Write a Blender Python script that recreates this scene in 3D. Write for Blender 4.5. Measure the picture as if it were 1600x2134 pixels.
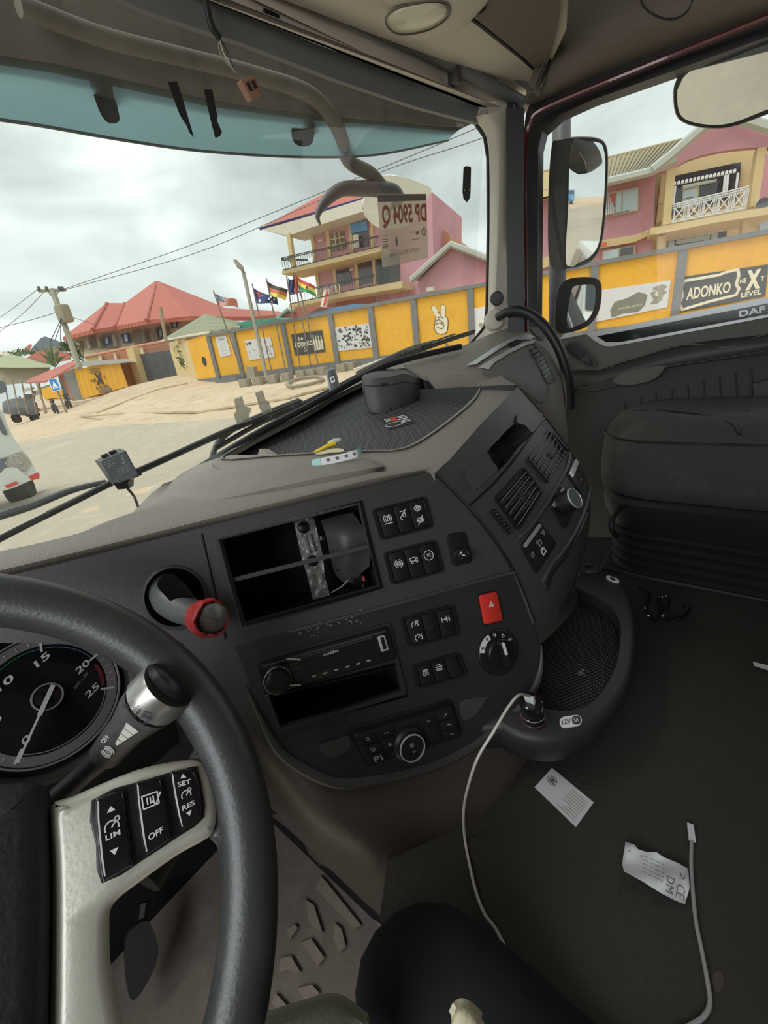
import bpy, bmesh, math, random
import numpy as np
from mathutils import Vector, Matrix
from mathutils.geometry import tessellate_polygon
from mathutils.bvhtree import BVHTree

for _o in list(bpy.data.objects): bpy.data.objects.remove(_o)
scene = bpy.context.scene
COL = scene.collection
random.seed(7)

# ------------------------------------------------------------------ camera
FPX = 850.0; CX, CY = 800.0, 1067.0
RM = np.array([[0.607, -0.358, 0.710], [-0.786, -0.136, 0.603], [-0.120, -0.924, -0.364]])
_u, _s, _v = np.linalg.svd(RM); RM = _u @ _v
CAM = Vector((0, 0, 1.25))
cd = bpy.data.cameras.new('camera'); co = bpy.data.objects.new('camera', cd); COL.objects.link(co)
cd.sensor_fit = 'HORIZONTAL'; cd.sensor_width = 36; cd.lens = FPX / 1600 * 36
cd.clip_start = 0.01; cd.clip_end = 800
_m = Matrix.Identity(4)
for i in range(3):
    _m[i][0] = RM[i][0]; _m[i][1] = -RM[i][1]; _m[i][2] = -RM[i][2]; _m[i][3] = CAM[i]
co.matrix_world = _m
scene.camera = co

# ------------------------------------------------------------------ view, sky, light
scene.view_settings.view_transform = 'Standard'
scene.view_settings.look = 'None'
scene.view_settings.gamma = 1
scene.view_settings.use_curve_mapping = False
scene.view_settings.exposure = 0.2
W = bpy.data.worlds.new('overcast_sky'); scene.world = W; W.use_nodes = True
nt = W.node_tree; nt.nodes.clear()
def N(tree, t, **kw):
    n = tree.nodes.new(t)
    for k, v in kw.items():
        if k.startswith('i_'): n.inputs[k[2:].replace('_', ' ')].default_value = v
        else: setattr(n, k, v)
    return n
_out = N(nt, 'ShaderNodeOutputWorld'); _bg = N(nt, 'ShaderNodeBackground')
_tc = N(nt, 'ShaderNodeTexCoord')
_mp = N(nt, 'ShaderNodeMapping'); _mp.inputs['Scale'].default_value = (1.0, 1.0, 2.6); _mp.inputs['Rotation'].default_value = (0.2, 0.3, 0.5)
_n1 = N(nt, 'ShaderNodeTexNoise'); _n1.inputs['Scale'].default_value = 2.1; _n1.inputs['Detail'].default_value = 5; _n1.inputs['Roughness'].default_value = .45; _n1.inputs['Distortion'].default_value = .35
_cr = N(nt, 'ShaderNodeValToRGB')
_cr.color_ramp.elements[0].position = .34; _cr.color_ramp.elements[0].color = (0.30, 0.335, 0.33, 1)
_cr.color_ramp.elements[1].position = .70; _cr.color_ramp.elements[1].color = (0.84, 0.87, 0.85, 1)
_e = _cr.color_ramp.elements.new(.52); _e.color = (0.51, 0.56, 0.545, 1)
nt.links.new(_tc.outputs['Generated'], _mp.inputs['Vector']); nt.links.new(_mp.outputs[0], _n1.inputs['Vector'])
nt.links.new(_n1.outputs['Fac'], _cr.inputs[0]); nt.links.new(_cr.outputs[0], _bg.inputs[0])
_bg.inputs[1].default_value = 1.55
nt.links.new(_bg.outputs[0], _out.inputs[0])
sd = bpy.data.lights.new('sun', 'SUN'); sd.energy = 1.8; sd.angle = 0.6; sd.color = (1, .96, .9)
so = bpy.data.objects.new('sun', sd); COL.objects.link(so)
so.rotation_euler = Vector((-0.45, 0.25, 0.86)).to_track_quat('Z', 'Y').to_euler()
def area(name, loc, target, sx, sy, power, col=(.93, .97, 1)):
    a = bpy.data.lights.new(name, 'AREA'); a.shape = 'RECTANGLE'; a.size = sx; a.size_y = sy; a.energy = power; a.color = col
    o = bpy.data.objects.new(name, a); COL.objects.link(o); o.location = loc
    o.rotation_euler = (Vector(loc) - Vector(target)).to_track_quat('Z', 'Y').to_euler(); return o
area('driver_window_fill', (-.98, .05, 1.55), (.5, .3, .9), .9, .6, 9)  # fill lamp added in the driver's window opening, boosting the daylight there
#area('daylight_rear', (.3, -1.0, 2.0), (.5, .5, .8), 1.2, .6, 7)

# ------------------------------------------------------------------ pixel rays -> points on real surfaces
def ray(u, v):
    d = RM @ np.array([(u - CX) / FPX, (v - CY) / FPX, 1.0]); return Vector(d)
def P(u, v, z): return CAM + ray(u, v) * z
def PLN(p0, n):
    p0 = Vector(p0); n = Vector(n).normalized()
    def f(u, v, h=0.0):
        r = ray(u, v); s = (p0 + n * h - CAM).dot(n) / r.dot(n); return CAM + r * s
    f.n = n if n.dot(CAM - p0) > 0 else -n
    f.raw = f
    return f
def plane3(a, b, c): 
    n = (b - a).cross(c - a).normalized()
    if n.dot(CAM - a) < 0: n = -n
    return PLN(a, n)

# ------------------------------------------------------------------ mesh helpers
class MB:
    def __init__(s): s.v = []; s.f = []
    def add(s, vs, fs):
        b = len(s.v); s.v += [Vector(x) for x in vs]; s.f += [[b + i for i in q] for q in fs]; return s
def mesh_from(mb, name, mat, sharp=35):
    bm = bmesh.new()
    vs = [bm.verts.new(v) for v in mb.v]
    for q in mb.f:
        if len(set(q)) < 3: continue
        try: bm.faces.new([vs[i] for i in q])
        except ValueError: pass
    bmesh.ops.remove_doubles(bm, verts=bm.verts, dist=1e-6)
    bmesh.ops.recalc_face_normals(bm, faces=bm.faces)
    c = math.cos(math.radians(sharp))
    for f in bm.faces: f.smooth = True
    for e in bm.edges:
        if len(e.link_faces) == 2 and e.link_faces[0].normal.dot(e.link_faces[1].normal) < c: e.smooth = False
    me = bpy.data.meshes.new(name); bm.to_mesh(me); bm.free()
    if mat: me.materials.append(mat)
    return me
def part(name, mb, mat, parent=None, sharp=35, label=None):
    o = bpy.data.objects.new(name, mesh_from(mb, name, mat, sharp)); COL.objects.link(o)
    if parent: o.parent = parent
    if label: o['label'] = label
    return o
THINGS = []
def thing(name, label, cat, group=None):
    o = bpy.data.objects.new(name, None); COL.objects.link(o); o['label'] = label; o['category'] = cat
    if group: o['group'] = group
    THINGS.append(o); return o
def solo(name, mb, mat, label, cat, group=None, sharp=35):
    o = part(name, mb, mat, None, sharp); o['label'] = label; o['category'] = cat
    if group: o['group'] = group
    THINGS.append(o); return o
def struct(name, mb, mat, sharp=35):
    o = part(name, mb, mat, None, sharp); o['kind'] = 'structure'; return o
def sempty(name):
    o = bpy.data.objects.new(name, None); COL.objects.link(o); o['kind'] = 'structure'; THINGS.append(o); return o

def catmull(pts, n=6, closed=False):
    pts = [Vector(p) for p in pts]; out = []
    L = len(pts); rng = range(L) if closed else range(L - 1)
    for i in rng:
        p0 = pts[(i - 1) % L] if (closed or i > 0) else pts[0] * 2 - pts[1]
        p1 = pts[i]; p2 = pts[(i + 1) % L]
        p3 = pts[(i + 2) % L] if (closed or i + 2 < L) else p2 * 2 - p1
        for k in range(n):
            t = k / n
            out.append(.5 * ((2 * p1) + (p2 - p0) * t + (2 * p0 - 5 * p1 + 4 * p2 - p3) * t * t + (3 * p1 - p0 - 3 * p2 + p3) * t ** 3))
    if not closed: out.append(pts[-1])
    return out
def px_smooth(pts, n=5, closed=True):
    return [(p.x, p.y) for p in catmull([Vector((a, b, 0)) for a, b in pts], n, closed)]

def tube(mb, pts, r, seg=10, closed=False, flat=1.0, up=None):
    pts = [Vector(p) for p in pts]; L = len(pts)
    rr = r if isinstance(r, (list, tuple)) else [r] * L
    if len(rr) != L: rr = list(np.interp(np.linspace(0, 1, L), np.linspace(0, 1, len(rr)), rr))
    rings = []; prev = None
    for i in range(L):
        a = pts[(i - 1) % L] if (closed or i > 0) else pts[i]; b = pts[(i + 1) % L] if (closed or i < L - 1) else pts[i]
        t = (b - a)
        if t.length < 1e-9: t = Vector((0, 0, 1))
        t.normalize()
        if prev is None:
            x = Vector(up) if up else (Vector((0, 0, 1)) if abs(t.z) < .9 else Vector((1, 0, 0)))
        else: x = prev
        x = (x - t * x.dot(t)).normalized(); prev = x; y = t.cross(x)
        rings.append([pts[i] + (x * math.cos(2 * math.pi * k / seg) * rr[i] * flat + y * math.sin(2 * math.pi * k / seg) * rr[i]) for k in range(seg)])
    vs = [v for q in rings for v in q]; fs = []
    for i in range(L if closed else L - 1):
        j = (i + 1) % L
        for k in range(seg): fs.append([i * seg + k, i * seg + (k + 1) % seg, j * seg + (k + 1) % seg, j * seg + k])
    if not closed: fs.append(list(range(seg))[::-1]); fs.append([(L - 1) * seg + k for k in range(seg)])
    mb.add(vs, fs); return mb
def grid(mb, rows, closeu=False, closev=False):
    h = len(rows); w = len(rows[0]); vs = [v for r in rows for v in r]; fs = []
    for i in range(h if closeu else h - 1):
        for j in range(w if closev else w - 1):
            i2 = (i + 1) % h; j2 = (j + 1) % w
            fs.append([i * w + j, i * w + j2, i2 * w + j2, i2 * w + j])
    mb.add(vs, fs); return mb
def smooth_rows(rows, nu=4, nv=4):
    r2 = [catmull(r, nv) for r in rows]
    cols = [catmull([r[j] for r in r2], nu) for j in range(len(r2[0]))]
    return [[c[i] for c in cols] for i in range(len(cols[0]))]
def loftpx(mb, rows, nu=4, nv=4, thick=0.0):
    """rows of (u,v,depth) laid out as a smooth sheet with real thickness"""
    R = smooth_rows([[P(*q) for q in r] for r in rows], nu, nv)
    grid(mb, R)
    if thick:
        B = []
        h = len(R); w = len(R[0])
        for i in range(h):
            br = []
            for j in range(w):
                a = R[min(i + 1, h - 1)][j] - R[max(i - 1, 0)][j]; b = R[i][min(j + 1, w - 1)] - R[i][max(j - 1, 0)]
                n = a.cross(b)
                n = n.normalized() if n.length > 1e-12 else Vector((0, 0, 1))
                if n.dot(CAM - R[i][j]) < 0: n = -n
                br.append(R[i][j] - n * thick)
            B.append(br)
        grid(mb, B)
        for (a, b) in ((R[0], B[0]), (R[-1], B[-1]), ([r[0] for r in R], [r[0] for r in B]), ([r[-1] for r in R], [r[-1] for r in B])): grid(mb, [a, b])
    return R
def bvh_of(mb):
    return BVHTree.FromPolygons([tuple(v) for v in mb.v], [tuple(f) for f in mb.f])
def lift_mb(mb, fallback=None):
    t = bvh_of(mb)
    def f(u, v, h=0.0):
        r = ray(u, v); L = r.length
        hit = t.ray_cast(CAM, r / L)
        if hit[0] is None:
            if fallback: return fallback(u, v, h)
            q = t.find_nearest(CAM + r); return q[0]
        n = hit[1] if hit[1].dot(r) < 0 else -hit[1]
        return hit[0] + n * h
    return f
def inset2(loop, d):
    n = len(loop); out = []; ar = sum(loop[i][0] * loop[(i + 1) % n][1] - loop[(i + 1) % n][0] * loop[i][1] for i in range(n))
    s = 1 if ar > 0 else -1
    for i in range(n):
        p0, p1, p2 = loop[i - 1], loop[i], loop[(i + 1) % n]
        a = Vector((p1[0] - p0[0], p1[1] - p0[1])); b = Vector((p2[0] - p1[0], p2[1] - p1[1]))
        if a.length < 1e-9 or b.length < 1e-9: out.append(p1); continue
        a.normalize(); b.normalize()
        na = Vector((-a.y, a.x)) * s; nb = Vector((-b.y, b.x)) * s; m = na + nb
        if m.length < 1e-6: out.append(p1); continue
        m.normalize(); k = d / max(.35, m.dot(na)); out.append((p1[0] + m.x * k, p1[1] + m.y * k))
    return out
def rr(a0, b0, a1, b1, r=0.0, n=4):
    if r <= 0: return [(a0, b0), (a1, b0), (a1, b1), (a0, b1)]
    r = min(r, abs(a1 - a0) / 2.01, abs(b1 - b0) / 2.01); o = []
    for (cx, cy, s) in ((a1 - r, b0 + r, -90), (a1 - r, b1 - r, 0), (a0 + r, b1 - r, 90), (a0 + r, b0 + r, 180)):
        for k in range(n + 1):
            t = math.radians(s + 90 * k / n); o.append((cx + r * math.cos(t), cy + r * math.sin(t)))
    return o
def circ(a, b, r, n=24, r2=None, a0=0, a1=360):
    full = (a1 - a0) >= 360; m = n if full else n + 1
    return [(a + r * math.cos(math.radians(a0 + (a1 - a0) * k / n)), b + (r2 or r) * math.sin(math.radians(a0 + (a1 - a0) * k / n))) for k in range(m)]

class Q:
    """a rectangle on a surface, in metres: a to the right, b downwards, h out of it"""
    def __init__(s, tl, tr, br, bl):
        s.c = [Vector(x) for x in (tl, tr, br, bl)]
        s.w = ((s.c[1] - s.c[0]).length + (s.c[2] - s.c[3]).length) / 2
        s.h = ((s.c[3] - s.c[0]).length + (s.c[2] - s.c[1]).length) / 2
        n = (s.c[1] - s.c[0]).cross(s.c[3] - s.c[0]) + (s.c[1] - s.c[2]).cross(s.c[3] - s.c[2]) * -1
        n = (s.c[2] - s.c[0]).cross(s.c[3] - s.c[1]).normalized()
        if n.dot(CAM - s.c[0]) < 0: n = -n
        s.n = n
    def pt(s, a, b, h=0.0):
        x = a / s.w; y = b / s.h
        return s.c[0] * (1 - x) * (1 - y) + s.c[1] * x * (1 - y) + s.c[2] * x * y + s.c[3] * (1 - x) * y + s.n * h
    def flip(s): s.n = -s.n; return s
def qpx(lift, tl, tr, br, bl, h=0.0): return Q(lift(*tl, h), lift(*tr, h), lift(*br, h), lift(*bl, h))
def ext(mb, q, loop, h0, h1, bev=0.0):
    """a plate or block: loop in q's (a,b) from height h0 to h1 with a softened top edge"""
    rings = [[q.pt(a, b, h0) for a, b in loop]]
    if bev > 0:
        rings.append([q.pt(a, b, h1 - bev) for a, b in loop]); l2 = inset2(loop, bev * .35); rings.append([q.pt(a, b, h1 - bev * .3) for a, b in l2])
        l3 = inset2(loop, bev); rings.append([q.pt(a, b, h1) for a, b in l3]); top = l3
    else: rings.append([q.pt(a, b, h1) for a, b in loop]); top = loop
    n = len(loop); grid(mb, rings, closev=True)
    tris = tessellate_polygon([[Vector((a, b, 0)) for a, b in top]])
    mb.add(rings[-1], [list(t) for t in tris]); mb.add(rings[0], [list(t) for t in tris]); return mb
def ringplate(mb, q, outer, inner, h0, h1):
    """frame: outer loop minus inner loop (same vertex count)"""
    rings = [[q.pt(a, b, h0) for a, b in outer], [q.pt(a, b, h1) for a, b in outer], [q.pt(a, b, h1) for a, b in inner], [q.pt(a, b, h0) for a, b in inner]]
    grid(mb, rings, closev=True); 
    grid(mb, [rings[0], rings[3]], closev=True); return mb
def patch(mb, outer, holes, lift, thick=.006, cut=0, back=None):
    """polygon given by its outline on a real surface, with openings, extruded back to a real thickness"""
    loops = [outer] + list(holes)
    def dens(lp):
        if not cut: return lp
        o = []
        for i in range(len(lp)):
            a = lp[i]; b = lp[(i + 1) % len(lp)]; n = max(1, int(math.hypot(a[0] - b[0], a[1] - b[1]) / cut))
            for k in range(n): o.append((a[0] + (b[0] - a[0]) * k / n, a[1] + (b[1] - a[1]) * k / n))
        return o
    loops = [dens(l) for l in loops]
    flat = [p for l in loops for p in l]
    tris = tessellate_polygon([[Vector((a, b, 0)) for a, b in l] for l in loops])
    bm = bmesh.new(); vs = [bm.verts.new((a, b, 0)) for a, b in flat]
    for t in tris:
        try: bm.faces.new([vs[i] for i in t])
        except ValueError: pass
    if cut:
        us = [p[0] for p in flat]; vv = [p[1] for p in flat]
        x = min(us) + cut
        while x < max(us):
            bmesh.ops.bisect_plane(bm, geom=bm.verts[:] + bm.edges[:] + bm.faces[:], plane_co=(x, 0, 0), plane_no=(1, 0, 0)); x += cut
        x = min(vv) + cut
        while x < max(vv):
            bmesh.ops.bisect_plane(bm, geom=bm.verts[:] + bm.edges[:] + bm.faces[:], plane_co=(0, x, 0), plane_no=(0, 1, 0)); x += cut
    bm.verts.index_update(); 
    base = [(v.co.x, v.co.y) for v in bm.verts]; faces = [[v.index for v in f.verts] for f in bm.faces]
    edges = [(e.verts[0].index, e.verts[1].index) for e in bm.edges if len(e.link_faces) == 1]
    bm.free()
    top = [lift(a, b) for a, b in base]; bn = back
    if bn is None:
        if hasattr(lift, 'n'): bn = -lift.n * thick
        else: bn = None
    if bn is not None: bot = [p + bn for p in top]
    else: bot = [p + (p - CAM).normalized() * thick for p in top]
    n = len(top); mb.add(top + bot, faces + [[i + n for i in f][::-1] for f in faces] + [[a, b, b + n, a + n] for a, b in edges])
    return mb
def lathe(mb, c, axis, prof, seg=24, up=None):
    """prof: list of (radius, distance along the axis)"""
    c = Vector(c); ax = Vector(axis).normalized(); x = ax.cross(Vector((0, 0, 1)) if abs(ax.z) < .9 else Vector((1, 0, 0))).normalized(); y = ax.cross(x)
    rows = [[c + ax * h + (x * math.cos(2 * math.pi * k / seg) + y * math.sin(2 * math.pi * k / seg)) * r for k in range(seg)] for r, h in prof]
    grid(mb, rows, closev=True); rs = [p[0] for p in prof]
    if len(prof) >= 3 and rs[0] > 0 and rs[-1] > 0 and max(rs) < 1.25 * min(rs): grid(mb, [rows[0], rows[-1]], closev=True)
    else: mb.add(rows[0], [list(range(seg))]); mb.add(rows[-1], [list(range(seg))])
    return mb
def box(mb, c, ax, ay, az, sx, sy, sz, bev=0.0):
    """oriented box, its edges softened when bev is given; c is the centre"""
    c = Vector(c); ax = Vector(ax).normalized(); ay = Vector(ay).normalized(); az = Vector(az).normalized()
    hx, hy, hz = sx / 2, sy / 2, sz / 2
    if bev <= 0:
        vs = [c + ax * hx * i + ay * hy * j + az * hz * k for i in (-1, 1) for j in (-1, 1) for k in (-1, 1)]
        return mb.add(vs, [[0, 1, 3, 2], [4, 6, 7, 5], [0, 4, 5, 1], [2, 3, 7, 6], [0, 2, 6, 4], [1, 5, 7, 3]])
    prof = [(bev, -hz), (bev * .3, -hz + bev * .3), (0, -hz + bev), (0, hz - bev), (bev * .3, hz - bev * .3), (bev, hz)]
    rings = []
    for ins, h in prof:
        lp = rr(-hx + ins, -hy + ins, hx - ins, hy - ins, max(bev * 1.0, 1e-5), 3); rings.append([c + ax * a + ay * b + az * h for a, b in lp])
    grid(mb, rings, closev=True); n = len(rings[0]); mb.add(rings[0], [list(range(n))]); mb.add(rings[-1], [list(range(n))]); return mb
def boxab(mb, a, b, w, d, up=(0, 0, 1)):
    """bar from a to b with section w x d"""
    a = Vector(a); b = Vector(b); t = (b - a); L = t.length; t = t / L; u = Vector(up); x = t.cross(u)
    if x.length < 1e-4: x = t.cross(Vector((1, 0, 0)))
    x.normalize(); y = x.cross(t); return box(mb, (a + b) / 2, x, y, t, w, d, L)
# strokes and lettering lie on a surface as thin raised print
def stroke(mb, q, pts, w, h=.0004, closed=False):
    pts = [Vector((a, b)) for a, b in pts]; n = len(pts)
    for i in range(n if closed else n - 1):
        a = pts[i]; b = pts[(i + 1) % n]; t = b - a
        if t.length < 1e-9: continue
        t.normalize(); x = Vector((-t.y, t.x)) * w / 2; e = t * w * .25
        c = [a - e + x, a - e - x, b + e - x, b + e + x]
        vs = [q.pt(p.x, p.y, h) for p in c] + [q.pt(p.x, p.y, h - .0003) for p in c]
        mb.add(vs, [[0, 1, 2, 3], [0, 1, 5, 4], [1, 2, 6, 5], [2, 3, 7, 6], [3, 0, 4, 7]])
    return mb
_tc_ = {}
def text_geo(s, bold=0.0):
    if (s, bold) in _tc_: return _tc_[(s, bold)]
    cu = bpy.data.curves.new('t', 'FONT'); cu.body = s; cu.align_x = 'LEFT'; cu.resolution_u = 3; cu.offset = bold
    o = bpy.data.objects.new('t', cu); COL.objects.link(o)
    bpy.context.view_layer.update()
    me = o.evaluated_get(bpy.context.evaluated_depsgraph_get()).to_mesh()
    vs = [v.co.copy() for v in me.vertices]; fs = [list(p.vertices) for p in me.polygons]
    bpy.data.objects.remove(o); bpy.data.curves.remove(cu)
    x0 = min(v.x for v in vs); x1 = max(v.x for v in vs); y0 = min(v.y for v in vs); y1 = max(v.y for v in vs)
    _tc_[(s, bold)] = (vs, fs, x0, x1, y0, y1); return _tc_[(s, bold)]
def text(mb, q, s, a0, b0, a1, b1, h=.0004, bold=0.0, mirror=False, rot=0, skew=0.0):
    """lettering fitted into the box a0..a1, b0..b1 (b downwards) of q"""
    vs, fs, x0, x1, y0, y1 = text_geo(s, bold); out = []
    ca, cb = (a0 + a1) / 2, (b0 + b1) / 2; c, sn = math.cos(math.radians(rot)), math.sin(math.radians(rot))
    for v in vs:
        x = (v.x - x0) / (x1 - x0) - .5; y = .5 - (v.y - y0) / max(1e-6, y1 - y0)
        if mirror: x = -x
        x = x * (a1 - a0) - skew * y * (b1 - b0); y = y * (b1 - b0)
        out.append(q.pt(ca + x * c - y * sn, cb + x * sn + y * c, h))
    mb.add(out, fs); return mb

# ------------------------------------------------------------------ materials
def mat(name, col, rough=.6, metal=0.0, bump=None, var=None, spec=.5, coat=0.0, alpha=None):
    m = bpy.data.materials.new(name); m.use_nodes = True; t = m.node_tree; b = t.nodes['Principled BSDF']
    col = tuple(col) + (1,); b.inputs['Base Color'].default_value = col; b.inputs['Roughness'].default_value = rough
    b.inputs['Metallic'].default_value = metal; b.inputs['Specular IOR Level'].default_value = spec; b.inputs['Coat Weight'].default_value = coat
    tc = N(t, 'ShaderNodeTexCoord')
    if var:
        for k, (sc, amt, c2) in enumerate(var if isinstance(var, list) else [var]):
            n = N(t, 'ShaderNodeTexNoise'); n.inputs['Scale'].default_value = sc; n.inputs['Detail'].default_value = 4; n.inputs['Roughness'].default_value = .6
            t.links.new(tc.outputs['Object'], n.inputs['Vector'])
            r = N(t, 'ShaderNodeValToRGB'); r.color_ramp.elements[0].position = .5 - .0; r.color_ramp.elements[1].position = .72
            r.color_ramp.elements[0].color = (0, 0, 0, 1); r.color_ramp.elements[1].color = (amt, amt, amt, 1)
            t.links.new(n.outputs['Fac'], r.inputs[0])
            mx = N(t, 'ShaderNodeMix', data_type='RGBA'); src = b.inputs['Base Color'].links[0].from_socket if b.inputs['Base Color'].is_linked else None
            if src: t.links.new(src, mx.inputs[6])
            else: mx.inputs[6].default_value = col
            mx.inputs[7].default_value = tuple(c2) + (1,)
            t.links.new(r.outputs[0], mx.inputs[0]); t.links.new(mx.outputs[2], b.inputs['Base Color'])
    if bump:
        sc, st = bump[:2]
        n = N(t, 'ShaderNodeTexNoise') if len(bump) < 3 else N(t, 'ShaderNodeTexVoronoi')
        n.inputs['Scale'].default_value = sc
        t.links.new(tc.outputs['Object'], n.inputs['Vector'])
        bp = N(t, 'ShaderNodeBump'); bp.inputs['Strength'].default_value = st; bp.inputs['Distance'].default_value = .001 if sc > 60 else .02
        t.links.new(n.outputs[0], bp.inputs['Height']); t.links.new(bp.outputs[0], b.inputs['Normal'])
    if alpha is not None:
        b.inputs['Alpha'].default_value = alpha
    return m
def glass(name, tint=(1, 1, 1), refl=.06, haze=0.0, hazecol=(.6, .58, .52), hz_scale=3, tlm=.5):
    m = bpy.data.materials.new(name); m.use_nodes = True; t = m.node_tree; t.nodes.clear()
    o = N(t, 'ShaderNodeOutputMaterial'); tr = N(t, 'ShaderNodeBsdfTransparent'); tr.inputs[0].default_value = tuple(tint) + (1,)
    g = N(t, 'ShaderNodeBsdfGlossy'); g.inputs['Roughness'].default_value = .02
    mx = N(t, 'ShaderNodeMixShader'); mx.inputs[0].default_value = refl
    t.links.new(tr.outputs[0], mx.inputs[1]); t.links.new(g.outputs[0], mx.inputs[2]); last = mx
    if haze:
        d = N(t, 'ShaderNodeBsdfDiffuse'); d.inputs[0].default_value = tuple(hazecol) + (1,)
        tl = N(t, 'ShaderNodeBsdfTranslucent'); tl.inputs[0].default_value = tuple(hazecol) + (1,)
        ad = N(t, 'ShaderNodeMixShader'); ad.inputs[0].default_value = tlm
        t.links.new(d.outputs[0], ad.inputs[1]); t.links.new(tl.outputs[0], ad.inputs[2])
        tc = N(t, 'ShaderNodeTexCoord'); mp = N(t, 'ShaderNodeMapping'); mp.inputs['Scale'].default_value = (hz_scale * 4, hz_scale * 4, hz_scale)
        n = N(t, 'ShaderNodeTexNoise'); n.inputs['Scale'].default_value = 2.0; n.inputs['Detail'].default_value = 6
        t.links.new(tc.outputs['Object'], mp.inputs[0]); t.links.new(mp.outputs[0], n.inputs['Vector'])
        r = N(t, 'ShaderNodeMapRange'); r.inputs['From Min'].default_value = .35; r.inputs['From Max'].default_value = .75; r.inputs['To Min'].default_value = haze * .35; r.inputs['To Max'].default_value = haze * 1.5
        t.links.new(n.outputs['Fac'], r.inputs[0])
        m2 = N(t, 'ShaderNodeMixShader'); t.links.new(r.outputs[0], m2.inputs[0]); t.links.new(mx.outputs[0], m2.inputs[1]); t.links.new(ad.outputs[0], m2.inputs[2]); last = m2
    t.links.new(last.outputs[0], o.inputs[0]); return m
def stripes(m, scale, depth, axis='X', col2=None, kind='BANDS', rough=None):
    """corrugation or ribs in the material: bump and optional second colour"""
    t = m.node_tree; b = t.nodes['Principled BSDF']; tc = N(t, 'ShaderNodeTexCoord'); w = N(t, 'ShaderNodeTexWave'); w.wave_type = 'BANDS'; w.bands_direction = axis
    w.inputs['Scale'].default_value = scale; t.links.new(tc.outputs['Object'], w.inputs['Vector'])
    bp = N(t, 'ShaderNodeBump'); bp.inputs['Distance'].default_value = depth; bp.inputs['Strength'].default_value = 1
    t.links.new(w.outputs['Fac'], bp.inputs['Height']); t.links.new(bp.outputs[0], b.inputs['Normal'])
    if col2:
        mx = N(t, 'ShaderNodeMix', data_type='RGBA'); mx.inputs[6].default_value = b.inputs['Base Color'].default_value; mx.inputs[7].default_value = tuple(col2) + (1,)
        t.links.new(w.outputs['Fac'], mx.inputs[0]); t.links.new(mx.outputs[2], b.inputs['Base Color'])
    return m
M = {}
M['pad'] = mat('dash_pad_leathergrain', (.235, .212, .188), .62, bump=(420, .9), var=[(5, .35, (.30, .275, .24)), (40, .15, (.28, .26, .23))])
M['panel'] = mat('dash_panel_plastic', (.066, .065, .065), .48, bump=(700, .25), var=[(7, .35, (.095, .09, .084)), (60, .2, (.05, .05, .05))])
M['panel_dk'] = mat('dash_panel_dark', (.03, .031, .033), .5, bump=(900, .12), var=[(9, .3, (.05, .048, .045))])
M['black'] = mat('black_plastic', (.012, .012, .013), .35)
M['matte'] = mat('matte_black', (.010, .010, .011), .8)
M['key'] = mat('switch_black', (.014, .014, .016), .38, bump=(900, .1))
M['gloss'] = mat('gloss_black', (.012, .012, .014), .12, coat=.5)
M['white'] = mat('print_white', (.85, .85, .85), .5)
M['grey'] = mat('print_grey', (.45, .46, .47), .5)
M['red'] = mat('hazard_red', (.75, .045, .03), .3, coat=.3)
M['tape'] = mat('red_tape', (.55, .035, .04), .4, bump=(90, .7))
M['chrome'] = mat('chrome', (.75, .76, .78), .22, .5)
M['silver'] = mat('satin_silver', (.50, .51, .52), .35, .35)
M['steel'] = mat('bracket_steel', (.42, .42, .41), .38, .7, bump=(60, .3), var=(30, .5, (.25, .25, .24)))
M['champ'] = mat('champagne_silver', (.74, .72, .62), .38, .3, bump=(300, .15), var=[(14, .35, (.52, .50, .44)), (3, .4, (.80, .79, .72))])
M['wheel'] = mat('wheel_leather', (.05, .051, .053), .4, bump=(350, .25), var=[(18, .4, (.085, .082, .078)), (90, .2, (.03, .03, .03))], spec=.6)
M['airbag'] = mat('airbag_grain', (.026, .027, .030), .6, bump=(260, .6), var=(20, .3, (.05, .05, .055)))
M['rubber'] = mat('tray_rubber', (.055, .057, .058), .6, bump=(300, .3))
M['floor'] = mat('floor_mat_black', (.030, .027, .023), .7, bump=(150, 1.0), var=[(4, .5, (.042, .037, .031)), (60, .3, (.025, .023, .02))])
M['trimbrown'] = mat('trim_brown', (.085, .07, .06), .4, bump=(320, .4), var=[(5, .4, (.12, .10, .09))])
M['fmat'] = mat('footwell_rubber', (.20, .165, .14), .8, bump=(160, .8), var=[(20, .5, (.30, .25, .21)), (120, .4, (.12, .10, .09))])
M['door'] = mat('door_plastic', (.050, .050, .050), .5, bump=(700, .2), var=(6, .3, (.06, .058, .055)))
M['doorpad'] = mat('door_upper_pad', (.125, .117, .107), .6, bump=(500, .4), var=(5, .3, (.11, .10, .09)))
M['seat'] = mat('seat_fabric', (.06, .057, .053), .9, bump=(300, 1.0), var=[(6, .7, (.13, .12, .105)), (25, .3, (.03, .03, .03))])
M['seatblk'] = mat('seat_black', (.014, .014, .015), .55)
M['cream'] = mat('headliner_cream', (.62, .56, .48), .6, bump=(400, .2), var=(4, .25, (.70, .65, .57)))
M['taupe'] = mat('headliner_taupe', (.16, .135, .11), .75, bump=(400, .3), var=(4, .3, (.20, .17, .14)))
M['slate'] = mat('blind_slate', (.17, .175, .185), .5, var=(8, .3, (.17, .165, .16)))
M['pillar'] = mat('pillar_cream', (.60, .55, .48), .6, bump=(400, .2), var=(5, .3, (.68, .64, .57)))
M['seal'] = mat('rubber_seal', (.016, .016, .018), .45)
M['maroon'] = mat('maroon_paint', (.10, .008, .014), .3, coat=.4)
M['trouser'] = mat('black_trousers', (.010, .012, .014), .85, bump=(500, .3), var=(7, .4, (.022, .024, .026)))
M['paper'] = mat('paper_white', (.66, .66, .68), .7)
M['ink'] = mat('ink_black', (.05, .05, .06), .7)
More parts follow.
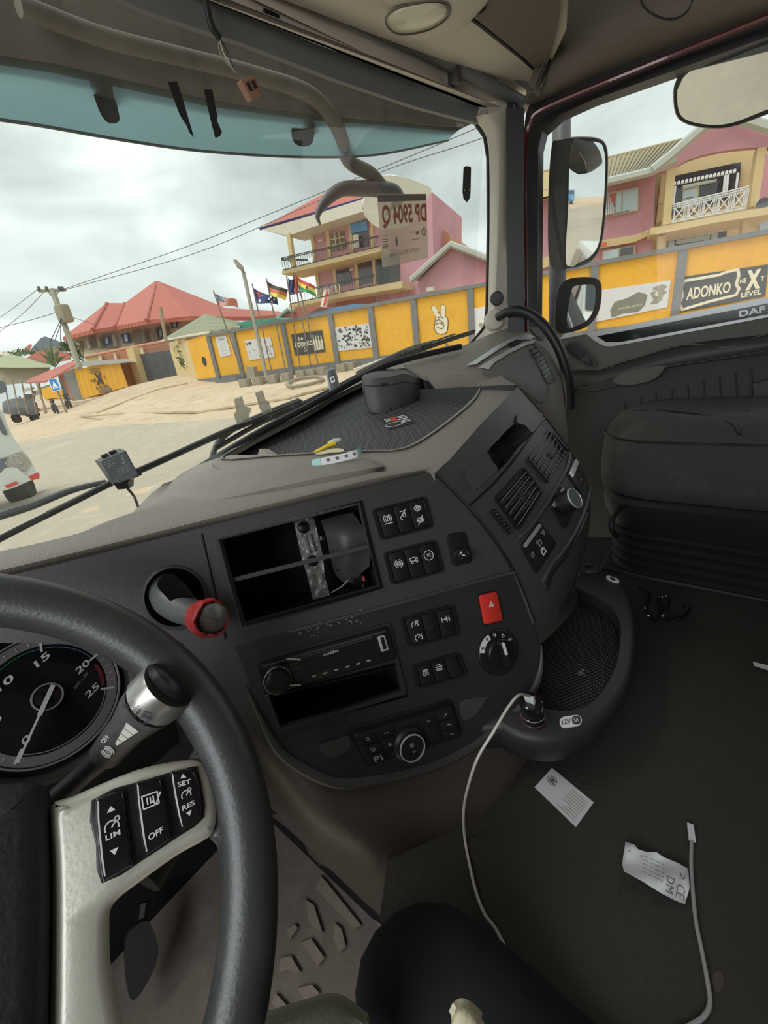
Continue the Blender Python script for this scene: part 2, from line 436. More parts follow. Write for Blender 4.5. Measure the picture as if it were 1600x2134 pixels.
M['cable'] = mat('cable_white', (.62, .60, .55), .45)
M['padfilm'] = glass('pad_film', (.55, .55, .52), .03, .5, (.6, .6, .56), 6, .9)
M['winglass'] = glass('windscreen_glass', (.94, .97, .95), .05, .055)
M['sideglass'] = glass('side_glass', (.95, .97, .96), .014, .03)
M['visor'] = mat('visor_smoked', (.02, .1, .11), .2)
def visor_mat():
    m = bpy.data.materials.new('sun_visor_teal'); m.use_nodes = True; t = m.node_tree; t.nodes.clear()
    o = N(t, 'ShaderNodeOutputMaterial'); tr = N(t, 'ShaderNodeBsdfTransparent'); tr.inputs[0].default_value = (.07, .115, .125, 1)
    tl = N(t, 'ShaderNodeBsdfTranslucent'); tl.inputs[0].default_value = (.22, .36, .37, 1)
    d = N(t, 'ShaderNodeMixShader'); d.inputs[0].default_value = .5
    t.links.new(tr.outputs[0], d.inputs[1]); t.links.new(tl.outputs[0], d.inputs[2])
    g = N(t, 'ShaderNodeBsdfGlossy'); g.inputs['Roughness'].default_value = .15
    m2 = N(t, 'ShaderNodeMixShader'); m2.inputs[0].default_value = .04
    t.links.new(d.outputs[0], m2.inputs[1]); t.links.new(g.outputs[0], m2.inputs[2]); t.links.new(m2.outputs[0], o.inputs[0]); return m
M['teal'] = visor_mat()
M['mirror'] = mat('mirror_glass', (.86, .88, .88), .02, 1.0)
M['mshell'] = mat('mirror_shell', (.10, .105, .11), .5, var=(12, .5, (.20, .20, .19)))
# outside
M['tread'] = mat('tread_rubber', (.30, .25, .21), .8, bump=(160, .8), var=[(120, .4, (.16, .13, .11))])
M['lid'] = mat('airbag_lid_grey', (.14, .138, .132), .5, bump=(500, .2), var=(6, .3, (.18, .175, .165)))
M['wire'] = mat('wire_grey', (.16, .165, .165), .7)
M['rustpole'] = mat('rusty_pole', (.17, .13, .10), .8, var=(4, .6, (.30, .27, .22)))
M['dirt'] = mat('dry_dirt', (.60, .47, .32), .95, bump=(5, 1.0), var=[(.25, .8, (.72, .58, .42)), (1.3, .8, (.42, .31, .20)), (9, .5, (.78, .66, .50)), (30, .5, (.45, .34, .23))])
M['road'] = mat('dusty_road', (.44, .385, .30), .9, bump=(5, .2), var=[(.12, .9, (.31, .28, .235)), (.5, .8, (.55, .46, .34)), (3, .5, (.58, .50, .38)), (18, .4, (.36, .31, .25))])
M['yellow'] = mat('wall_yellow_paint', (.82, .43, .035), .75, bump=(9, .4), var=[(1.0, .5, (.68, .34, .035)), (6, .4, (.58, .32, .07)), (25, .25, (.90, .55, .10))])
M['wgrey'] = mat('wall_grey_paint', (.19, .195, .20), .85, var=(3, .4, (.27, .265, .25)))
M['pink'] = mat('pink_render', (.60, .31, .36), .85, bump=(3, .3), var=[(.6, .35, (.52, .27, .32)), (5, .2, (.66, .38, .42))])
M['salmon'] = mat('salmon_render', (.60, .30, .20), .85, var=[(.6, .3, (.52, .27, .2))])
M['creamw'] = mat('cream_render', (.66, .52, .28), .85, var=(1, .3, (.6, .48, .28)))
M['creamh'] = mat('pale_cream_render', (.74, .68, .50), .85, var=(1, .3, (.62, .57, .44)))
M['soffit'] = mat('white_soffit', (.68, .64, .54), .8, var=(1, .3, (.55, .5, .4)))
M['redroof'] = stripes(mat('red_roof_sheet', (.48, .12, .085), .6), 1.1, .03, 'DIAGONAL')
M['redroof2'] = mat('rust_red_roof', (.46, .12, .085), .6, var=[(.5, .5, (.36, .10, .07)), (2, .4, (.55, .24, .18))])
M['greenroof'] = stripes(mat('green_roof_sheet', (.22, .23, .13), .6), 1.6, .05, 'X', (.36, .36, .24))
M['tileroof'] = mat('pale_tile_roof', (.44, .35, .17), .8, bump=(8, .4), var=[(3, .5, (.33, .26, .13))])
M['fascia'] = mat('grey_fascia', (.45, .47, .42), .6)
M['gate'] = mat('dark_gate_paint', (.075, .085, .095), .6, var=(2, .4, (.13, .14, .15)))
M['wood'] = mat('old_timber', (.34, .25, .16), .85, var=(3, .4, (.25, .18, .12)))
M['pole'] = mat('weathered_pole', (.33, .31, .24), .85, var=(3, .4, (.24, .22, .18)))
M['iron'] = mat('dark_iron', (.035, .04, .045), .5)
M['windark'] = mat('dark_window', (.03, .035, .04), .1, spec=.8)
M['wingrey'] = mat('pale_window', (.42, .52, .56), .15, spec=.8)
M['wframe'] = mat('cream_frame', (.62, .55, .36), .6)
M['concrete'] = mat('weathered_concrete', (.33, .29, .22), .9, bump=(9, .6), var=[(4, .5, (.22, .19, .14))])
M['leaf'] = mat('leaf_green', (.07, .13, .04), .7, var=(2, .5, (.12, .18, .06)))
M['truckwhite'] = mat('truck_white', (.66, .69, .64), .35, var=(3, .25, (.55, .52, .45)))
M['tyre'] = mat('tyre_rubber', (.06, .06, .058), .85, var=(6, .4, (.12, .11, .09)))
M['signblue'] = mat('sign_blue', (.02, .19, .55), .5)
M['blue'] = mat('blue_sheet', (.10, .30, .55), .5)
M['bluedk'] = mat('flag_blue', (.035, .05, .16), .8)
M['flagred'] = mat('flag_red', (.62, .07, .06), .8)
M['flagorange'] = mat('flag_orange_red', (.62, .16, .08), .8)
M['flagyel'] = mat('flag_yellow', (.80, .66, .10), .8)
M['flagblk'] = mat('flag_black', (.06, .06, .05), .8)
M['flaggrn'] = mat('flag_green', (.03, .30, .10), .8)
M['skin'] = mat('skin_dark', (.12, .06, .04), .6)
M['mural'] = mat('mural_cream', (.78, .72, .55), .8)
M['slateroof'] = mat('slate_roof', (.13, .15, .18), .7)
M['greenpaint'] = mat('pale_green_roof', (.47, .52, .35), .8, var=(1, .4, (.55, .55, .42)))
M['teal_roof'] = mat('teal_green_roof', (.08, .34, .25), .6)
M['rail'] = mat('white_rail', (.72, .73, .74), .5)
M['yelkey'] = mat('yellow_plastic', (.72, .52, .02), .4)
M['olive'] = mat('olive_cloth', (.16, .16, .12), .9, bump=(400, .4))
M['knit'] = mat('cream_knit', (.66, .60, .42), .9, bump=(300, .8))
M['amber'] = mat('lamp_lens', (.62, .58, .46), .15, bump=(120, .5), spec=.7)
M['brownplug'] = mat('connector_brown', (.33, .17, .12), .6)
M['mint'] = mat('mint_band', (.30, .55, .52), .5)
M['screen'] = mat('dial_glass_black', (.010, .011, .014), .15, coat=.3)
M['lensc'] = mat('headlight_lens', (.35, .33, .27), .15, spec=.8, var=(8, .5, (.5, .47, .38)))
# ================================================================== CAB SHELL
def ws_y(x, z): return .95 - .18 * (x - .45) ** 2 - .12 * (z - 1.2)
_wg = MB(); _R = [[Vector((x, ws_y(x, z), z)) for x in np.linspace(-.9, 2.1, 34)] for z in np.linspace(.72, 2.3, 12)]
grid(_wg, _R); WS = lift_mb(_wg)
DX = 1.55
DOOR = PLN((DX, 0, 0), (-1, 0, 0))

# windscreen: curved pane with real thickness
mb = MB(); R1 = [[Vector((x, ws_y(x, z), z)) for x in np.linspace(-.78, 1.50, 30)] for z in np.linspace(.86, 2.0, 10)]
R2 = [[p + Vector((0, .005, 0)) for p in r] for r in R1]
grid(mb, R1)
ws = struct('window_1', mb, M['winglass'])
# side window pane
mb = MB(); patch(mb, [(1118, 300), (1135, 255), (1220, 205), (1700, 20), (1760, 600), (1600, 628), (1222, 700), (1118, 715)], [], PLN((DX + .012, 0, 0), (-1, 0, 0)), .001)
mb.v = [v for v in mb.v]
mbs = MB(); mbs.add([Vector((DX + .012, -.75, 1.20)), Vector((DX + .012, .66, 1.20)), Vector((DX + .012, .60, 1.86)), Vector((DX + .012, -.75, 1.86))], [[0, 1, 2, 3]])
struct('window_2', mbs, M['sideglass'])

# A-pillar trim, seals and door frame
def strip(mb, left, right, lift, thick, h=0.0):
    L = lambda u, v: lift(u, v, h)
    L.n = getattr(lift, 'n', None)
    a = [lift(u, v, h) for u, v in left]; b = [lift(u, v, h) for u, v in right]
    n = getattr(lift, 'n', None)
    d = [-(n * thick) if n is not None else (p - CAM).normalized() * thick for p in a]
    m = max(len(a), len(b))
    a2 = [a[i] + d[i] for i in range(len(a))]; b2 = [b[i] + d[min(i, len(d) - 1)] for i in range(len(b))]
    grid(mb, [a, b]); grid(mb, [a2, b2]); grid(mb, [a, a2]); grid(mb, [b, b2]); 
    mb.add([a[0], b[0], b2[0], a2[0]], [[0, 1, 2, 3]]); mb.add([a[-1], b[-1], b2[-1], a2[-1]], [[0, 1, 2, 3]]); return mb
mb = MB()
loftpx(mb, [[(1017, 640, 1.27), (1020, 470, 1.27), (1019, 330, 1.25), (1013, 285, 1.24), (985, 244, 1.22)],
            [(1030, 668, 1.235), (1038, 470, 1.235), (1040, 330, 1.215), (1037, 270, 1.205), (1020, 236, 1.19)],
            [(1056, 668, 1.26), (1061, 470, 1.26), (1064, 330, 1.24), (1066, 250, 1.225), (1068, 226, 1.21)]], 6, 6, .03)
mb2 = MB(); loftpx(mb, [[(1017, 640, 1.27), (1012, 680, 1.27), (994, 704, 1.27), (970, 730, 1.27)], [(1030, 660, 1.24), (1034, 700, 1.24), (1034, 730, 1.24), (1030, 760, 1.24)], [(1056, 660, 1.26), (1062, 700, 1.26), (1066, 740, 1.26), (1070, 780, 1.26)]], 4, 5, .02)
patch(mb, [(985, 214), (1090, 205), (1096, 232), (1085, 250), (1040, 262), (1000, 252)], [], PLN(P(1040, 232, 1.225), (-.6, -.75, 0)), .03)
struct('trim_1', mb, M['pillar'])
mb = MB(); tube(mb, [P(*q) for q in ((970, 728, 1.285), (992, 705, 1.28), (1011, 680, 1.28), (1015, 640, 1.28), (1018, 470, 1.28), (1017, 330, 1.26), (1010, 285, 1.25), (984, 247, 1.23), (940, 238, 1.2))], .006, 8)
struct('trim_2', mb, M['seal'])
mb = MB()
loftpx(mb, [[(1056, 215, 1.22), (1056, 350, 1.25), (1056, 480, 1.27), (1060, 505, 1.27), (1066, 512, 1.27)], [(1068, 215, 1.19), (1069, 350, 1.22), (1069, 480, 1.24), (1069, 508, 1.25), (1069, 515, 1.26)], [(1082, 225, 1.22), (1082, 350, 1.25), (1081, 480, 1.27), (1078, 505, 1.27), (1072, 512, 1.27)]], 4, 4, .02)
struct('trim_3', mb, M['seal'])
mb = MB(); strip(mb, [(1054, 225), (1055, 520), (1060, 800)], [(1092, 225), (1092, 520), (1094, 800)], PLN((1.47, 0, 0), (-1, -.4, 0)), .03)
struct('trim_4', mb, M['seal'])
mb = MB(); tube(mb, catmull([P(*q) for q in ((1098, 760, 1.20), (1095, 560, 1.20), (1093, 400, 1.19), (1095, 300, 1.17), (1103, 258, 1.15), (1122, 232, 1.13), (1200, 197, 1.08), (1300, 156, 1.02), (1400, 116, .97), (1620, 28, .85))], 5), .0065, 8)
struct('trim_5', mb, M['maroon'])
# door frame round the side window (black)
mb = MB(); frame_out = [(1086, 820), (1088, 300), (1096, 235), (1116, 190), (1760, -110), (1760, 20), (1640, 62), (1235, 208), (1165, 240), (1130, 272), (1121, 310), (1119, 720), (1119, 820)]
patch(mb, frame_out, [], PLN((DX - .01, 0, 0), (-1, 0, 0)), .05)
struct('trim_6', mb, M['seal'])

# passenger door
door = sempty('door_1')
def dpatch(name, pts, x, thick, mt, cut=0, parent=door, sm=0):
    mb = MB(); patch(mb, px_smooth(pts, sm) if sm else pts, [], PLN((x, 0, 0), (-1, 0, 0)), thick, cut); return part(name, mb, mt, parent)
mb = MB(); patch(mb, [(1119, 716), (1222, 696), (1600, 624), (1760, 590), (1760, 790), (1600, 720), (1428, 745), (1275, 790), (1237, 810), (1200, 850), (1119, 900)], [], PLN((DX - .01, 0, 0), (-1, 0, 0)), .05)
part('upper_pad', mb, M['doorpad'], door)
rowsd = [[(1110, 800, 1.42), (1195, 772, 1.33), (1240, 772, 1.27), (1275, 762, 1.235), (1428, 718, 1.095), (1600, 696, .98), (1760, 670, .89)],
         [(1110, 830, 1.38), (1195, 788, 1.285), (1240, 782, 1.235), (1275, 774, 1.205), (1428, 732, 1.065), (1600, 708, .955), (1760, 684, .87)],
         [(1110, 870, 1.37), (1197, 810, 1.28), (1240, 802, 1.235), (1275, 793, 1.205), (1400, 762, 1.085), (1600, 728, .955), (1760, 702, .87)],
         [(1110, 900, 1.42), (1197, 824, 1.31), (1240, 816, 1.265), (1275, 806, 1.235), (1400, 775, 1.115), (1600, 742, .975), (1760, 716, .89)],
         [(1110, 1300, 1.4), (1197, 1200, 1.31), (1240, 1150, 1.265), (1275, 1150, 1.235), (1400, 1100, 1.12), (1600, 1000, .985), (1760, 900, .9)]]
rowsd = [[(u, v, (PLN((x_, 0, 0), (-1, 0, 0))(u, v) - CAM).dot(Vector((RM[0][2], RM[1][2], RM[2][2])))) for u, v, _z in r] for r, x_ in zip(rowsd, (DX - .012, DX - .045, DX - .048, DX - .018, DX - .012))]
mb = MB(); loftpx(mb, rowsd, 4, 5, .02); part('armrest_panel', mb, M['door'], door); ARM = lift_mb(mb)
mb = MB(); tube(mb, catmull([ARM(u, v, .001) for u, v in ((1197, 811), (1240, 803), (1275, 794), (1300, 778), (1381, 765), (1480, 749), (1600, 730))], 6), .0022, 6); part('crease_trim', mb, M['doorpad'], door)
mb = MB(); tube(mb, catmull([ARM(u, v, .002) for u, v in ((1238, 768), (1275, 764), (1340, 742), (1428, 719), (1520, 704), (1600, 697), (1700, 680))], 6), .003, 6); part('pad_edge', mb, M['doorpad'], door)
dpatch('grip_pocket', [(1277, 792), (1300, 777), (1345, 767), (1378, 763), (1385, 767), (1362, 790), (1319, 802), (1290, 801)], 1.485, .004, M['doorpad'], 0, door, 4)
D2 = PLN((DX - .016, 0, 0), (-1, 0, 0)); D3 = PLN((DX - .02, 0, 0), (-1, 0, 0))
mb = MB(); patch(mb, [(1220, 695), (1600, 619), (1760, 587), (1760, 628), (1600, 661), (1292, 719), (1275, 722), (1258, 721), (1240, 711)], [[(1243, 701), (1262, 713), (1292, 713), (1600, 655), (1755, 624), (1755, 600), (1600, 632)]], D2, .006)
tr = part('silver_trim', mb, M['silver'], door)
mb = MB(); patch(mb, [(1240, 699), (1262, 713), (1292, 713), (1600, 655), (1757, 624), (1757, 600), (1600, 632)], [], PLN((DX - .012, 0, 0), (-1, 0, 0)), .004)
ins = part('black_insert', mb, M['gloss'], door)
mb = MB(); q = qpx(D3, (1540, 648), (1594, 637), (1594, 650), (1540, 661)); text(mb, q, 'DAF', 0, 0, q.w, q.h, .001, .03); part('lettering', mb, M['silver'], ins)
mb = MB(); L = px_smooth([(1176, 726), (1183, 714), (1197, 714), (1222, 731), (1243, 757), (1236, 767), (1215, 760), (1188, 742)], 4)
patch(mb, L, [px_smooth([(1181, 726), (1185, 718), (1196, 718), (1219, 734), (1237, 757), (1233, 762), (1216, 755), (1192, 739)], 4)], D3, .006); part('latch_surround', mb, M['door'], door)
mb = MB(); patch(mb, L, [], PLN((DX - .011, 0, 0), (-1, 0, 0)), .003); part('latch_recess', mb, M['panel_dk'], door)
mb = MB(); patch(mb, [(1205, 745), (1224, 740), (1233, 757), (1216, 756)], [], D3, .004); part('latch_lever', mb, M['door'], door)
# map pocket ribs low on the door
mb = MB()
for k in range(9):
    u = 1300 + k * 33; v = 838 - k * 9
    a = ARM(u, v, .004); b = ARM(u + 6, v + 60, .004); tube(mb, [a, b], .0028, 6)
part('pocket_ribs', mb, M['door'], door)
mb = MB(); patch(mb, [(1568, 800), (1600, 792), (1700, 780), (1700, 850), (1575, 862)], [], PLN((1.49, 0, 0), (-1, 0, 0)), .02); part('pocket_end', mb, M['door'], door)

# headliner, header soffit
SOF = PLN((1.0, .6, 1.905), (.04, .10, -1))
mb = MB(); strip(mb, [(330, -90), (560, -12), (760, 65), (930, 128), (1040, 168), (1090, 205), (1100, 218)], [(420, -330), (700, -330), (980, -200), (1090, -100), (1180, -40), (1180, 60), (1132, 165)], SOF, .03)
struct('ceiling', mb, M['cream'])
mb = MB(); loftpx(mb, [[(1096, 218, 1.18), (1128, 214, 1.19), (1230, 172, 1.12), (1400, 106, 1.01), (1600, 30, .90), (1760, -30, .82)],
                       [(1100, 205, 1.13), (1140, 185, 1.12), (1240, 132, 1.05), (1400, 60, .95), (1600, -15, .85), (1760, -80, .78)],
                       [(1112, 185, 1.10), (1150, 110, 1.08), (1260, 60, 1.0), (1400, 0, .92), (1600, -80, .83), (1760, -160, .76)],
                       [(1140, 120, 1.08), (1160, 20, 1.05), (1270, -60, .98), (1420, -110, .90), (1600, -200, .82), (1760, -260, .76)]], 5, 5, .02)
cl = struct('trim_7', mb, M['taupe']); TAU = lift_mb(mb)
mb = MB(); tube(mb, [TAU(u, v, .001) for u, v in px_smooth([(1335, 0), (1352, 25), (1390, 40), (1425, 30), (1442, 0), (1430, -30), (1390, -45), (1350, -30)], 4)], .0018, 6, closed=True)
solo('speaker_grille', mb, M['seal'], 'round speaker grille outline pressed into the dark headliner above the side window', 'speaker')
mb = MB(); tube(mb, catmull([P(*q) for q in ((1172, -40, 1.03), (1164, 20, 1.05), (1158, 70, 1.065), (1149, 115, 1.075), (1128, 165, 1.09), (1100, 200, 1.12))], 5), .003, 6); struct('trim_8', mb, M['seal'])
# dark storage compartment panel in the header
comp = thing('header_compartment', 'taupe storage compartment flap in the header beside the ceiling lamp', 'compartment')
mb = MB(); patch(mb, px_smooth([(992, 38), (1012, 20), (1030, -30), (1060, -60), (1160, -60), (1168, 0), (1163, 50), (1150, 100), (1129, 152), (1090, 118), (1030, 70)], 3), [], lambda u, v: SOF(u, v, .010), .010); part('flap', mb, M['taupe'], comp)
mb = MB(); tube(mb, [SOF(u, v, .006) for u, v in ((984, 40), (1030, 76), (1090, 124), (1131, 160))], .0035, 6); part('groove', mb, M['seal'], comp)
# ceiling lamp
lamp = thing('ceiling_lamp', 'oval cream ceiling lamp with a scratched clear lens in the header', 'lamp')
lb = [(760, -20), (800, 10), (812, 48), (845, 76), (900, 84), (960, 62), (1005, 20), (1030, -20), (1020, -70), (900, -90), (800, -70)]
LL = lambda u, v, h=0: SOF(u, v, .0 + h)
LL.n = SOF.n
mb = MB(); cen = SOF(880, 20, .012)
loops = []
for k, h in ((1.0, 0.0), (.96, .012), (.85, .022), (.0, .026)):
    loops.append([SOF(890 + (u - 890) * k, 15 + (v - 15) * k, h) for u, v in px_smooth(lb, 4)])
grid(mb, loops, closev=True); part('housing', mb, M['cream'], lamp)
lens = [(810, 40), (830, 20), (880, 8), (918, 8), (930, 20), (925, 38), (895, 58), (850, 68), (822, 62)]
loops = [[SOF(872 + (u - 872) * k, 38 + (v - 38) * k, h) for u, v in px_smooth(lens, 4)] for k, h in ((1.10, .022), (1.0, .030), (.85, .033), (0, .034))]
mb = MB(); grid(mb, loops, closev=True); part('lens', mb, M['amber'], lamp)
mb = MB(); tube(mb, [SOF(u, v, .026) for u, v in px_smooth([(870 + (u - 870) * 1.12, 38 + (v - 38) * 1.14) for u, v in lens], 4)], .0016, 6, closed=True); part('lens_rim', mb, M['taupe'], lamp)

# header edge strips over the windscreen
def wsbar(name, pts_top, pts_bot, h, thick, mt):
    mb = MB(); a = [WS(u, v, h) for u, v in pts_top]; b = [WS(u, v, h) for u, v in pts_bot]; d = Vector((0, thick, 0))
    grid(mb, [a, b, [p + d for p in b], [p + d for p in a]], closeu=True); return struct(name, mb, mt)
wsbar('trim_9', [(200, -60), (440, 12), (640, 92), (820, 158), (980, 216), (1030, 228)], [(100, -60), (300, 30), (500, 96), (700, 172), (860, 226), (1000, 262)], .012, .012, M['slate'])
wsbar('trim_10', [(330, -70), (560, -5), (760, 70), (960, 160), (1085, 212)], [(240, -70), (420, 0), (640, 88), (820, 154), (985, 222), (1040, 236)], .03, .02, M['cream'])
blind = thing('roller_blind', 'slate grey roller sun blind tube along the top of the windscreen', 'blind')
mb = MB(); tube(mb, [WS(u, v, .055) for u, v in ((360, -88), (600, 8), (840, 118), (1076, 236))], [.021, .021, .0185, .0135], 16); part('tube', mb, M['slate'], blind)
mb = MB(); tube(mb, [WS(u, v, .075) for u, v in ((500, -80), (700, 0), (900, 90), (1072, 206))], [.018, .016, .012], 12); part('cassette', mb, M['slate'], blind)
mb = MB(); tube(mb, [WS(u, v, .066) for u, v in ((1060, 229), (1082, 243))], .0155, 14); part('end_cap', mb, M['cream'], blind)
mb = MB(); a = WS(913, 180, .065); box(mb, a, (1, -.2, 0), (0, 0, 1), (0, 1, 0), .022, .036, .03, .004); part('bracket', mb, M['panel'], blind)
mb = MB(); tube(mb, [WS(u, v, .035) for u, v in ((530, 42), (545, 48), (560, 55))], .006, 6); part('clip', mb, M['seal'], blind)
# hanging wire with brown connector
wire = thing('hanging_connector', 'brown plug connector dangling on thin wires before the windscreen', 'connector')
mb = MB(); tube(mb, catmull([WS(u, v, .05) for u, v in ((402, -10), (405, 40), (415, 80), (432, 104))], 6), .006, 8); part('sleeve', mb, M['seal'], wire)
for k, off in enumerate((0, 9, -7)):
    mb = MB(); tube(mb, catmull([WS(u, v, .05) for u, v in ((430, 102), (438 + off, 130), (452 + off * .5, 155), (466, 172))], 6), .0013, 6); part('wire', mb, M['cable'] if k == 0 else (M['seal'] if k == 1 else M['pole']), wire)
mb = MB(); qq = qpx(lambda u, v, h=0: WS(u, v, .05 + h), (470, 188), (500, 180), (517, 216), (494, 230)); ext(mb, qq, rr(0, 0, qq.w, qq.h, .003), -.008, .008, .002); pl_ = part('plug', mb, M['brownplug'], wire)
mb = MB(); ext(mb, qq, rr(qq.w * .2, qq.h * .2, qq.w * .4, qq.h * .6), .006, .0095); part('slot', mb, M['seal'], pl_)
mb = MB(); ext(mb, qq, rr(qq.w * .58, qq.h * .2, qq.w * .78, qq.h * .6), .006, .0095); part('slot', mb, M['seal'], pl_)

# smoked sun visor outside, with its mounting band and brackets
def wsx(h): return lambda u, v, k=0: WS(u, v, -h + k)
vis = thing('sun_visor', 'translucent teal exterior sun visor above the windscreen', 'sun visor')
top = [(-120, 30), (0, 55), (160, 85), (330, 130), (500, 175), (700, 208), (870, 226), (1010, 240)]
bot = [(-120, 148), (0, 172), (160, 202), (330, 240), (500, 270), (700, 287), (860, 284), (1010, 252)]
mb = MB(); w1 = wsx(.10); w2 = wsx(.17)
a = [w1(u, v) for u, v in top]; b = [w2(u, v) for u, v in bot]; mid = [(p + q) / 2 + Vector((0, .012, 0)) for p, q in zip(a, b)]
R = smooth_rows([a, mid, b], 4, 4); grid(mb, R)
part('shade', mb, M['teal'], vis)
mb = MB(); tube(mb, R[-1], .003, 6); part('edge_bead', mb, M['mshell'], vis)
mb = MB(); t2 = [(-120, -160), (0, -160), (200, -160), (360, -90), (540, 10), (720, 90), (880, 165), (1030, 232)]
a = [w1(u, v) for u, v in t2]; b = [w1(u, v) for u, v in top]
a2 = [p + Vector((0, .05, 0)) for p in a]; grid(mb, [a, b, [p + Vector((0, .03, .0)) for p in b], a2], closeu=True)
part('mounting_band', mb, M['taupe'], vis)
for pts in ([(240, 70), (290, 80), (297, 140), (310, 195), (305, 212), (280, 208), (258, 160)], [(668, 228), (690, 228), (695, 205), (712, 210), (716, 235), (712, 262), (700, 272), (680, 270), (668, 255)]):
    mb = MB(); f = wsx(.13); patch(mb, px_smooth(pts, 3), [], f, .012); part('bracket', mb, M['seal'], vis)

# dark strips and stickers on the glass
g1 = lambda u, v, h=0: WS(u, v, .001 + h)
def sticker(name, pts, mt, label, cat, group=None, sm=0, th=.0015):
    mb = MB(); patch(mb, px_smooth(pts, sm) if sm else pts, [], g1, th, 30); return solo(name, mb, mt, label, cat, group)
sticker('tape_strip', [(349, 171), (369, 170), (380, 206), (390, 240), (404, 287), (395, 278), (388, 262), (374, 240), (362, 208)], M['seal'], 'tapering black tape strip hanging at the visor edge, left of its pair', 'tape')
sticker('tape_strip', [(424, 187), (442, 187), (449, 226), (453, 244), (451, 250), (462, 276), (458, 284), (448, 288), (438, 250)], M['seal'], 'straight black tape strip at the visor edge, right of its pair', 'tape')
sticker('sensor_strip', [(965, 349), (970, 346), (979, 347), (981, 350), (980, 400), (979, 413), (972, 422), (965, 415), (963, 400)], M['panel_dk'], 'slim dark pointed sticker on the glass beside the passenger pillar', 'sticker')
st = bpy.data.objects['sensor_strip']
for (u, v) in ((966, 397), (977, 397), (977, 411)):
    mb = MB(); c = WS(u, v, .0032); box(mb, c, (1, 0, 0), (0, 0, 1), (0, 1, 0), .002, .004, .001); part('dot', mb, M['white'], st)
for k, pts in enumerate((([(487, 832), (504, 826), (510, 846), (524, 851), (518, 868), (524, 874), (494, 884), (486, 864), (492, 856)]), ([(531, 819), (547, 813), (553, 833), (560, 838), (567, 856), (547, 863), (540, 850)]))):
    q = pts
    sticker('glass_pad', q, M['padfilm'], ['stepped ribbed grey adhesive pad on the glass, lower of the pair', 'stepped ribbed grey adhesive pad on the glass, upper of the pair'][k], 'sticker')

# registration disc in the windscreen, seen from behind (so mirrored)
M['disc'] = glass('disc_film', (.72, .68, .63), .02, .6, (.72, .67, .60), .3, .9)
disc = thing('registration_sticker', 'translucent vehicle registration sticker on the glass reading DP 5904 Q backwards', 'sticker')
qd = qpx(g1, (785, 405), (887, 404), (891, 538), (796, 558))
mb = MB(); ext(mb, qd, rr(0, 0, qd.w, qd.h, .004), 0, .0012); part('film', mb, M['disc'], disc)
mb = MB(); ext(mb, qd, rr(.001, .001, qd.w - .001, qd.h * .1), .0012, .0016); part('header_band', mb, mat('disc_band', (.20, .17, .16), .7), disc)
M['discred'] = mat('disc_red', (.42, .14, .13), .7); M['discgrey'] = mat('disc_grey', (.24, .23, .21), .7)
mb = MB(); w, h = qd.w, qd.h
text(mb, qd, 'DP 5904 Q', w * .06, h * .14, w * .99, h * .46, .0018, .035, True); part('number', mb, M['discred'], disc)
mb = MB(); text(mb, qd, 'GH', w * .04, h * .67, w * .14, h * .74, .0018, .03, True); text(mb, qd, '*GTN*3075054888', w * .16, h * .80, w * .80, h * .865, .0018, .0, True)
for (a0, b0, a1, b1) in ((.04, .55, .14, .555), (.04, .60, .14, .61), (.04, .63, .14, .64), (.3, .6, .34, .72), (.62, .55, .72, .56), (.74, .55, .8, .6), (.62, .66, .8, .67), (.16, .775, .3, .78)):
    ext(mb, qd, rr(w * a0, h * b0, w * a1, h * b1), .0012, .0018)
stroke(mb, qd, circ(w * .92, h * .57, w * .055, 16), .002, .0018, True); stroke(mb, qd, circ(w * .92, h * .57, w * .03, 10), .002, .0018, True)
part('small_print', mb, M['discgrey'], disc)

# wipers outside, at the foot of the glass
def wiper(path, arm, label, n=10, seedk=0, w=.013):
    wp = thing('windscreen_wiper', label, 'wiper', None)
    o = lambda u, v, h=0: WS(u, v, -.03 + h)
    mb = MB(); tube(mb, catmull([o(u, v) for u, v in path], 6), .006, 8); tube(mb, catmull([o(u, v + 5, -.004) for u, v in path], 6), .0035, 6); part('blade', mb, M['seal'], wp)
    mb = MB(); tube(mb, catmull([o(u, v, -.012) for u, v in arm], 6), [.006, .009, .007, .005], 8); part('arm', mb, M['mshell'], wp)
    mb = MB(); a = [o(u, v - 7, .004) for u, v in path]; c = catmull(a, 6); i0 = int(len(c) * .25); i1 = int(len(c) * .8)
    tube(mb, c[i0:i1], .003, 6)
    cc = catmull([o(u, v, 0) for u, v in path], 6)
    for i in range(i0, i1, 3): tube(mb, [c[i], cc[i]], .004, 6)
    part('frame', mb, M['mshell'], wp)
    mb = MB(); m = len(cc) // 2; boxab(mb, cc[m - 1], cc[m + 1], .02, .016); part('joint', mb, M['seal'], wp)
    return wp
wiper([(-60, 1172), (40, 1118), (150, 1062), (262, 1005), (330, 975), (470, 910), (560, 872), (640, 838)], [(-60, 1120), (20, 1085), (90, 1062), (170, 1030), (240, 1012)], 'long black windscreen wiper behind the boxed camera and lower left glass')
wiper([(462, 938), (560, 882), (650, 843), (720, 808), (790, 770), (830, 750)], [(455, 975), (472, 930), (500, 902), (560, 870), (640, 836)], 'middle windscreen wiper running up behind the grey tag', 8)
wiper([(800, 765), (850, 742), (900, 724), (950, 706), (1000, 690)], [(760, 780), (820, 752), (870, 728), (920, 712)], 'windscreen wiper nearest the passenger pillar, its tip over the victory hand', 6)

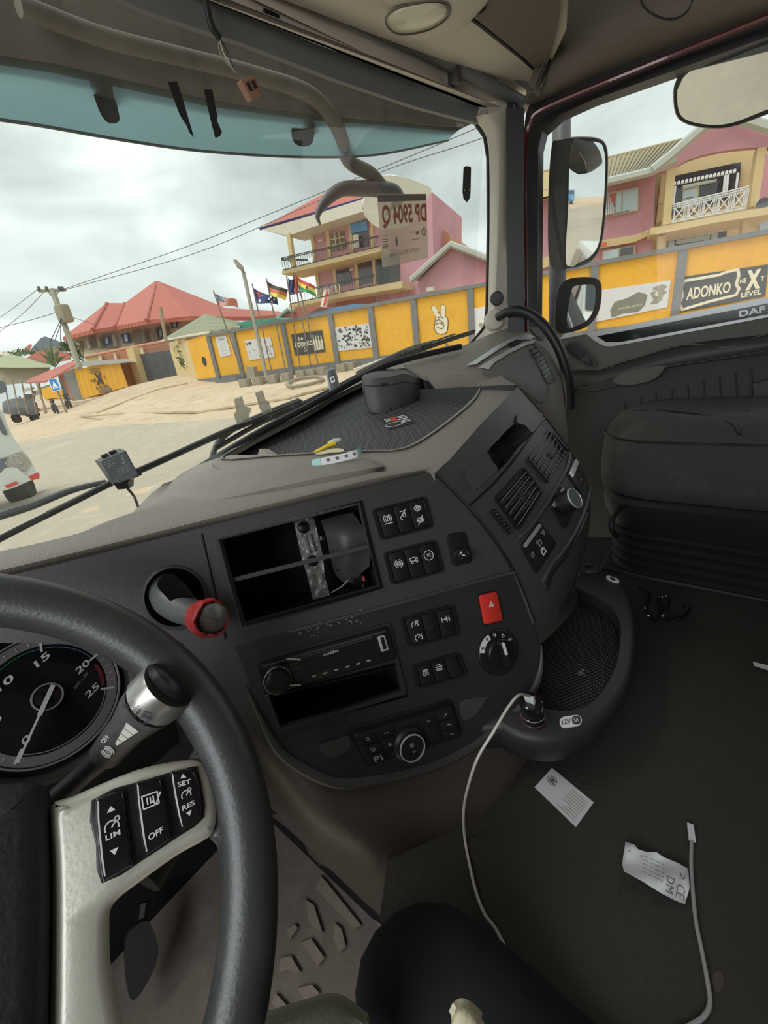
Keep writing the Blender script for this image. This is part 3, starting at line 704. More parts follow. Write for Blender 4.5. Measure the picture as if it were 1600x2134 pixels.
# cab floor, engine tunnel, bodywork below the glass and behind, so the cab is closed round the view
FL = plane3(P(1180, 1660, .60), P(1310, 1200, 1.11), P(1600, 1255, .94))
mb = MB(); patch(mb, [(900, 1500), (1100, 1300), (1220, 1120), (1420, 1120), (2000, 1150), (2300, 2400), (860, 2700), (810, 2134), (792, 1905), (820, 1700)], [], FL, .03)
struct('floor', mb, M['floor'])

# rest of the cab shell: roof, back wall and driver's side with its window opening
mb = MB(); mb.add([Vector(v) for v in ((-.95, -.85, 2.08), (1.6, -.85, 2.08), (1.6, .75, 2.08), (-.95, .75, 2.08), (-.95, -.85, 2.14), (1.6, -.85, 2.14), (1.6, .75, 2.14), (-.95, .75, 2.14))], [[0, 1, 2, 3], [4, 5, 6, 7], [0, 1, 5, 4], [1, 2, 6, 5], [2, 3, 7, 6], [3, 0, 4, 7]]); struct('ceiling', mb, M['taupe'])
mb = MB(); box(mb, (.32, -.88, 1.05), (1, 0, 0), (0, 1, 0), (0, 0, 1), 2.6, .06, 2.1); struct('wall_back', mb, M['taupe'])
mb = MB()
for c, d in (((-.95, .0, .62), (.06, 1.9, 1.1)), ((-.95, .0, 2.0), (.06, 1.9, .2)), ((-.95, -.75, 1.5), (.06, .35, .9)), ((-.95, .78, 1.5), (.06, .34, .9))): box(mb, c, (1, 0, 0), (0, 1, 0), (0, 0, 1), *d)
struct('wall_left', mb, M['door'])
mb = MB(); box(mb, (1.60, -.78, 1.5), (1, 0, 0), (0, 1, 0), (0, 0, 1), .06, .2, 1.1); struct('wall_right', mb, M['door'])
# ================================================================== DASHBOARD
_az = math.radians(29); _ti = math.radians(20)
Dv = Vector((math.cos(_az), -math.sin(_az), 0)); Nh = Vector((Dv.y, -Dv.x, 0)); Dn = Vector((0, 0, -1)) * math.cos(_ti) + Nh * math.sin(_ti)
PCn = Dv.cross(-Dn); PC0 = P(620, 1180, .53); PC = PLN(PC0, PCn)
dash = thing('dashboard', 'dark grey truck dashboard with brown-grey grained top, switches and vents', 'dashboard')

# --- centre panel with the empty radio bay, the lower radio slot and the round lever hole
lev = [(364 + 62 * math.cos(t), 1245 + 60 * math.sin(t)) for t in np.linspace(0, 2 * math.pi, 28, endpoint=False)]
din = [(463, 1122), (468, 1118), (742, 1047), (749, 1050), (792, 1220), (788, 1226), (514, 1297), (506, 1294)]
slot = [(548, 1452), (826, 1380), (850, 1452), (580, 1524)]
cpo = [(-260, 1262), (0, 1199), (200, 1150), (430, 1092), (600, 1050), (760, 1010), (880, 984), (905, 988), (943, 1022), (980, 1062), (1022, 1114), (1060, 1172), (1088, 1232), (1110, 1292), (1126, 1345), (1128, 1390), (1115, 1430), (1092, 1468), (1050, 1508), (1000, 1548), (940, 1582), (880, 1604), (800, 1625), (720, 1636), (670, 1626), (620, 1600), (560, 1560), (480, 1500), (440, 1440), (380, 1340), (-260, 1340)]
mb = MB(); patch(mb, cpo, [din, slot, lev], PC, .012, 60); part('centre_panel', mb, M['panel'], dash)
# lower zone is a darker, smoother moulding sitting a little proud
low = [(489, 1347), (600, 1318), (800, 1266), (1000, 1211), (1070, 1193), (1090, 1240), (1112, 1300), (1124, 1345), (1124, 1388), (1110, 1430), (1088, 1466), (1046, 1505), (996, 1544), (938, 1577), (880, 1598), (800, 1618), (720, 1628), (672, 1618), (620, 1592), (580, 1560), (530, 1450)]
mb = MB(); patch(mb, low, [slot], lambda u, v: PC(u, v, .004), .004, 80); part('lower_panel', mb, M['panel_dk'], dash)
mb = MB(); tube(mb, [PC(u, v, .005) for u, v in low[1:7]], .0022, 6); part('crease_edge', mb, M['panel'], dash)
mb = MB(); tube(mb, [PC(u, v, .004) for u, v in catmull([(489, 1347, 0), (530, 1450, 0), (580, 1560, 0), (620, 1592, 0), (672, 1618, 0), (720, 1628, 0), (800, 1618, 0), (880, 1598, 0), (938, 1577, 0), (996, 1544, 0), (1046, 1505, 0), (1088, 1466, 0), (1110, 1430, 0), (1124, 1388, 0)], 4) for u, v in [(u, v)]] if False else [PC(p.x, p.y, .004) for p in catmull([(512, 1430, 0), (545, 1500, 0), (580, 1562, 0), (620, 1595, 0), (672, 1622, 0), (720, 1632, 0), (800, 1622, 0), (880, 1602, 0), (938, 1580, 0), (996, 1547, 0), (1046, 1508, 0), (1090, 1468, 0), (1114, 1430, 0), (1127, 1388, 0), (1128, 1345, 0)], 4)], [.001, .006, .007, .007, .007, .007, .007, .006, .001], 8); part('lower_lip', mb, M['panel'], dash)
# vertical seam left of the radio bay
mb = MB(); tube(mb, [PC(u, v, .0003) for u, v in ((420, 1112), (438, 1190), (470, 1330))], .0012, 6); part('panel_seam', mb, M['black'], dash)
# radio bay: frame, divider, dark box behind with bracket and wires
qd_ = qpx(PC, (449, 1124), (752, 1043), (797, 1225), (497, 1319))
mb = MB(); W_, H_ = qd_.w, qd_.h
def hole_ring(q, quad_out, quad_in, h0, h1, name, mt, parent):
    mb = MB(); 
    for i in range(4):
        a, b = quad_out[i], quad_out[(i + 1) % 4]; c, d = quad_in[(i + 1) % 4], quad_in[i]
        top = [PC(*a, h1), PC(*b, h1), PC(*c, h1 - .001), PC(*d, h1 - .001)]; bo = [PC(*a, h0), PC(*b, h0), PC(*c, h0), PC(*d, h0)]
        mb.add(top + bo, [[0, 1, 2, 3], [4, 5, 6, 7], [0, 1, 5, 4], [1, 2, 6, 5], [2, 3, 7, 6], [3, 0, 4, 7]])
    return part(name, mb, mt, parent)
hole_ring(qd_, [(449, 1123), (753, 1043), (797, 1226), (497, 1319)], [(463, 1127), (746, 1052), (787, 1219), (511, 1296)], -.012, .003, 'bay_frame', M['panel'], dash)
mb = MB(); patch(mb, [(481, 1205), (765, 1135), (768, 1143), (483, 1214)], [], lambda u, v: PC(u, v, -.002), .01); part('bay_divider', mb, M['panel'], dash)
mb = MB(); fr = [PC(*p, -.012) for p in ((455, 1112), (756, 1036), (800, 1228), (500, 1308))]; bk = [p - PC.n * .13 for p in fr]
grid(mb, [fr, bk], closev=True); mb.add(bk, [[0, 1, 2, 3]]); mb2 = [p - PC.n * .002 for p in bk]
part('bay_liner', mb, M['matte'], dash)
def pin(h): return lambda u, v, k=0: PC(u, v, -h + k)
mb = MB(); f5 = pin(.06); patch(mb, [(612, 1086), (648, 1077), (654, 1080), (668, 1138), (673, 1160), (676, 1200), (688, 1240), (652, 1250), (640, 1200), (628, 1160), (622, 1135)], [circ(633, 1099, 13, 14), circ(652, 1169, 12, 14)], f5, .004)
bra = part('bracket', mb, M['steel'], dash)
for (a, b) in (((634, 1117), (644, 1152)), ((645, 1114), (655, 1149)), ((650, 1200), (654, 1210)), ((668, 1197), (671, 1208))):
    mb = MB(); tube(mb, [f5(*a, .001), f5(*b, .001)], .003, 8); part('pressed_rib', mb, M['steel'], bra)
for c in ((633, 1099), (652, 1169)):
    mb = MB(); lathe(mb, f5(*c, -.003), PC.n, [(.008, 0), (.006, .001), (.0, .002)], 12); part('rubber_boot', mb, M['black'], bra)
mb = MB(); f6 = pin(.085); loftpx(mb, [[(668, 1085, .6), (700, 1075, .6), (735, 1068, .6)], [(680, 1120, .585), (715, 1110, .57), (757, 1100, .58)], [(690, 1170, .6), (720, 1165, .575), (768, 1122, .58)], [(700, 1200, .61), (725, 1215, .6), (770, 1180, .59)]], 4, 4, .004); part('duct', mb, M['panel'], dash)
def wirep(name, pts, r, mt, h=.045, parent=dash):
    f = pin(h); mb = MB(); tube(mb, catmull([f(u, v) for u, v in pts], 6), r, 6); return part(name, mb, mt, parent)
wirep('bay_wire', [(668, 1122), (685, 1124), (700, 1136), (712, 1152), (735, 1165), (755, 1190)], .0018, M['black'])
wirep('bay_wire', [(712, 1158), (720, 1175), (735, 1185), (752, 1196), (757, 1225)], .002, M['black'])
wirep('bay_wire', [(690, 1235), (712, 1222), (725, 1208), (728, 1195)], .0009, M['grey'])
wirep('bay_wire', [(700, 1190), (722, 1182), (745, 1192), (752, 1215)], .0012, M['seal'])
for (c, s) in (((750, 1168), 16), ((742, 1205), 15), ((672, 1122), 6), ((726, 1172), 10)):
    mb = MB(); box(mb, pin(.045)(*c), Dv + Dn * .3, Dn - Dv * .3, PC.n, s * .0011, s * .0013, .012, .0015); part('bay_plug', mb, M['gloss'], dash)
mb = MB(); box(mb, pin(.038)(757, 1206), Dv, Dn, PC.n, .003, .007, .004); part('plug_tag', mb, M['flagred'], dash)

# --- switch blocks
def icon(mb, q, kind, ca, cb, s, w=None):
    w = w or s * .09
    S = lambda pts, cl=False: stroke(mb, q, [(ca + x * s, cb + y * s) for x, y in pts], w, HI, cl)
    A = lambda x, y, r, a0=0, a1=360: S(circ(x, y, r, 14, None, a0, a1), a1 - a0 >= 360)
    if kind == 'diff': A(0, 0, .3); A(0, 0, .5, 120, 240); A(0, 0, .5, -60, 60); S([(-.2, .3), (.3, -.4)]); S([(-.5, .62), (.5, .62)])
    elif kind == 'slip': S([(-.45, .45), (.45, -.45)]); A(.15, .2, .2); S([(-.3, -.3), (.1, -.35), (.3, -.1)]); S([(-.4, .65), (-.2, .65)])
    elif kind == 'axlewarn': A(-.1, 0, .3); S([(.2, -.3), (.5, 0), (.2, .3)]); S([(-.5, 0), (.3, 0)]); S([(-.1, -.4), (-.1, .4)])
    elif kind == 'axleoff': A(-.1, 0, .3); S([(.2, -.3), (.5, 0), (.2, .3)]); S([(-.4, .5), (.4, -.5)]); S([(-.5, 0), (.3, 0)])
    elif kind == 'brake': A(0, 0, .28); A(0, 0, .5, 110, 250); A(0, 0, .5, -70, 70); A(0, 0, .12)
    elif kind == 'truck': S([(-.5, -.2), (.2, -.2), (.2, .2), (-.5, .2)], True); A(-.3, .35, .12); A(.3, .35, .12); S([(.2, 0), (.5, 0)]); S([(.4, -.15), (.5, 0), (.4, .15)])
    elif kind == 'tc': A(0, 0, .55, 100, 260); A(0, 0, .55, -80, 80); text(mb, q, 'TC', ca - .28 * s, cb - .2 * s, ca + .28 * s, cb + .2 * s, HI, .03)
    elif kind == 'gauge': A(0, .1, .4, 160, 380); S([(0, .1), (.25, -.2)]); A(.35, -.3, .13)
    elif kind == 'gauge2': A(0, .1, .42, 120, 330); S([(0, .1), (.2, -.15)]); S([(.45, -.3), (.5, .2), (.35, .3)])
    elif kind == 'axle': S([(-.5, 0), (.5, 0)]); S([(-.5, -.3), (-.5, .3)]); S([(.5, -.3), (.5, .3)]); A(0, 0, .14); S([(.15, -.35), (.15, .35)])
    elif kind == 'beacon': A(-.2, .25, .18); A(.2, .25, .18); S([(-.3, -.1), (.3, -.1), (.3, -.3), (-.3, -.3)], True)
    elif kind == 'load': A(-.25, .25, .17); A(.2, .25, .17); S([(-.5, -.1), (.5, -.1)]); S([(-.3, -.35), (.3, -.35)])
    elif kind == 'tri': S([(0, -.5), (.5, .4), (-.5, .4)], True); S([(0, -.2), (.25, .25), (-.25, .25)], True)
    elif kind == 'lock': S([(-.3, 0), (.3, 0), (.3, .5), (-.3, .5)], True); A(0, 0, .22, 180, 360)
    elif kind == 'unlock': S([(-.3, 0), (.3, 0), (.3, .5), (-.3, .5)], True); A(-.2, -.05, .22, 180, 340)
    elif kind == 'lamp': S([(-.4, -.2), (.4, -.3), (.2, .2), (-.2, .2)], True); S([(-.1, .35), (-.15, .5)]); S([(.1, .35), (.15, .5)])
    elif kind == 'fan': [A(x, y, .19) for x, y in ((-.2, -.2), (.2, -.2), (-.2, .2), (.2, .2))]
    elif kind == 'snow': [S([(-.4 * math.cos(t), -.4 * math.sin(t)), (.4 * math.cos(t), .4 * math.sin(t))]) for t in (0, 1.05, 2.1)]; A(0, 0, .25)
    elif kind == 'defrost': S([(-.5, -.2), (0, -.35), (.5, -.2), (.3, .25), (-.3, .25)], True); [S([(x, .05), (x, .5)]) for x in (-.2, 0, .2)]
    elif kind == 'arrowur': S([(-.4, .3), (.4, -.3)]); S([(.1, -.35), (.4, -.3), (.3, 0)])
    elif kind == 'arrowr': S([(-.5, 0), (.1, 0)]); S([(-.1, -.2), (.1, 0), (-.1, .2)]); S([(.2, -.4), (.3, .1), (.6, .1), (.6, .5)])
    elif kind == 'arrowdr': S([(-.4, -.2), (.4, .2)]); S([(.3, -.1), (.4, .2), (.1, .25)])
    elif kind == 'page': S([(-.25, -.5), (.25, -.5), (.25, .3), (-.25, .3)], True); A(.1, .15, .17)
    elif kind == 'dash': S([(-.5, 0), (.5, 0)])
    elif kind == 'turtle': A(0, 0, .3, 180, 360); S([(-.45, 0), (.4, 0), (.55, -.2)]); S([(-.2, .05), (-.2, .25)]); S([(.2, .05), (.2, .25)])
    elif kind == 'retard': A(0, 0, .33); A(0, 0, .5, 120, 240); A(0, 0, .5, -60, 60); A(-.12, 0, .12); A(.12, 0, .12)
    elif kind == 'sun': A(0, 0, .25); [S([(.38 * math.cos(t), .38 * math.sin(t)), (.5 * math.cos(t), .5 * math.sin(t))]) for t in np.linspace(0, 5.5, 8)]
    elif kind == 'bars': S([(-.5, -.4), (.5, -.4), (.5, .4), (-.5, .4)], True); [S([(x, -.2), (x, .2)]) for x in (-.2, 0, .2)]; S([(.1, .1), (.3, .4), (.7, -.3)])
HI = .0004
def block(lift, quad, n, icons, name='switch_block', parent=dash, gap=.0014, base=.002, plain=None):
    """bezel with n rockers side by side; icons: per rocker list of (kind, position down, size)"""
    global HI
    q = qpx(lift, *quad); w, h = q.w, q.h; ro = .006
    mb = MB(); o = rr(0, 0, w, h, ro, 4); i = rr(.0035, .003, w - .0035, h - .003, ro * .6, 4); ringplate(mb, q, o, i, -.001, base + .0025)
    ext(mb, q, i, -.001, base - .001); bz = part(name, mb, M['key'], parent)
    m = .0062; kw = (w - 2 * m) / n
    for k in range(n):
        a0 = m + kw * k + gap / 2 * (k > 0); a1 = m + kw * (k + 1) - gap / 2 * (k < n - 1)
        mb = MB(); ext(mb, q, rr(a0, .0036, a1, h - .0036, .0008, 2), base - .002, base + .0034, .0007); rk = part('rocker', mb, M['key'], bz)
        if icons and icons[k]:
            mb = MB(); HI = base + .0038
            for kind, py, s in icons[k]: icon(mb, q, kind, (a0 + a1) / 2, h * py, kw * s)
            o_ = part('rocker_symbol', mb, M['white'], bz)
    for a in (.0045, w - .0045):
        mb = MB(); 
        mb.add([], []); tube(mb, [q.pt(a, .006, base + .001), q.pt(a, h - .006, base + .001)], .0013, 8); part('end_clip', mb, M['gloss'], bz)
    return q, bz
block(PC, ((773, 1062), (884, 1034), (900, 1099), (792, 1127)), 3, [[('diff', .38, .5)], [('slip', .36, .5)], [('axlewarn', .3, .5), ('axleoff', .68, .5)]])
block(PC, ((797, 1152), (904, 1124), (923, 1191), (814, 1219)), 3, [[('brake', .42, .5)], [('truck', .4, .5)], [('tc', .4, .55)]])
f4 = lambda u, v, h=0: PC(u, v, .004 + h)
q3, b3 = block(f4, ((831, 1287), (942, 1259), (955, 1322), (850, 1349)), 3, [[('gauge', .3, .5), ('gauge2', .72, .5)], None, [('axle', .38, .5)]])
mb = MB(); lathe(mb, q3.pt(q3.w * .5, q3.h * .55, .005), q3.n, [(.0052, 0), (.0052, .0012), (.0043, .0016), (.0, .0012)], 18); part('key_lock', mb, M['gloss'], b3)
mb = MB(); ext(mb, q3, rr(q3.w * .72, q3.h * .62, q3.w * .88, q3.h * .70), .004, .0062); part('rocker_bar', mb, M['black'], b3)
q4, b4 = block(f4, ((856, 1386), (953, 1358), (972, 1406), (868, 1434)), 3, [[('beacon', .38, .5)], [('load', .34, .5)], None])
# mirror joystick
qk = qpx(PC, (929, 1113), (968, 1106), (984, 1172), (941, 1181))
mb = MB(); ext(mb, qk, rr(0, 0, qk.w, qk.h, .007), 0, .0025, .001); js = part('mirror_joystick', mb, M['key'], dash)
mb = MB(); lathe(mb, PC(960, 1156, .002), PC.n, [(.0125, 0), (.0122, .004), (.0105, .010), (.007, .0145), (.0045, .0175), (.002, .019), (0, .0192)], 24); part('joystick_knob', mb, M['gloss'], js)
mb = MB(); ext(mb, qk, rr(qk.w * .25, qk.h * .18, qk.w * .35, qk.h * .26), .0025, .0028); part('indicator', mb, M['black'], js)
# hazard switch
qh = qpx(f4, (996, 1241), (1031, 1232), (1044, 1291), (1007, 1301))
mb = MB(); ext(mb, qh, rr(-.0025, -.0025, qh.w + .0025, qh.h + .0025, .005), -.002, .001, .0008); hz = part('hazard_switch', mb, M['key'], dash)
mb = MB(); ext(mb, qh, rr(0, 0, qh.w, qh.h, .0035), 0, .006, .0015); part('hazard_button', mb, M['red'], hz)
mb = MB(); HI = .0064; icon(mb, qh, 'tri', qh.w * .52, qh.h * .36, .0085); part('hazard_triangle', mb, M['white'], hz)
# gear selector dial
qg = qpx(f4, (980, 1325), (1066, 1305), (1092, 1390), (1004, 1414)); gw, gh = qg.w, qg.h; gc = (gw / 2, gh / 2); gr = min(gw, gh) / 2
mb = MB(); gcp = qg.pt(*gc, 0); lathe(mb, gcp, qg.n, [(gr * 1.03, -.002), (gr * 1.03, .003), (gr * .98, .0045), (gr * .6, .0045), (0, .0045)], 40); gd = part('gear_dial', mb, M['key'], dash)
def arc(q, c, r0, r1, a0, a1, h, n=14):
    mb = MB(); A = [math.radians(a0 + (a1 - a0) * k / n) for k in range(n + 1)]
    r_ = [[q.pt(c[0] + r * math.cos(t), c[1] + r * math.sin(t), hh) for t in A] for r, hh in ((r0, h), (r1, h), (r1, h - .0006), (r0, h - .0006))]
    grid(mb, r_, closeu=True); return mb
part('scale_reverse', arc(qg, gc, gr * .72, gr * .96, -168, -108, .0052), M['white'], gd)
def dtext(s, ang, mt, sz=.0055, kind=None):
    global HI
    t = math.radians(ang); a = gc[0] + gr * .84 * math.cos(t); b = gc[1] + gr * .84 * math.sin(t); mb = MB()
    if kind: HI = .0058; icon(mb, qg, kind, a, b, sz * 1.2)
    else: text(mb, qg, s, a - sz * .38, b - sz * .5, a + sz * .38, b + sz * .5, .0058, .03)
    part('gear_mark', mb, mt, gd)
dtext('R', -120, M['ink']); dtext('', -154, M['ink'], .006, 'turtle'); dtext('N', -90, M['white']); dtext('D', -60, M['white']); dtext('', -34, M['white'], .006, 'turtle')
mb = MB(); lathe(mb, gcp, qg.n, [(gr * .66, .004), (gr * .64, .010), (gr * .60, .0115), (0, .0115)], 32); kn = part('dial_knob', mb, M['black'], gd)
mb = MB(); ext(mb, qg, rr(gc[0] - gr * .13, gc[1] - gr * .62, gc[0] + gr * .17, gc[1] + gr * .6, .003), .011, .022, .002); kn2 = part('knob_bar', mb, M['gloss'], gd)
mb = MB(); ext(mb, qg, rr(gc[0] - gr * .05, gc[1] - gr * .62, gc[0] + gr * .09, gc[1] - gr * .05, .001), .0215, .0228); part('knob_pointer', mb, M['white'], gd)

# car radio in the lower slot
qr = qpx(f4, (522, 1377), (811, 1296), (846, 1444), (577, 1527)); rw, rh = qr.w, qr.h
mb = MB(); o = rr(0, 0, rw, rh, .003, 3); i = rr(.006, .005, rw - .006, rh - .006, .002, 3); ringplate(mb, qr, o, i, -.006, .0035); part('radio_surround', mb, M['panel_dk'], dash)
mb = MB(); fr = [PC(*p, -.008) for p in slot]; bk = [p - PC.n * .1 for p in fr]; grid(mb, [fr, bk], closev=True); mb.add(bk, [[0, 1, 2, 3]]); part('slot_liner', mb, M['matte'], dash)
mb = MB(); o = [(554, 1450), (827, 1384), (848, 1448), (581, 1517)]; i = [(566, 1452), (824, 1390), (842, 1445), (586, 1510)]
hole_ring(None, o, i, -.01, .006, 'slot_frame', M['panel_dk'], dash)
radio = thing('car_radio', 'black single-slot car radio with a round volume knob above the empty slot', 'radio')
qx = qpx(f4, (537, 1379), (803, 1303), (822, 1369), (551, 1445)); xw, xh = qx.w, qx.h
mb = MB(); ext(mb, qx, rr(0, 0, xw, xh, .002), -.004, .009, .0015); part('faceplate', mb, M['gloss'], radio)
mb = MB(); ext(mb, qx, rr(xw * .22, xh * .32, xw * .86, xh * .72, .002), .008, .0096); part('display', mb, M['screen'], radio)
mb = MB(); ext(mb, qx, rr(xw * .03, xh * .08, xw * .97, xh * .13), .0085, .0098); ext(mb, qx, rr(xw * .2, xh * .16, xw * .85, xh * .19), .0085, .0098); part('edge_line', mb, M['panel'], radio)
mb = MB(); kc = qx.pt(xw * .105, xh * .62, .009); lathe(mb, kc, qx.n, [(.0155, 0), (.0155, .006), (.014, .012), (.0125, .0128), (0, .0125)], 28); part('volume_knob', mb, M['black'], radio)
mb = MB(); lathe(mb, kc, qx.n, [(.0162, .002), (.0168, .003), (.0162, .004)], 28); part('knob_ring', mb, M['silver'], radio)
for a0, b0, a1, b1 in ((.20, .08, .29, .22), (.17, .88, .25, .95)):
    mb = MB(); stroke(mb, qx, [(xw * a0, xh * b0), (xw * a1, xh * b1)], .0022, .0105); part('chrome_mark', mb, M['chrome'], radio)
for k in range(4):
    mb = MB(); ext(mb, qx, rr(xw * .19, xh * (.28 + .16 * k), xw * .27, xh * (.30 + .16 * k)), .009, .0097); part('button_line', mb, M['panel'], radio)
for k in range(6):
    mb = MB(); ext(mb, qx, rr(xw * (.34 + .085 * k), xh * .80, xw * (.37 + .085 * k), xh * .84), .009, .0097); part('preset_mark', mb, M['grey'], radio)
mb = MB(); random.seed(6); [ext(mb, qx, rr(xw * (.46 + .017 * k), xh * random.uniform(.22, .26), xw * (.472 + .017 * k), xh * .31), .0095, .0101) for k in range(7)]; part('brand_mark', mb, M['grey'], radio)
mb = MB(); ext(mb, qx, rr(xw * .895, xh * .20, xw * .955, xh * .66, .001), .008, .0115, .0005); us = part('usb_port', mb, M['chrome'], radio)
mb = MB(); ext(mb, qx, rr(xw * .912, xh * .24, xw * .94, xh * .60), .0112, .012); part('usb_slot', mb, M['black'], us)
mb = MB(); lathe(mb, qx.pt(xw * .925, xh * .82, .009), qx.n, [(.003, 0), (.003, .001), (.0016, .001), (.0016, 0)], 14); part('aux_socket', mb, M['black'], radio)
# scuffed paint above the radio
M['scuff'] = mat('scuff_marks', (.35, .35, .35), .7)
random.seed(4)
mb = MB()
for k in range(60):
    t = random.random(); u = 620 + 130 * t + random.uniform(-6, 6); v = 1322 - 36 * t + random.gauss(0, 6)
    if 690 < u < 702: continue
    a = random.uniform(-.8, .5); L = random.uniform(1.5, 5)
    p0, p1 = PC(u, v, .0066), PC(u + L * math.cos(a), v + L * math.sin(a), .0066); tube(mb, [p0, p1], .00035, 4)
for v in range(len(mb.v)): pass
o = part('scuffs', mb, M['scuff'], dash); o['kind'] = 'stuff'

# climate panel
rec = [(726, 1500), (745, 1478), (930, 1447), (950, 1452), (958, 1480), (955, 1530), (770, 1592), (745, 1585)]
qc = qpx(f4, (732, 1526), (937, 1466), (956, 1529), (766, 1591)); cw, ch = qc.w, qc.h
mb = MB(); ext(mb, qc, rr(-.004, -.008, cw + .004, ch + .004, .006), -.003, .0012, .0008); part('climate_recess', mb, M['black'], dash)
clim = thing('climate_panel', 'black climate control panel with a chrome-ringed round knob', 'control panel')
mb = MB(); ext(mb, qc, rr(0, 0, cw, ch, .006), 0, .009, .002); part('faceplate', mb, M['key'], clim)
def cbtn(a0, b0, a1, b1, ic=None, s=.006, ia=.5, ib=.5):
    global HI
    mb = MB(); ext(mb, qc, rr(cw * a0, ch * b0, cw * a1, ch * b1, .0012, 2), .008, .0105, .0006); b = part('button', mb, M['key'], clim)
    if ic:
        mb = MB(); HI = .0109; icon(mb, qc, ic, cw * (a0 + (a1 - a0) * ia), ch * (b0 + (b1 - b0) * ib), s); part('button_symbol', mb, M['grey'], b)
cbtn(.02, .06, .19, .36, 'page'); cbtn(.02, .38, .19, .66, 'defrost'); 
cbtn(.20, .06, .37, .30, 'dash', .006); cbtn(.20, .33, .34, .75, 'snow'); cbtn(.20, .78, .36, .96)
cbtn(.62, .06, .79, .36, 'dash', .006); cbtn(.64, .40, .79, .9); cbtn(.81, .06, .98, .32, 'arrowur'); cbtn(.81, .34, .98, .64, 'arrowr'); cbtn(.81, .66, .98, .94, 'arrowdr')
mb = MB(); ext(mb, qc, rr(cw * .03, ch * .69, cw * .19, ch * .95, .001), .008, .0105, .0006); bP = part('button', mb, M['key'], clim)
mb = MB(); text(mb, qc, 'PI', cw * .07, ch * .74, cw * .15, ch * .9, .011); part('button_symbol', mb, M['grey'], bP)
kc = f4(851, 1548, .006); rk = .0185
mb = MB(); lathe(mb, kc, qc.n, [(.024, 0), (.023, .006), (.0195, .009), (rk, .014), (.0165, .0145), (0, .0140)], 36); kb = part('control_knob', mb, M['key'], clim)
mb = MB(); lathe(mb, kc, qc.n, [(.0165, .0142), (.0168, .0156), (.0180, .0156), (rk, .0142)], 36); part('chrome_ring', mb, M['chrome'], kb)
mb = MB(); kq = Q(kc - Dv * .01 + Dn * -.01, kc + Dv * .01 + Dn * -.01, kc + Dv * .01 + Dn * .01, kc - Dv * .01 + Dn * .01); HI = .0150; icon(mb, kq, 'fan', .010, .006, .006); text(mb, kq, 'III', .009, .0135, .0125, .0165, .015); part('knob_symbol', mb, M['grey'], kb)
# moulded wings beside the climate panel
for pts in ([(960, 1462), (1010, 1452), (1015, 1454), (990, 1490), (965, 1500)], [(664, 1556), (700, 1540), (726, 1535), (728, 1560), (690, 1580)]):
    mb = MB(); patch(mb, px_smooth(pts, 4), [], lambda u, v: PC(u, v, .0055), .002); part('moulded_wing', mb, M['panel'], dash)

# --- brake lever with red tape in the round recess
lvr = thing('brake_lever', 'grey parking brake lever with a worn knob wrapped in red tape', 'lever')
mb = MB(); rows = []
for h, k in ((0.002, 1.0), (-.012, .93), (-.022, .75), (-.026, .4), (-.027, .0)):
    rows.append([PC(364 + 62 * k * math.cos(t), 1245 + 60 * k * math.sin(t), h) for t in np.linspace(0, 2 * math.pi, 28, endpoint=False)])
grid(mb, rows, closev=True); part('lever_cup', mb, M['black'], dash)
mb = MB(); rows = []
for h, k in ((.000, 1.0), (.003, 1.03), (.002, 1.10), (0, 1.14)):
    rows.append([PC(364 + 62 * k * math.cos(t), 1245 + 60 * k * math.sin(t), h) for t in np.linspace(0, 2 * math.pi, 28, endpoint=False)])
grid(mb, rows, closev=True); part('lever_cup_rim', mb, M['panel'], dash)
c0 = PC(345, 1225, -.02); c1 = PC(385, 1270, .022); c2 = P(420, 1285, .455); c3 = P(452, 1290, .44)
mb = MB(); tube(mb, catmull([c0, PC(360, 1250, .004), c1, c2], 6), [.021, .021, .017, .0125], 18, up=(0, 0, 1)); part('lever_body', mb, M['silver'] if False else mat('lever_grey', (.13, .14, .145), .4), lvr)
mb = MB(); patch(mb, px_smooth([(328, 1222), (337, 1202), (358, 1198), (380, 1215), (402, 1245), (396, 1262), (372, 1272), (352, 1250)], 4), [], lambda u, v: PC(u, v, .030), .02); part('lever_insert', mb, M['gloss'], lvr)
mb = MB(); tube(mb, catmull([P(398, 1275, .47), P(425, 1285, .452), P(447, 1290, .44), P(455, 1291, .436)], 5), [.0135, .0150, .0165, .0175, .0165, .010, .001], 22); part('knob', mb, mat('worn_knob', (.30, .29, .27), .35, .3, var=(200, .6, (.12, .11, .1))), lvr)
random.seed(3)
ax = (P(452, 1290, .43) - P(415, 1284, .46)).normalized(); cen = P(424, 1287, .450); xx = ax.cross(Vector((0, 0, 1))).normalized(); yy = ax.cross(xx)
rows = []
for h, r in ((-.014, .0158), (-.006, .0168), (.0, .0180), (.007, .0195), (.013, .0205), (.018, .0205), (.0215, .0190), (.020, .0165)):
    rows.append([cen + ax * (h + .004 * math.sin(t + 1) * (h > 0) + .0010 * math.sin(5 * t)) + (xx * math.cos(t) + yy * math.sin(t)) * (r + .0010 * math.sin(3 * t + h * 90) + .0005 * math.sin(11 * t)) for t in np.linspace(0, 2 * math.pi, 48, endpoint=False)])
mb = MB(); grid(mb, rows, closev=True); part('red_tape', mb, M['tape'], lvr)

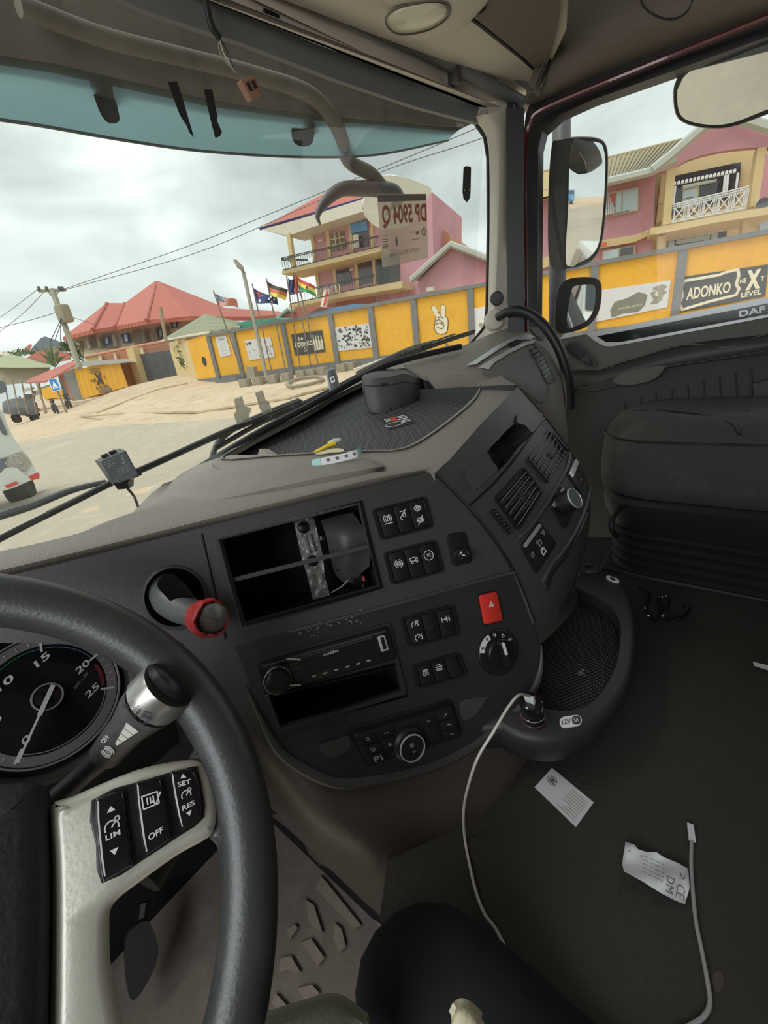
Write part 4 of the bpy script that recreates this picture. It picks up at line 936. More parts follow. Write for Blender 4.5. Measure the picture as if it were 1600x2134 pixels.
# --- right hand (vent) surface, a curved bulge running on from the centre panel
Lp = [(905, 985), (943, 1021), (980, 1061), (1022, 1113), (1060, 1171), (1088, 1231), (1110, 1291), (1127, 1342)]
Rp = [(1078, 803), (1128, 858), (1165, 905), (1195, 950), (1222, 1005), (1231, 1065), (1220, 1140), (1196, 1222)]
RX = PLN((.87, 0, 0), (-1, 0, 0)); rows = []
for i in range(8):
    l = PC(*Lp[i], .002); r = RX(*Rp[i]); row = []
    for s in np.linspace(0, 1, 7): row.append(l.lerp(r, s) + Vector((.0, -.75, .5)) * .035 * math.sin(math.pi * s))
    rows.append(row)
VR = smooth_rows(rows, 4, 3)
big = [[2 * r[0] - r[1]] + r + [2 * r[-1] - r[-2]] for r in VR]
big = [[2 * a - b for a, b in zip(big[0], big[1])]] + big + [[2 * a - b for a, b in zip(big[-1], big[-2])]]
vs_ = MB(); grid(vs_, big); VS = lift_mb(vs_)
VL = lambda u, v, h=0: VS(u, v, h)
cub = px_smooth([(1012, 947), (1040, 914), (1070, 884), (1090, 888), (1107, 905), (1082, 930), (1062, 958), (1036, 981), (1022, 968)], 2)
vo = [(909, 989), (943, 1021), (980, 1061), (1022, 1113), (1060, 1171), (1088, 1231), (1110, 1291), (1127, 1340)] + [(1150, 1305), (1194, 1220), (1218, 1140), (1229, 1065), (1220, 1006), (1193, 952), (1163, 907), (1126, 860), (1078, 806), (1000, 886)]
mb = MB(); patch(mb, vo, [cub], VL, .004, 22); part('vent_panel', mb, M['panel'], dash, 30)
mb = MB(); cb = [VL(u, v, .0) for u, v in cub]; bk = [p - Vector((-.25, -.75, .6)).normalized() * .045 for p in cb]; grid(mb, [cb, bk], closev=True); mb.add(bk, [list(range(len(bk)))]); part('cubby', mb, M['panel_dk'], dash)
for pts in ([(966, 985), (975, 972), (1010, 947), (1020, 960), (1034, 980), (1012, 1000), (986, 1022), (973, 1005)], [(1074, 868), (1086, 856), (1098, 856), (1128, 866), (1120, 884), (1106, 904), (1092, 890), (1075, 884)]):
    mb = MB(); patch(mb, px_smooth(pts, 3), [], lambda u, v: VS(u, v, .004), .004, 10); part('cubby_grip', mb, M['panel'], dash)
# the panel rolls round into its cheek and down to the shelf
mb = MB(); rows = []
for k, (dx, dy) in enumerate(((0, 0), (.012, .012), (.018, .05), (.02, .16), (.02, .30))):
    rows.append([p + Vector((dx, dy, 0)) for p in [r[-1] for r in VR]])
rows += []
grid(mb, rows)
b0 = [VR[-1][j] for j in range(len(VR[-1]))]; grid(mb, [b0, [p + Vector((0.0, .04, -.03)) for p in b0], [p + Vector((.0, .12, -.06)) for p in b0]])
part('side_cheek', mb, M['panel_dk'], dash)
# rim moulding at the bottom of the vent surface, and the panel seams
def vtube(name, pts, r, mt, h=.001, parent=dash):
    mb = MB(); tube(mb, catmull([VL(u, v, h) for u, v in pts], 4), r, 6); return part(name, mb, mt, parent)
vtube('panel_seam', [(909, 990), (943, 1023), (980, 1063), (1022, 1116), (1060, 1174), (1088, 1234), (1110, 1294)], .0022, M['black'])
vtube('panel_seam', [(977, 1053), (1030, 1005), (1080, 945), (1115, 895), (1135, 872)], .0018, M['black'])
vtube('vent_rim', [(1074, 1128), (1110, 1090), (1150, 1030), (1180, 975), (1186, 946)], .0036, M['panel'])
vtube('ledge', [(1228, 1018), (1217, 1062), (1196, 1110), (1170, 1150), (1145, 1180), (1128, 1215)], .0042, M['panel'])
vtube('panel_seam', [(1222, 1070), (1205, 1110), (1180, 1155), (1150, 1195), (1138, 1230)], .0022, M['black'])
# air vents
mat_edge = mat('slat_edge_grey', (.22, .22, .22), .5)
def vent(quad, n, label):
    q = qpx(VL, *quad, h=.002); w, h = q.w, q.h
    mb = MB(); o = rr(-.003, -.003, w + .003, h + .003, .006, 4); i = rr(0, 0, w, h, .004, 4); ringplate(mb, q, o, i, -.006, .003); v = part('air_vent', mb, M['key'], dash)
    mb = MB(); ext(mb, q, i, -.006, -.0035); part('vent_back', mb, M['matte'], v)
    for k in range(1, n + 1):
        b = h * (k - .35) / n; mb = MB(); box(mb, q.pt(w / 2, b, .0012), q.c[1] - q.c[0], q.n * .8 + (q.c[3] - q.c[0]).normalized() * .5, (q.c[3] - q.c[0]), w * .96, .006, .0010, 0); part('slat', mb, M['black'], v)
        mb = MB(); tube(mb, [q.pt(w * .03, b, .0042), q.pt(w * .97, b, .0042)], .0007, 6); part('slat_edge', mb, mat_edge, v)
    for k in range(1, 6):
        mb = MB(); boxab(mb, q.pt(w * k / 6, 0, -.002), q.pt(w * k / 6, h, -.002), .0015, .005); part('vane', mb, M['black'], v)
    mb = MB(); box(mb, q.pt(w * .5, h * .55, .0045), q.c[1] - q.c[0], q.c[3] - q.c[0], q.n, .009, .012, .006, .001); part('vent_tab', mb, M['panel_dk'], v)
    return v
vent(((1031, 1040), (1087, 978), (1123, 1027), (1076, 1101)), 5, '')
vent(((1100, 958), (1141, 901), (1174, 947), (1139, 1004)), 5, '')
for a, b in (((1022, 1064), (1060, 1110)), ((1148, 905), (1178, 940))):
    mb = MB(); p0, p1 = VL(*a, .001), VL(*b, .001); boxab(mb, p0, p1, .011, .006); tw = part('thumbwheel', mb, M['black'], dash)
    for k in range(7):
        t = (k + .5) / 7; p = p0.lerp(p1, t) + (VL.__call__(*a, .004) - p0); mb = MB(); box(mb, p, (p1 - p0), Vector((0, -.7, .7)), (p1 - p0).cross(Vector((0, -.7, .7))), .0028, .005, .010, .0006); part('wheel_rib', mb, M['gloss'], tw)
# white and red switch, rotary switch, lock switch on the vent panel
qa = qpx(VL, (1180, 988), (1194, 957), (1217, 994), (1207, 1031))
mb = MB(); ext(mb, qa, rr(0, 0, qa.w, qa.h, .003), 0, .004, .001); sa = part('heater_switch', mb, M['key'], dash)
mb = MB(); ext(mb, qa, rr(qa.w * .05, qa.h * .02, qa.w * .95, qa.h * .24, .001), .003, .0075, .0005); part('white_rocker', mb, M['white'], sa)
for a, b, m_ in ((.55, .52, 'flagred'), (.35, .72, 'flagred'), (.55, .74, 'white')):
    mb = MB(); ext(mb, qa, circ(qa.w * a, qa.h * b, .0022, 10), .004, .0046); part('switch_mark', mb, M[m_], sa)
qb = qpx(VL, (1144, 1053), (1168, 1014), (1192, 1066), (1173, 1104))
mb = MB(); ext(mb, qb, rr(0, 0, qb.w, qb.h, .004), 0, .004, .001); sb = part('rotary_switch', mb, M['key'], dash)
kc = VL(1167, 1051, .004); kax = (Vector((-.1, -.80, .55))).normalized()
mb = MB(); lathe(mb, kc, kax, [(.0195, 0), (.0190, .016), (.0178, .024), (.0165, .0250), (.0, .0245)], 32); kn = part('rotary_knob', mb, M['key'], sb)
mb = MB(); lathe(mb, kc, kax, [(.0166, .0248), (.0170, .026), (.0178, .0258), (.0182, .0235)], 32); part('knob_ring', mb, M['silver'], kn)
mb = MB(); ext(mb, qb, rr(qb.w * .05, qb.h * .03, qb.w * .95, qb.h * .16, .001), .003, .0055); part('silver_edge', mb, M['silver'], sb)
ql = qpx(VL, (1085, 1139), (1121, 1089), (1155, 1132), (1115, 1194))
mb = MB(); ext(mb, ql, rr(-.002, -.002, ql.w + .002, ql.h + .002, .006), 0, .003, .001); sl = part('door_lock_switch', mb, M['key'], dash)
mb = MB(); ext(mb, ql, rr(ql.w * .06, ql.h * .05, ql.w * .94, ql.h * .95, .003), .002, .0055, .001); part('rocker', mb, M['key'], sl)
mb = MB(); ext(mb, ql, rr(ql.w * .05, ql.h * .0, ql.w * .95, ql.h * .1, .001), .003, .0062); part('silver_edge', mb, M['silver'], sl)
mb = MB(); HI = .006; icon(mb, ql, 'unlock', ql.w * .55, ql.h * .36, .013); icon(mb, ql, 'lamp', ql.w * .85, ql.h * .3, .009); part('rocker_symbol', mb, M['grey'], sl)
mb = MB(); HI = .006; icon(mb, ql, 'lock', ql.w * .5, ql.h * .66, .014, .002); part('rocker_symbol', mb, M['white'], sl)
mb = MB(); HI = .006; icon(mb, ql, 'sun', ql.w * .14, ql.h * .45, .009); part('rocker_symbol', mb, M['grey'], sl)

# --- dash top: grained pad with the storage tray
A_ = P(460, 955, .80); B_ = P(1000, 805, .95); C_ = PC(905, 984, .004)
TP = plane3(A_, B_, C_)
# front roll of the pad
fr0 = [(-260, 1262), (0, 1202), (200, 1153), (430, 1095), (600, 1053), (760, 1014), (880, 985)]
fr1 = [(-260, 1243), (0, 1183), (200, 1135), (430, 1077), (600, 1036), (760, 997), (885, 976)]
fr2 = [(-260, 1215), (0, 1157), (150, 1122), (280, 1087), (430, 1050), (600, 1015), (760, 985)]
R0 = [PC(u, v, .004) for u, v in fr0]; R00 = [p - PC.n * .02 for p in R0]
R1_ = [PC(u, v, .012) for u, v in fr1]
f2_ = lambda u, v: CAM + ray(u, v) * ((R1_[min(6, max(0, [i for i in range(7) if fr2[i][0] <= u][-1]))] - CAM).dot(Vector(tuple(RM[:, 2]))) + .03)
FW = Vector((RM[0][2], RM[1][2], RM[2][2]))
def depth(p): return (p - CAM).dot(FW)
R2_ = [P(*fr2[i], depth(R1_[i]) + .035) for i in range(6)] + [P(*fr2[6], depth(R1_[6]) + .03)]
tq = lambda u, v, d: P(u, v, depth(TP(u, v)) + d)
print('TPDEPTH', [(u, round(depth(TP(u, v)), 3)) for u, v in ((462, 952), (590, 975), (600, 1000), (760, 965), (880, 955), (730, 942))], [round(depth(p), 3) for p in R1_])
R3_ = [P(-262, 1214, depth(R1_[0]) + .07), P(0, 1160, depth(R1_[1]) + .07), P(150, 1126, depth(R1_[2]) + .07)] + [R2_[3] + Vector((0, .06, -.004)), P(395, 1035, .62), P(590, 985, .63), tq(775, 968, .006)]
R4_ = [p + Vector((0, .12, -.10)) for p in R3_[:3]] + [P(300, 1088, .69), P(360, 1010, .76), tq(560, 958, .01), tq(775, 955, .012)]
mb = MB(); sm = smooth_rows([R00, R0, R1_, R2_, R3_, R4_], 4, 5); grid(mb, sm); part('pad_front', mb, M['pad'], dash, 60)
# hood behind the bay: rises from the pad to the windscreen
mb = MB(); loftpx(mb, [[(270, 1090, .66), (330, 1072, .60), (430, 1048, .565), (600, 1010, .575), (760, 978, .60), (800, 972, .63)],
                       [(285, 1083, .72), (340, 1030, .70), (440, 1003, .665), (600, 975, .66), (740, 952, .70), (780, 950, .72)],
                       [(300, 1072, .78), (350, 1020, .80), (430, 978, .79), (580, 955, .745), (700, 945, .76), (720, 944, .77)],
                       [(330, 1046, .83), (375, 988, .86), (462, 952, .805), (520, 948, .80), (560, 948, .80), (600, 946, .81)]], 4, 4, .012)
part('pad_hood', mb, M['pad'], dash, 60)
tray = px_smooth([(462, 956), (510, 925), (560, 898), (640, 858), (700, 823), (780, 786), (830, 768), (900, 769), (960, 780), (997, 800), (992, 826), (955, 862), (900, 903), (858, 928), (820, 938), (760, 940), (660, 944), (560, 950)], 3)
po = [(440, 966), (462, 950), (500, 925), (555, 893), (640, 850), (700, 815), (780, 776), (840, 755), (920, 732), (1000, 724), (1038, 775), (1052, 790), (1078, 803), (1070, 826), (1030, 868), (985, 916), (940, 955), (905, 986), (885, 982), (860, 982), (760, 984), (600, 996), (500, 1000)]
mb = MB(); patch(mb, po, [tray], TP, .012, 0); part('pad_top', mb, M['pad'], dash)
mb = MB(); n = len(tray); rows = []
ct = (sum(p[0] for p in tray) / n, sum(p[1] for p in tray) / n)
for k, h in ((1.012, .0), (1.006, .0035), (.995, .0025), (.985, -.004), (.975, -.022), (.965, -.028)):
    rows.append([TP(ct[0] + (u - ct[0]) * k, ct[1] + (v - ct[1]) * k, h) for u, v in tray])
grid(mb, rows, closev=True); part('tray_rim', mb, M['pad'], dash, 60)
M['ribbed'] = mat('ribbed_tray_mat', (.060, .062, .064), .55)
def ribmat(m):
    t = m.node_tree; b = t.nodes['Principled BSDF']; tc = N(t, 'ShaderNodeTexCoord'); mp = N(t, 'ShaderNodeMapping'); mp.inputs['Rotation'].default_value = (0, 0, math.radians(10))
    w1 = N(t, 'ShaderNodeTexWave'); w1.bands_direction = 'X'; w1.inputs['Scale'].default_value = 42; w2 = N(t, 'ShaderNodeTexWave'); w2.bands_direction = 'Y'; w2.inputs['Scale'].default_value = 30
    t.links.new(tc.outputs['Object'], mp.inputs[0]); t.links.new(mp.outputs[0], w1.inputs[0]); t.links.new(mp.outputs[0], w2.inputs[0])
    mu = N(t, 'ShaderNodeMath', operation='MULTIPLY'); t.links.new(w1.outputs['Fac'], mu.inputs[0]); t.links.new(w2.outputs['Fac'], mu.inputs[1])
    bp = N(t, 'ShaderNodeBump'); bp.inputs['Distance'].default_value = .002; t.links.new(mu.outputs[0], bp.inputs['Height']); t.links.new(bp.outputs[0], b.inputs['Normal'])
    mx = N(t, 'ShaderNodeMix', data_type='RGBA'); mx.inputs[6].default_value = (.036, .037, .039, 1); mx.inputs[7].default_value = (.10, .102, .104, 1); t.links.new(mu.outputs[0], mx.inputs[0]); t.links.new(mx.outputs[2], b.inputs['Base Color'])
ribmat(M['ribbed'])
TRF = lambda u, v, h=0: TP(u, v, -.026 + h)
mb = MB(); patch(mb, [(ct[0] + (u - ct[0]) * 1.01, ct[1] + (v - ct[1]) * 1.01) for u, v in tray], [], TRF, .006); part('tray_mat', mb, M['ribbed'], dash)
# windscreen base strip between tray and glass
mb = MB(); tube(mb, catmull([P(320, 1052, .87), P(380, 1000, .87), P(462, 948, .84), P(560, 890, .90), P(640, 848, .97), P(780, 772, 1.08), P(860, 745, 1.12), P(960, 722, 1.15)], 4), .008, 8); part('glass_seal', mb, M['seal'], dash)

# --- passenger side of the dash
mb = MB(); loftpx(mb, [[(840, 757, 1.18), (900, 738, 1.2), (960, 722, 1.22), (1004, 704, 1.24), (1040, 688, 1.26), (1075, 680, 1.27), (1110, 681, 1.26), (1132, 692, 1.25), (1148, 715, 1.23)],
                       [(850, 764, 1.12), (905, 748, 1.14), (955, 738, 1.15), (990, 722, 1.16), (1030, 702, 1.17), (1068, 694, 1.18), (1105, 697, 1.18), (1135, 713, 1.17), (1160, 745, 1.17)],
                       [(860, 772, 1.07), (915, 762, 1.08), (955, 758, 1.08), (985, 750, 1.09), (1022, 734, 1.09), (1066, 718, 1.10), (1106, 716, 1.11), (1142, 738, 1.12), (1168, 780, 1.14)],
                       [(880, 782, 1.02), (930, 778, 1.02), (975, 774, 1.03), (1010, 772, 1.03), (1050, 758, 1.04), (1080, 745, 1.06), (1118, 745, 1.07), (1150, 785, 1.09), (1174, 830, 1.12)],
                       [(900, 800, 1.0), (950, 792, 1.0), (1000, 788, 1.0), (1040, 790, 1.0), (1068, 800, 1.01), (1098, 815, 1.02), (1130, 835, 1.04), (1156, 850, 1.07), (1180, 875, 1.11)],
                       [(950, 900, 1.02), (1000, 880, 1.02), (1030, 870, 1.02), (1060, 860, 1.02), (1090, 868, 1.03), (1120, 890, 1.04), (1145, 910, 1.06), (1165, 925, 1.08), (1184, 945, 1.11)],
                       [(1000, 1200, 1.02), (1040, 1150, 1.03), (1070, 1100, 1.03), (1090, 1100, 1.04), (1110, 1130, 1.05), (1130, 1160, 1.06), (1150, 1180, 1.08), (1170, 1190, 1.09), (1190, 1200, 1.12)]], 4, 4, .01)
part('passenger_dash', mb, M['pad'], dash, 60); PD = lift_mb(mb)
pd = lambda h: (lambda u, v, k=0: PD(u, v, h + k))
mb = MB(); patch(mb, px_smooth([(1003, 780), (1040, 752), (1080, 735), (1104, 726), (1120, 750), (1138, 800), (1142, 835), (1120, 838), (1090, 815), (1060, 797), (1030, 790)], 2), [], pd(.003), .003, 12); part('airbag_lid', mb, M['lid'], dash)
for pts in ([(971, 766), (985, 758), (1030, 728), (1072, 706), (1098, 699), (1113, 706), (1104, 712), (1085, 712), (1048, 727), (1010, 752), (992, 764)], [(997, 770), (1020, 756), (1060, 732), (1095, 716), (1114, 712), (1110, 719), (1090, 726), (1062, 740), (1030, 760), (1018, 775)]):
    mb = MB(); patch(mb, pts, [], pd(.006), .006, 12); part('silver_blade', mb, M['silver'], dash)
mb = MB(); patch(mb, [(1055, 722), (1078, 712), (1084, 718), (1062, 730)], [], pd(.007), .004, 10); part('blade_gap', mb, M['black'], dash)
mb = MB(); patch(mb, px_smooth([(1099, 726), (1112, 722), (1130, 745), (1150, 785), (1153, 794), (1140, 801), (1134, 796), (1122, 770), (1108, 745)], 3), [], pd(.005), .005, 10); v3 = part('air_vent', mb, M['black'], dash)
for k in range(8):
    t = k / 7; a = PD(1104 + 30 * t, 732 + 60 * t, .007); b = PD(1116 + 32 * t, 728 + 52 * t, .007); mb = MB(); tube(mb, [a, b], .0014, 5); part('slat', mb, M['panel'], v3)
mb = MB(); patch(mb, px_smooth([(1101, 685), (1112, 683), (1126, 690), (1134, 703), (1128, 711), (1118, 705)], 3), [], pd(.004), .004, 10); v4 = part('demister_vent', mb, M['panel_dk'], dash)
for k in range(4):
    a = PD(1106 + 4 * k, 688 + 2 * k, .006); b = PD(1118 + 4 * k, 705 + 1 * k, .006); mb = MB(); tube(mb, [a, b], .0013, 5); part('slat', mb, M['pad'], v4)

# --- instrument cluster behind the wheel
CLn = Vector((.10, -.86, .50)); CL0 = P(97, 1453, .47); CLP = PLN(CL0, CLn)
mb = MB(); patch(mb, px_smooth([(-300, 1330), (-100, 1300), (60, 1300), (160, 1320), (250, 1370), (300, 1415), (340, 1480), (420, 1520), (430, 1580), (380, 1660), (200, 1680), (-300, 1700)], 3), [], CLP, .01, 0); part('cluster_panel', mb, M['panel'], dash)
xa = Vector((1, 0, 0)); xa = (xa - CLP.n * xa.dot(CLP.n)).normalized(); yb = CLP.n.cross(xa) * 1; yb = yb if yb.z < 0 else -yb
gcn = CLP(97, 1453, 0); gR = .0655
qG = Q(gcn - xa * .08 - yb * .08, gcn + xa * .08 - yb * .08, gcn + xa * .08 + yb * .08, gcn - xa * .08 + yb * .08)
gauge = 'rev_counter'
mb = MB(); lathe(mb, gcn, CLP.n, [(gR * 1.36, .0), (gR * 1.38, .010), (gR * 1.30, .016), (gR * 1.22, .012), (gR * 1.18, -.001), (gR * 1.1, -.002)], 56); gg = part('gauge_hood', mb, M['panel_dk'], dash)
mb = MB(); lathe(mb, gcn, CLP.n, [(gR * 1.13, 0), (gR * 1.13, .0012), (0, .0012)], 48); g2 = part('rev_counter', mb, M['screen'], dash)
mb = MB(); lathe(mb, gcn, CLP.n, [(gR * .90, .0013), (gR * .905, .003), (gR * 1.05, .003), (gR * 1.06, .0013)], 64); part('scale_ring', mb, mat('scale_ring', (.50, .51, .53), .3, .6), g2)
mb = MB(); lathe(mb, gcn, CLP.n, [(gR * 1.07, .0013), (gR * 1.08, .0045), (gR * 1.10, .0045), (gR * 1.11, .0013)], 64); part('outer_ring', mb, M['silver'], g2)
GC = (.08, .08)
def gp(r, ang): t = math.radians(ang); return (GC[0] + gR * r * math.cos(t), GC[1] + gR * r * math.sin(t))
mb = MB()
def gang(u, v):
    p = CLP(u, v, 0) - gcn; return math.degrees(math.atan2(p.dot(yb), p.dot(xa)))
A0 = gang(45, 1560); A25 = gang(206, 1437); A20 = gang(183, 1380); A15 = gang(84, 1345)
if A0 < 0: A0 += 360
ang_at = {0: A0, 15: A15, 20: A20, 25: A25}
for _k2 in (15, 20, 25):
    while ang_at[_k2] < A0: ang_at[_k2] += 360
def av(x): return float(np.interp(x, [0, 15, 20, 25], [ang_at[0], ang_at[15], ang_at[20], ang_at[25]]))
for k in range(0, 26):
    a = av(k); big = k % 5 == 0
    stroke(mb, qG, [gp(.80 if big else .95, a), gp(1.0, a)], .0022 if big else .0006, .0036)
part('scale_marks', mb, M['white'], g2)
for k in range(0, 26, 5):
    a = av(k); c = gp(.66, a); s = .0075; mb = MB(); text(mb, qG, str(k), c[0] - s * .55 * len(str(k)), c[1] - s * .5, c[0] + s * .55 * len(str(k)), c[1] + s * .5, .002, .02, rot=-18, skew=.25); part('scale_number', mb, M['white'], g2)
c = gp(.52, av(22.3)); mb = MB(); text(mb, qG, 'RPM x 100', c[0] - .010, c[1] - .0015, c[0] + .010, c[1] + .0015, .002, rot=-26); part('scale_unit', mb, M['grey'], g2)
def garc(r0, r1, a0, a1, mt, nm):
    o = part(nm, arc(qG, GC, gR * r0, gR * r1, a0, a1, .0022, 30), mt, g2)
garc(.845, .86, av(9), av(14), mat('scale_green', (.03, .25, .07), .6), 'green_band'); garc(.80, .85, av(21), av(24.5), mat('scale_redband', (.22, .03, .04), .6), 'red_band'); garc(.84, .855, av(14), av(20), mat('scale_blue', (.10, .16, .25), .6), 'blue_band')
garc(.86, .875, av(25), ang_at[0] + 360, M['silver'], 'lower_arc')
mb = MB(); lathe(mb, gcn, CLP.n, [(gR * .22, .0013), (gR * .22, .006), (gR * .17, .0075), (0, .0075)], 32); part('hub', mb, M['gloss'], g2)
mb = MB(); lathe(mb, gcn, CLP.n, [(gR * .20, .006), (gR * .205, .0082), (gR * .225, .0082), (gR * .23, .006)], 32); part('hub_ring', mb, M['silver'], g2)
na = gang(48, 1560); c1_ = gp(-.16, na); c2_ = gp(.98, na)
mb = MB(); stroke(mb, qG, [c1_, c2_], .0022, .0095); stroke(mb, qG, [gp(-.17, na), gp(.28, na)], .0045, .0098); part('needle', mb, M['white'], g2)
# a sliver of the neighbouring speedometer
gc2 = gcn - xa * .175 ; mb = MB(); lathe(mb, gc2, CLP.n, [(gR * 1.36, .0), (gR * 1.38, .010), (gR * 1.30, .016), (gR * 1.18, -.001), (gR * 1.1, .0012), (0, .0012)], 48); part('gauge_hood', mb, M['panel_dk'], dash)
mb = MB(); lathe(mb, gc2, CLP.n, [(gR * .90, .0013), (gR * .905, .003), (gR * 1.05, .003), (gR * 1.06, .0013)], 48); part('speedometer', mb, M['silver'], dash)
mb = MB(); c = PC(3, 1366, 0); text(mb, qG, '0', GC[0] - .062, GC[1] - .040, GC[0] - .057, GC[1] - .033, .003, .02); part('scale_number', mb, M['white'], g2)

# dash body behind the faces, closing the cab below the glass
mb = MB()
body = [PC(u, v, -.16) for u, v in ((-300, 1330), (0, 1270), (430, 1160), (880, 1040), (1100, 1380), (900, 1640), (560, 1700), (-300, 1800))]
b2 = [p + Vector((0, .18, -.1)) for p in body]; grid(mb, [body, b2], closev=True); mb.add(body, [list(range(8))]); part('inner_carrier', mb, M['matte'], dash)
# --- lower brown trim and the storage shelf bowl
pz = lambda u, v, d: (u, v, depth(PC(u, v)) + d)
mb = MB(); loftpx(mb, [[pz(440, 1400, .10), pz(545, 1480, .06), pz(640, 1560, .05), pz(720, 1600, .05), pz(860, 1575, .05), pz(960, 1530, .05), pz(1050, 1470, .06), pz(1110, 1400, .08)],
                       [pz(460, 1480, .08), pz(560, 1570, .025), pz(640, 1612, .012), pz(720, 1640, .010), pz(860, 1614, .010), pz(960, 1574, .014), pz(1050, 1514, .03), pz(1120, 1440, .07)],
                       [(470, 1560, .60), (590, 1680, .57), (660, 1730, .54), (760, 1760, .54), (860, 1750, .56), (960, 1720, .58), (1030, 1700, .60), (1080, 1690, .63)],
                       [(480, 1620, .66), (595, 1715, .68), (690, 1808, .67), (780, 1830, .60), (870, 1830, .62), (960, 1810, .63), (1030, 1790, .64), (1060, 1780, .65)],
                       [(500, 1650, .80), (600, 1728, .80), (692, 1815, .79), (788, 1905, .77), (880, 1960, .68), (960, 1930, .67), (1030, 1900, .67), (1060, 1880, .67)]], 4, 4, .006)
lt = struct('trim_11', mb, M['trimbrown'], 60)
TZ = PLN((0, 0, .72), (0, 0, 1))
ro = [(1226, 1186), (1247, 1186), (1272, 1197), (1295, 1217), (1310, 1245), (1318, 1290), (1320, 1330), (1312, 1394), (1292, 1440), (1267, 1474), (1240, 1500), (1214, 1516), (1180, 1530), (1140, 1536), (1092, 1530), (1060, 1518), (1043, 1508)]
ri = [(1196, 1218), (1212, 1226), (1235, 1238), (1258, 1252), (1275, 1270), (1286, 1292), (1290, 1315), (1287, 1353), (1280, 1385), (1268, 1412), (1255, 1434), (1240, 1453), (1222, 1468), (1196, 1477), (1161, 1479), (1135, 1474), (1110, 1464)]
shelf = thing('storage_shelf', 'black half-round storage shelf with a dimpled floor jutting from the console', 'shelf')
o3 = [Vector(p) for p in [TZ(u, v) for u, v in ro]]; i3 = [TZ(u, v) for u, v in ri]
ctr = Vector((.70, .27, .72))
rows = []
def mix(p, d, z): 
    q = p + (p - ctr).normalized() * d; q.z += z; return q
o3 = catmull(o3, 3); i3 = catmull(i3, 3)
for base, d, z in ((i3, 0.004, -.035), (i3, 0, -.004), (i3, .003, .001), (o3, -.006, .001), (o3, 0, -.002), (o3, .004, -.008), (o3, .005, -.025), (o3, -.004, -.055), (o3, -.02, -.075), (o3, -.05, -.085)):
    rows.append([mix(p, d, z) for p in base])
mb = MB(); grid(mb, rows); a0 = [r[0] for r in rows]; grid(mb, [[r[-1] for r in rows], [r[-1] + Vector((-.05, .06, 0)) for r in rows]]); part('shelf_rim', mb, M['panel_dk'], shelf, 50)
mb = MB(); fl = [Vector((p.x, p.y, .69)) for p in i3] + [Vector((.455, .20, .69)), Vector((.49, .30, .69)), Vector((.72, .37, .69)), Vector((.95, .27, .69))]
tr_ = [list(t_) for t_ in tessellate_polygon([fl])]; mb.add(fl, tr_); mb.add([p - Vector((0, 0, .008)) for p in fl], tr_)
M['dimple'] = mat('dimpled_rubber', (.018, .018, .02), .45)
def dimple(m):
    t = m.node_tree; b = t.nodes['Principled BSDF']; tc = N(t, 'ShaderNodeTexCoord'); v = N(t, 'ShaderNodeTexVoronoi'); v.inputs['Scale'].default_value = 190; v.inputs['Randomness'].default_value = 0
    mp = N(t, 'ShaderNodeMapping'); mp.inputs['Scale'].default_value = (1, 1, 0); mp.inputs['Rotation'].default_value = (0, 0, .6)
    t.links.new(tc.outputs['Object'], mp.inputs[0]); t.links.new(mp.outputs[0], v.inputs['Vector']); bp = N(t, 'ShaderNodeBump'); bp.inputs['Distance'].default_value = .004; t.links.new(v.outputs['Distance'], bp.inputs['Height']); t.links.new(bp.outputs[0], b.inputs['Normal'])
    r = N(t, 'ShaderNodeValToRGB'); r.color_ramp.elements[0].color = (.075, .078, .08, 1); r.color_ramp.elements[0].position = .15; r.color_ramp.elements[1].color = (.014, .014, .015, 1); r.color_ramp.elements[1].position = .45
    t.links.new(v.outputs['Distance'], r.inputs[0]); t.links.new(r.outputs[0], b.inputs['Base Color'])
dimple(M['dimple']); part('shelf_floor', mb, M['dimple'], shelf)
random.seed(9); mb = MB(); z0 = PLN((0, 0, .691), (0, 0, 1))
for k in range(26):
    u = 1212 + random.gauss(0, 4); v = 1402 + random.gauss(0, 7); p = z0(u, v); a = random.uniform(0, 6.28); tube(mb, [p, p + Vector((.004 * math.cos(a), .004 * math.sin(a), .0005))], .0004, 4)
o = part('residue', mb, M['scuff'], shelf); o['kind'] = 'stuff'
# 12V sockets and plates
qs = Q(*[TZ(u, v, .0025) for u, v in ((1164, 1496), (1210, 1489), (1214, 1511), (1168, 1518))])
mb = MB(); ext(mb, qs, rr(0, 0, qs.w, qs.h, qs.h * .45, 5), -.001, .0008); p12 = part('socket_label', mb, M['white'], shelf)
mb = MB(); ext(mb, qs, rr(qs.w * .56, qs.h * .1, qs.w * .95, qs.h * .9, qs.h * .3, 5), .0005, .0012); part('label_field', mb, M['ink'], p12)
mb = MB(); text(mb, qs, '12V', qs.w * .1, qs.h * .28, qs.w * .5, qs.h * .74, .0012, .02); part('label_text', mb, M['ink'], p12)
mb = MB(); text(mb, qs, '5A', qs.w * .64, qs.h * .3, qs.w * .86, qs.h * .7, .0017, .02); part('label_text', mb, M['white'], p12)
qs2 = Q(*[TZ(u, v, .0025) for u, v in ((1262, 1198), (1288, 1206), (1292, 1217), (1264, 1208))])
mb = MB(); ext(mb, qs2, rr(0, 0, qs2.w, qs2.h, qs2.h * .45, 5), -.001, .0008); p13 = part('socket_label', mb, M['white'], shelf)
mb = MB(); ext(mb, qs2, rr(qs2.w * .3, qs2.h * .2, qs2.w * .7, qs2.h * .8, .001, 2), .0005, .0012); part('label_field', mb, M['ink'], p13)
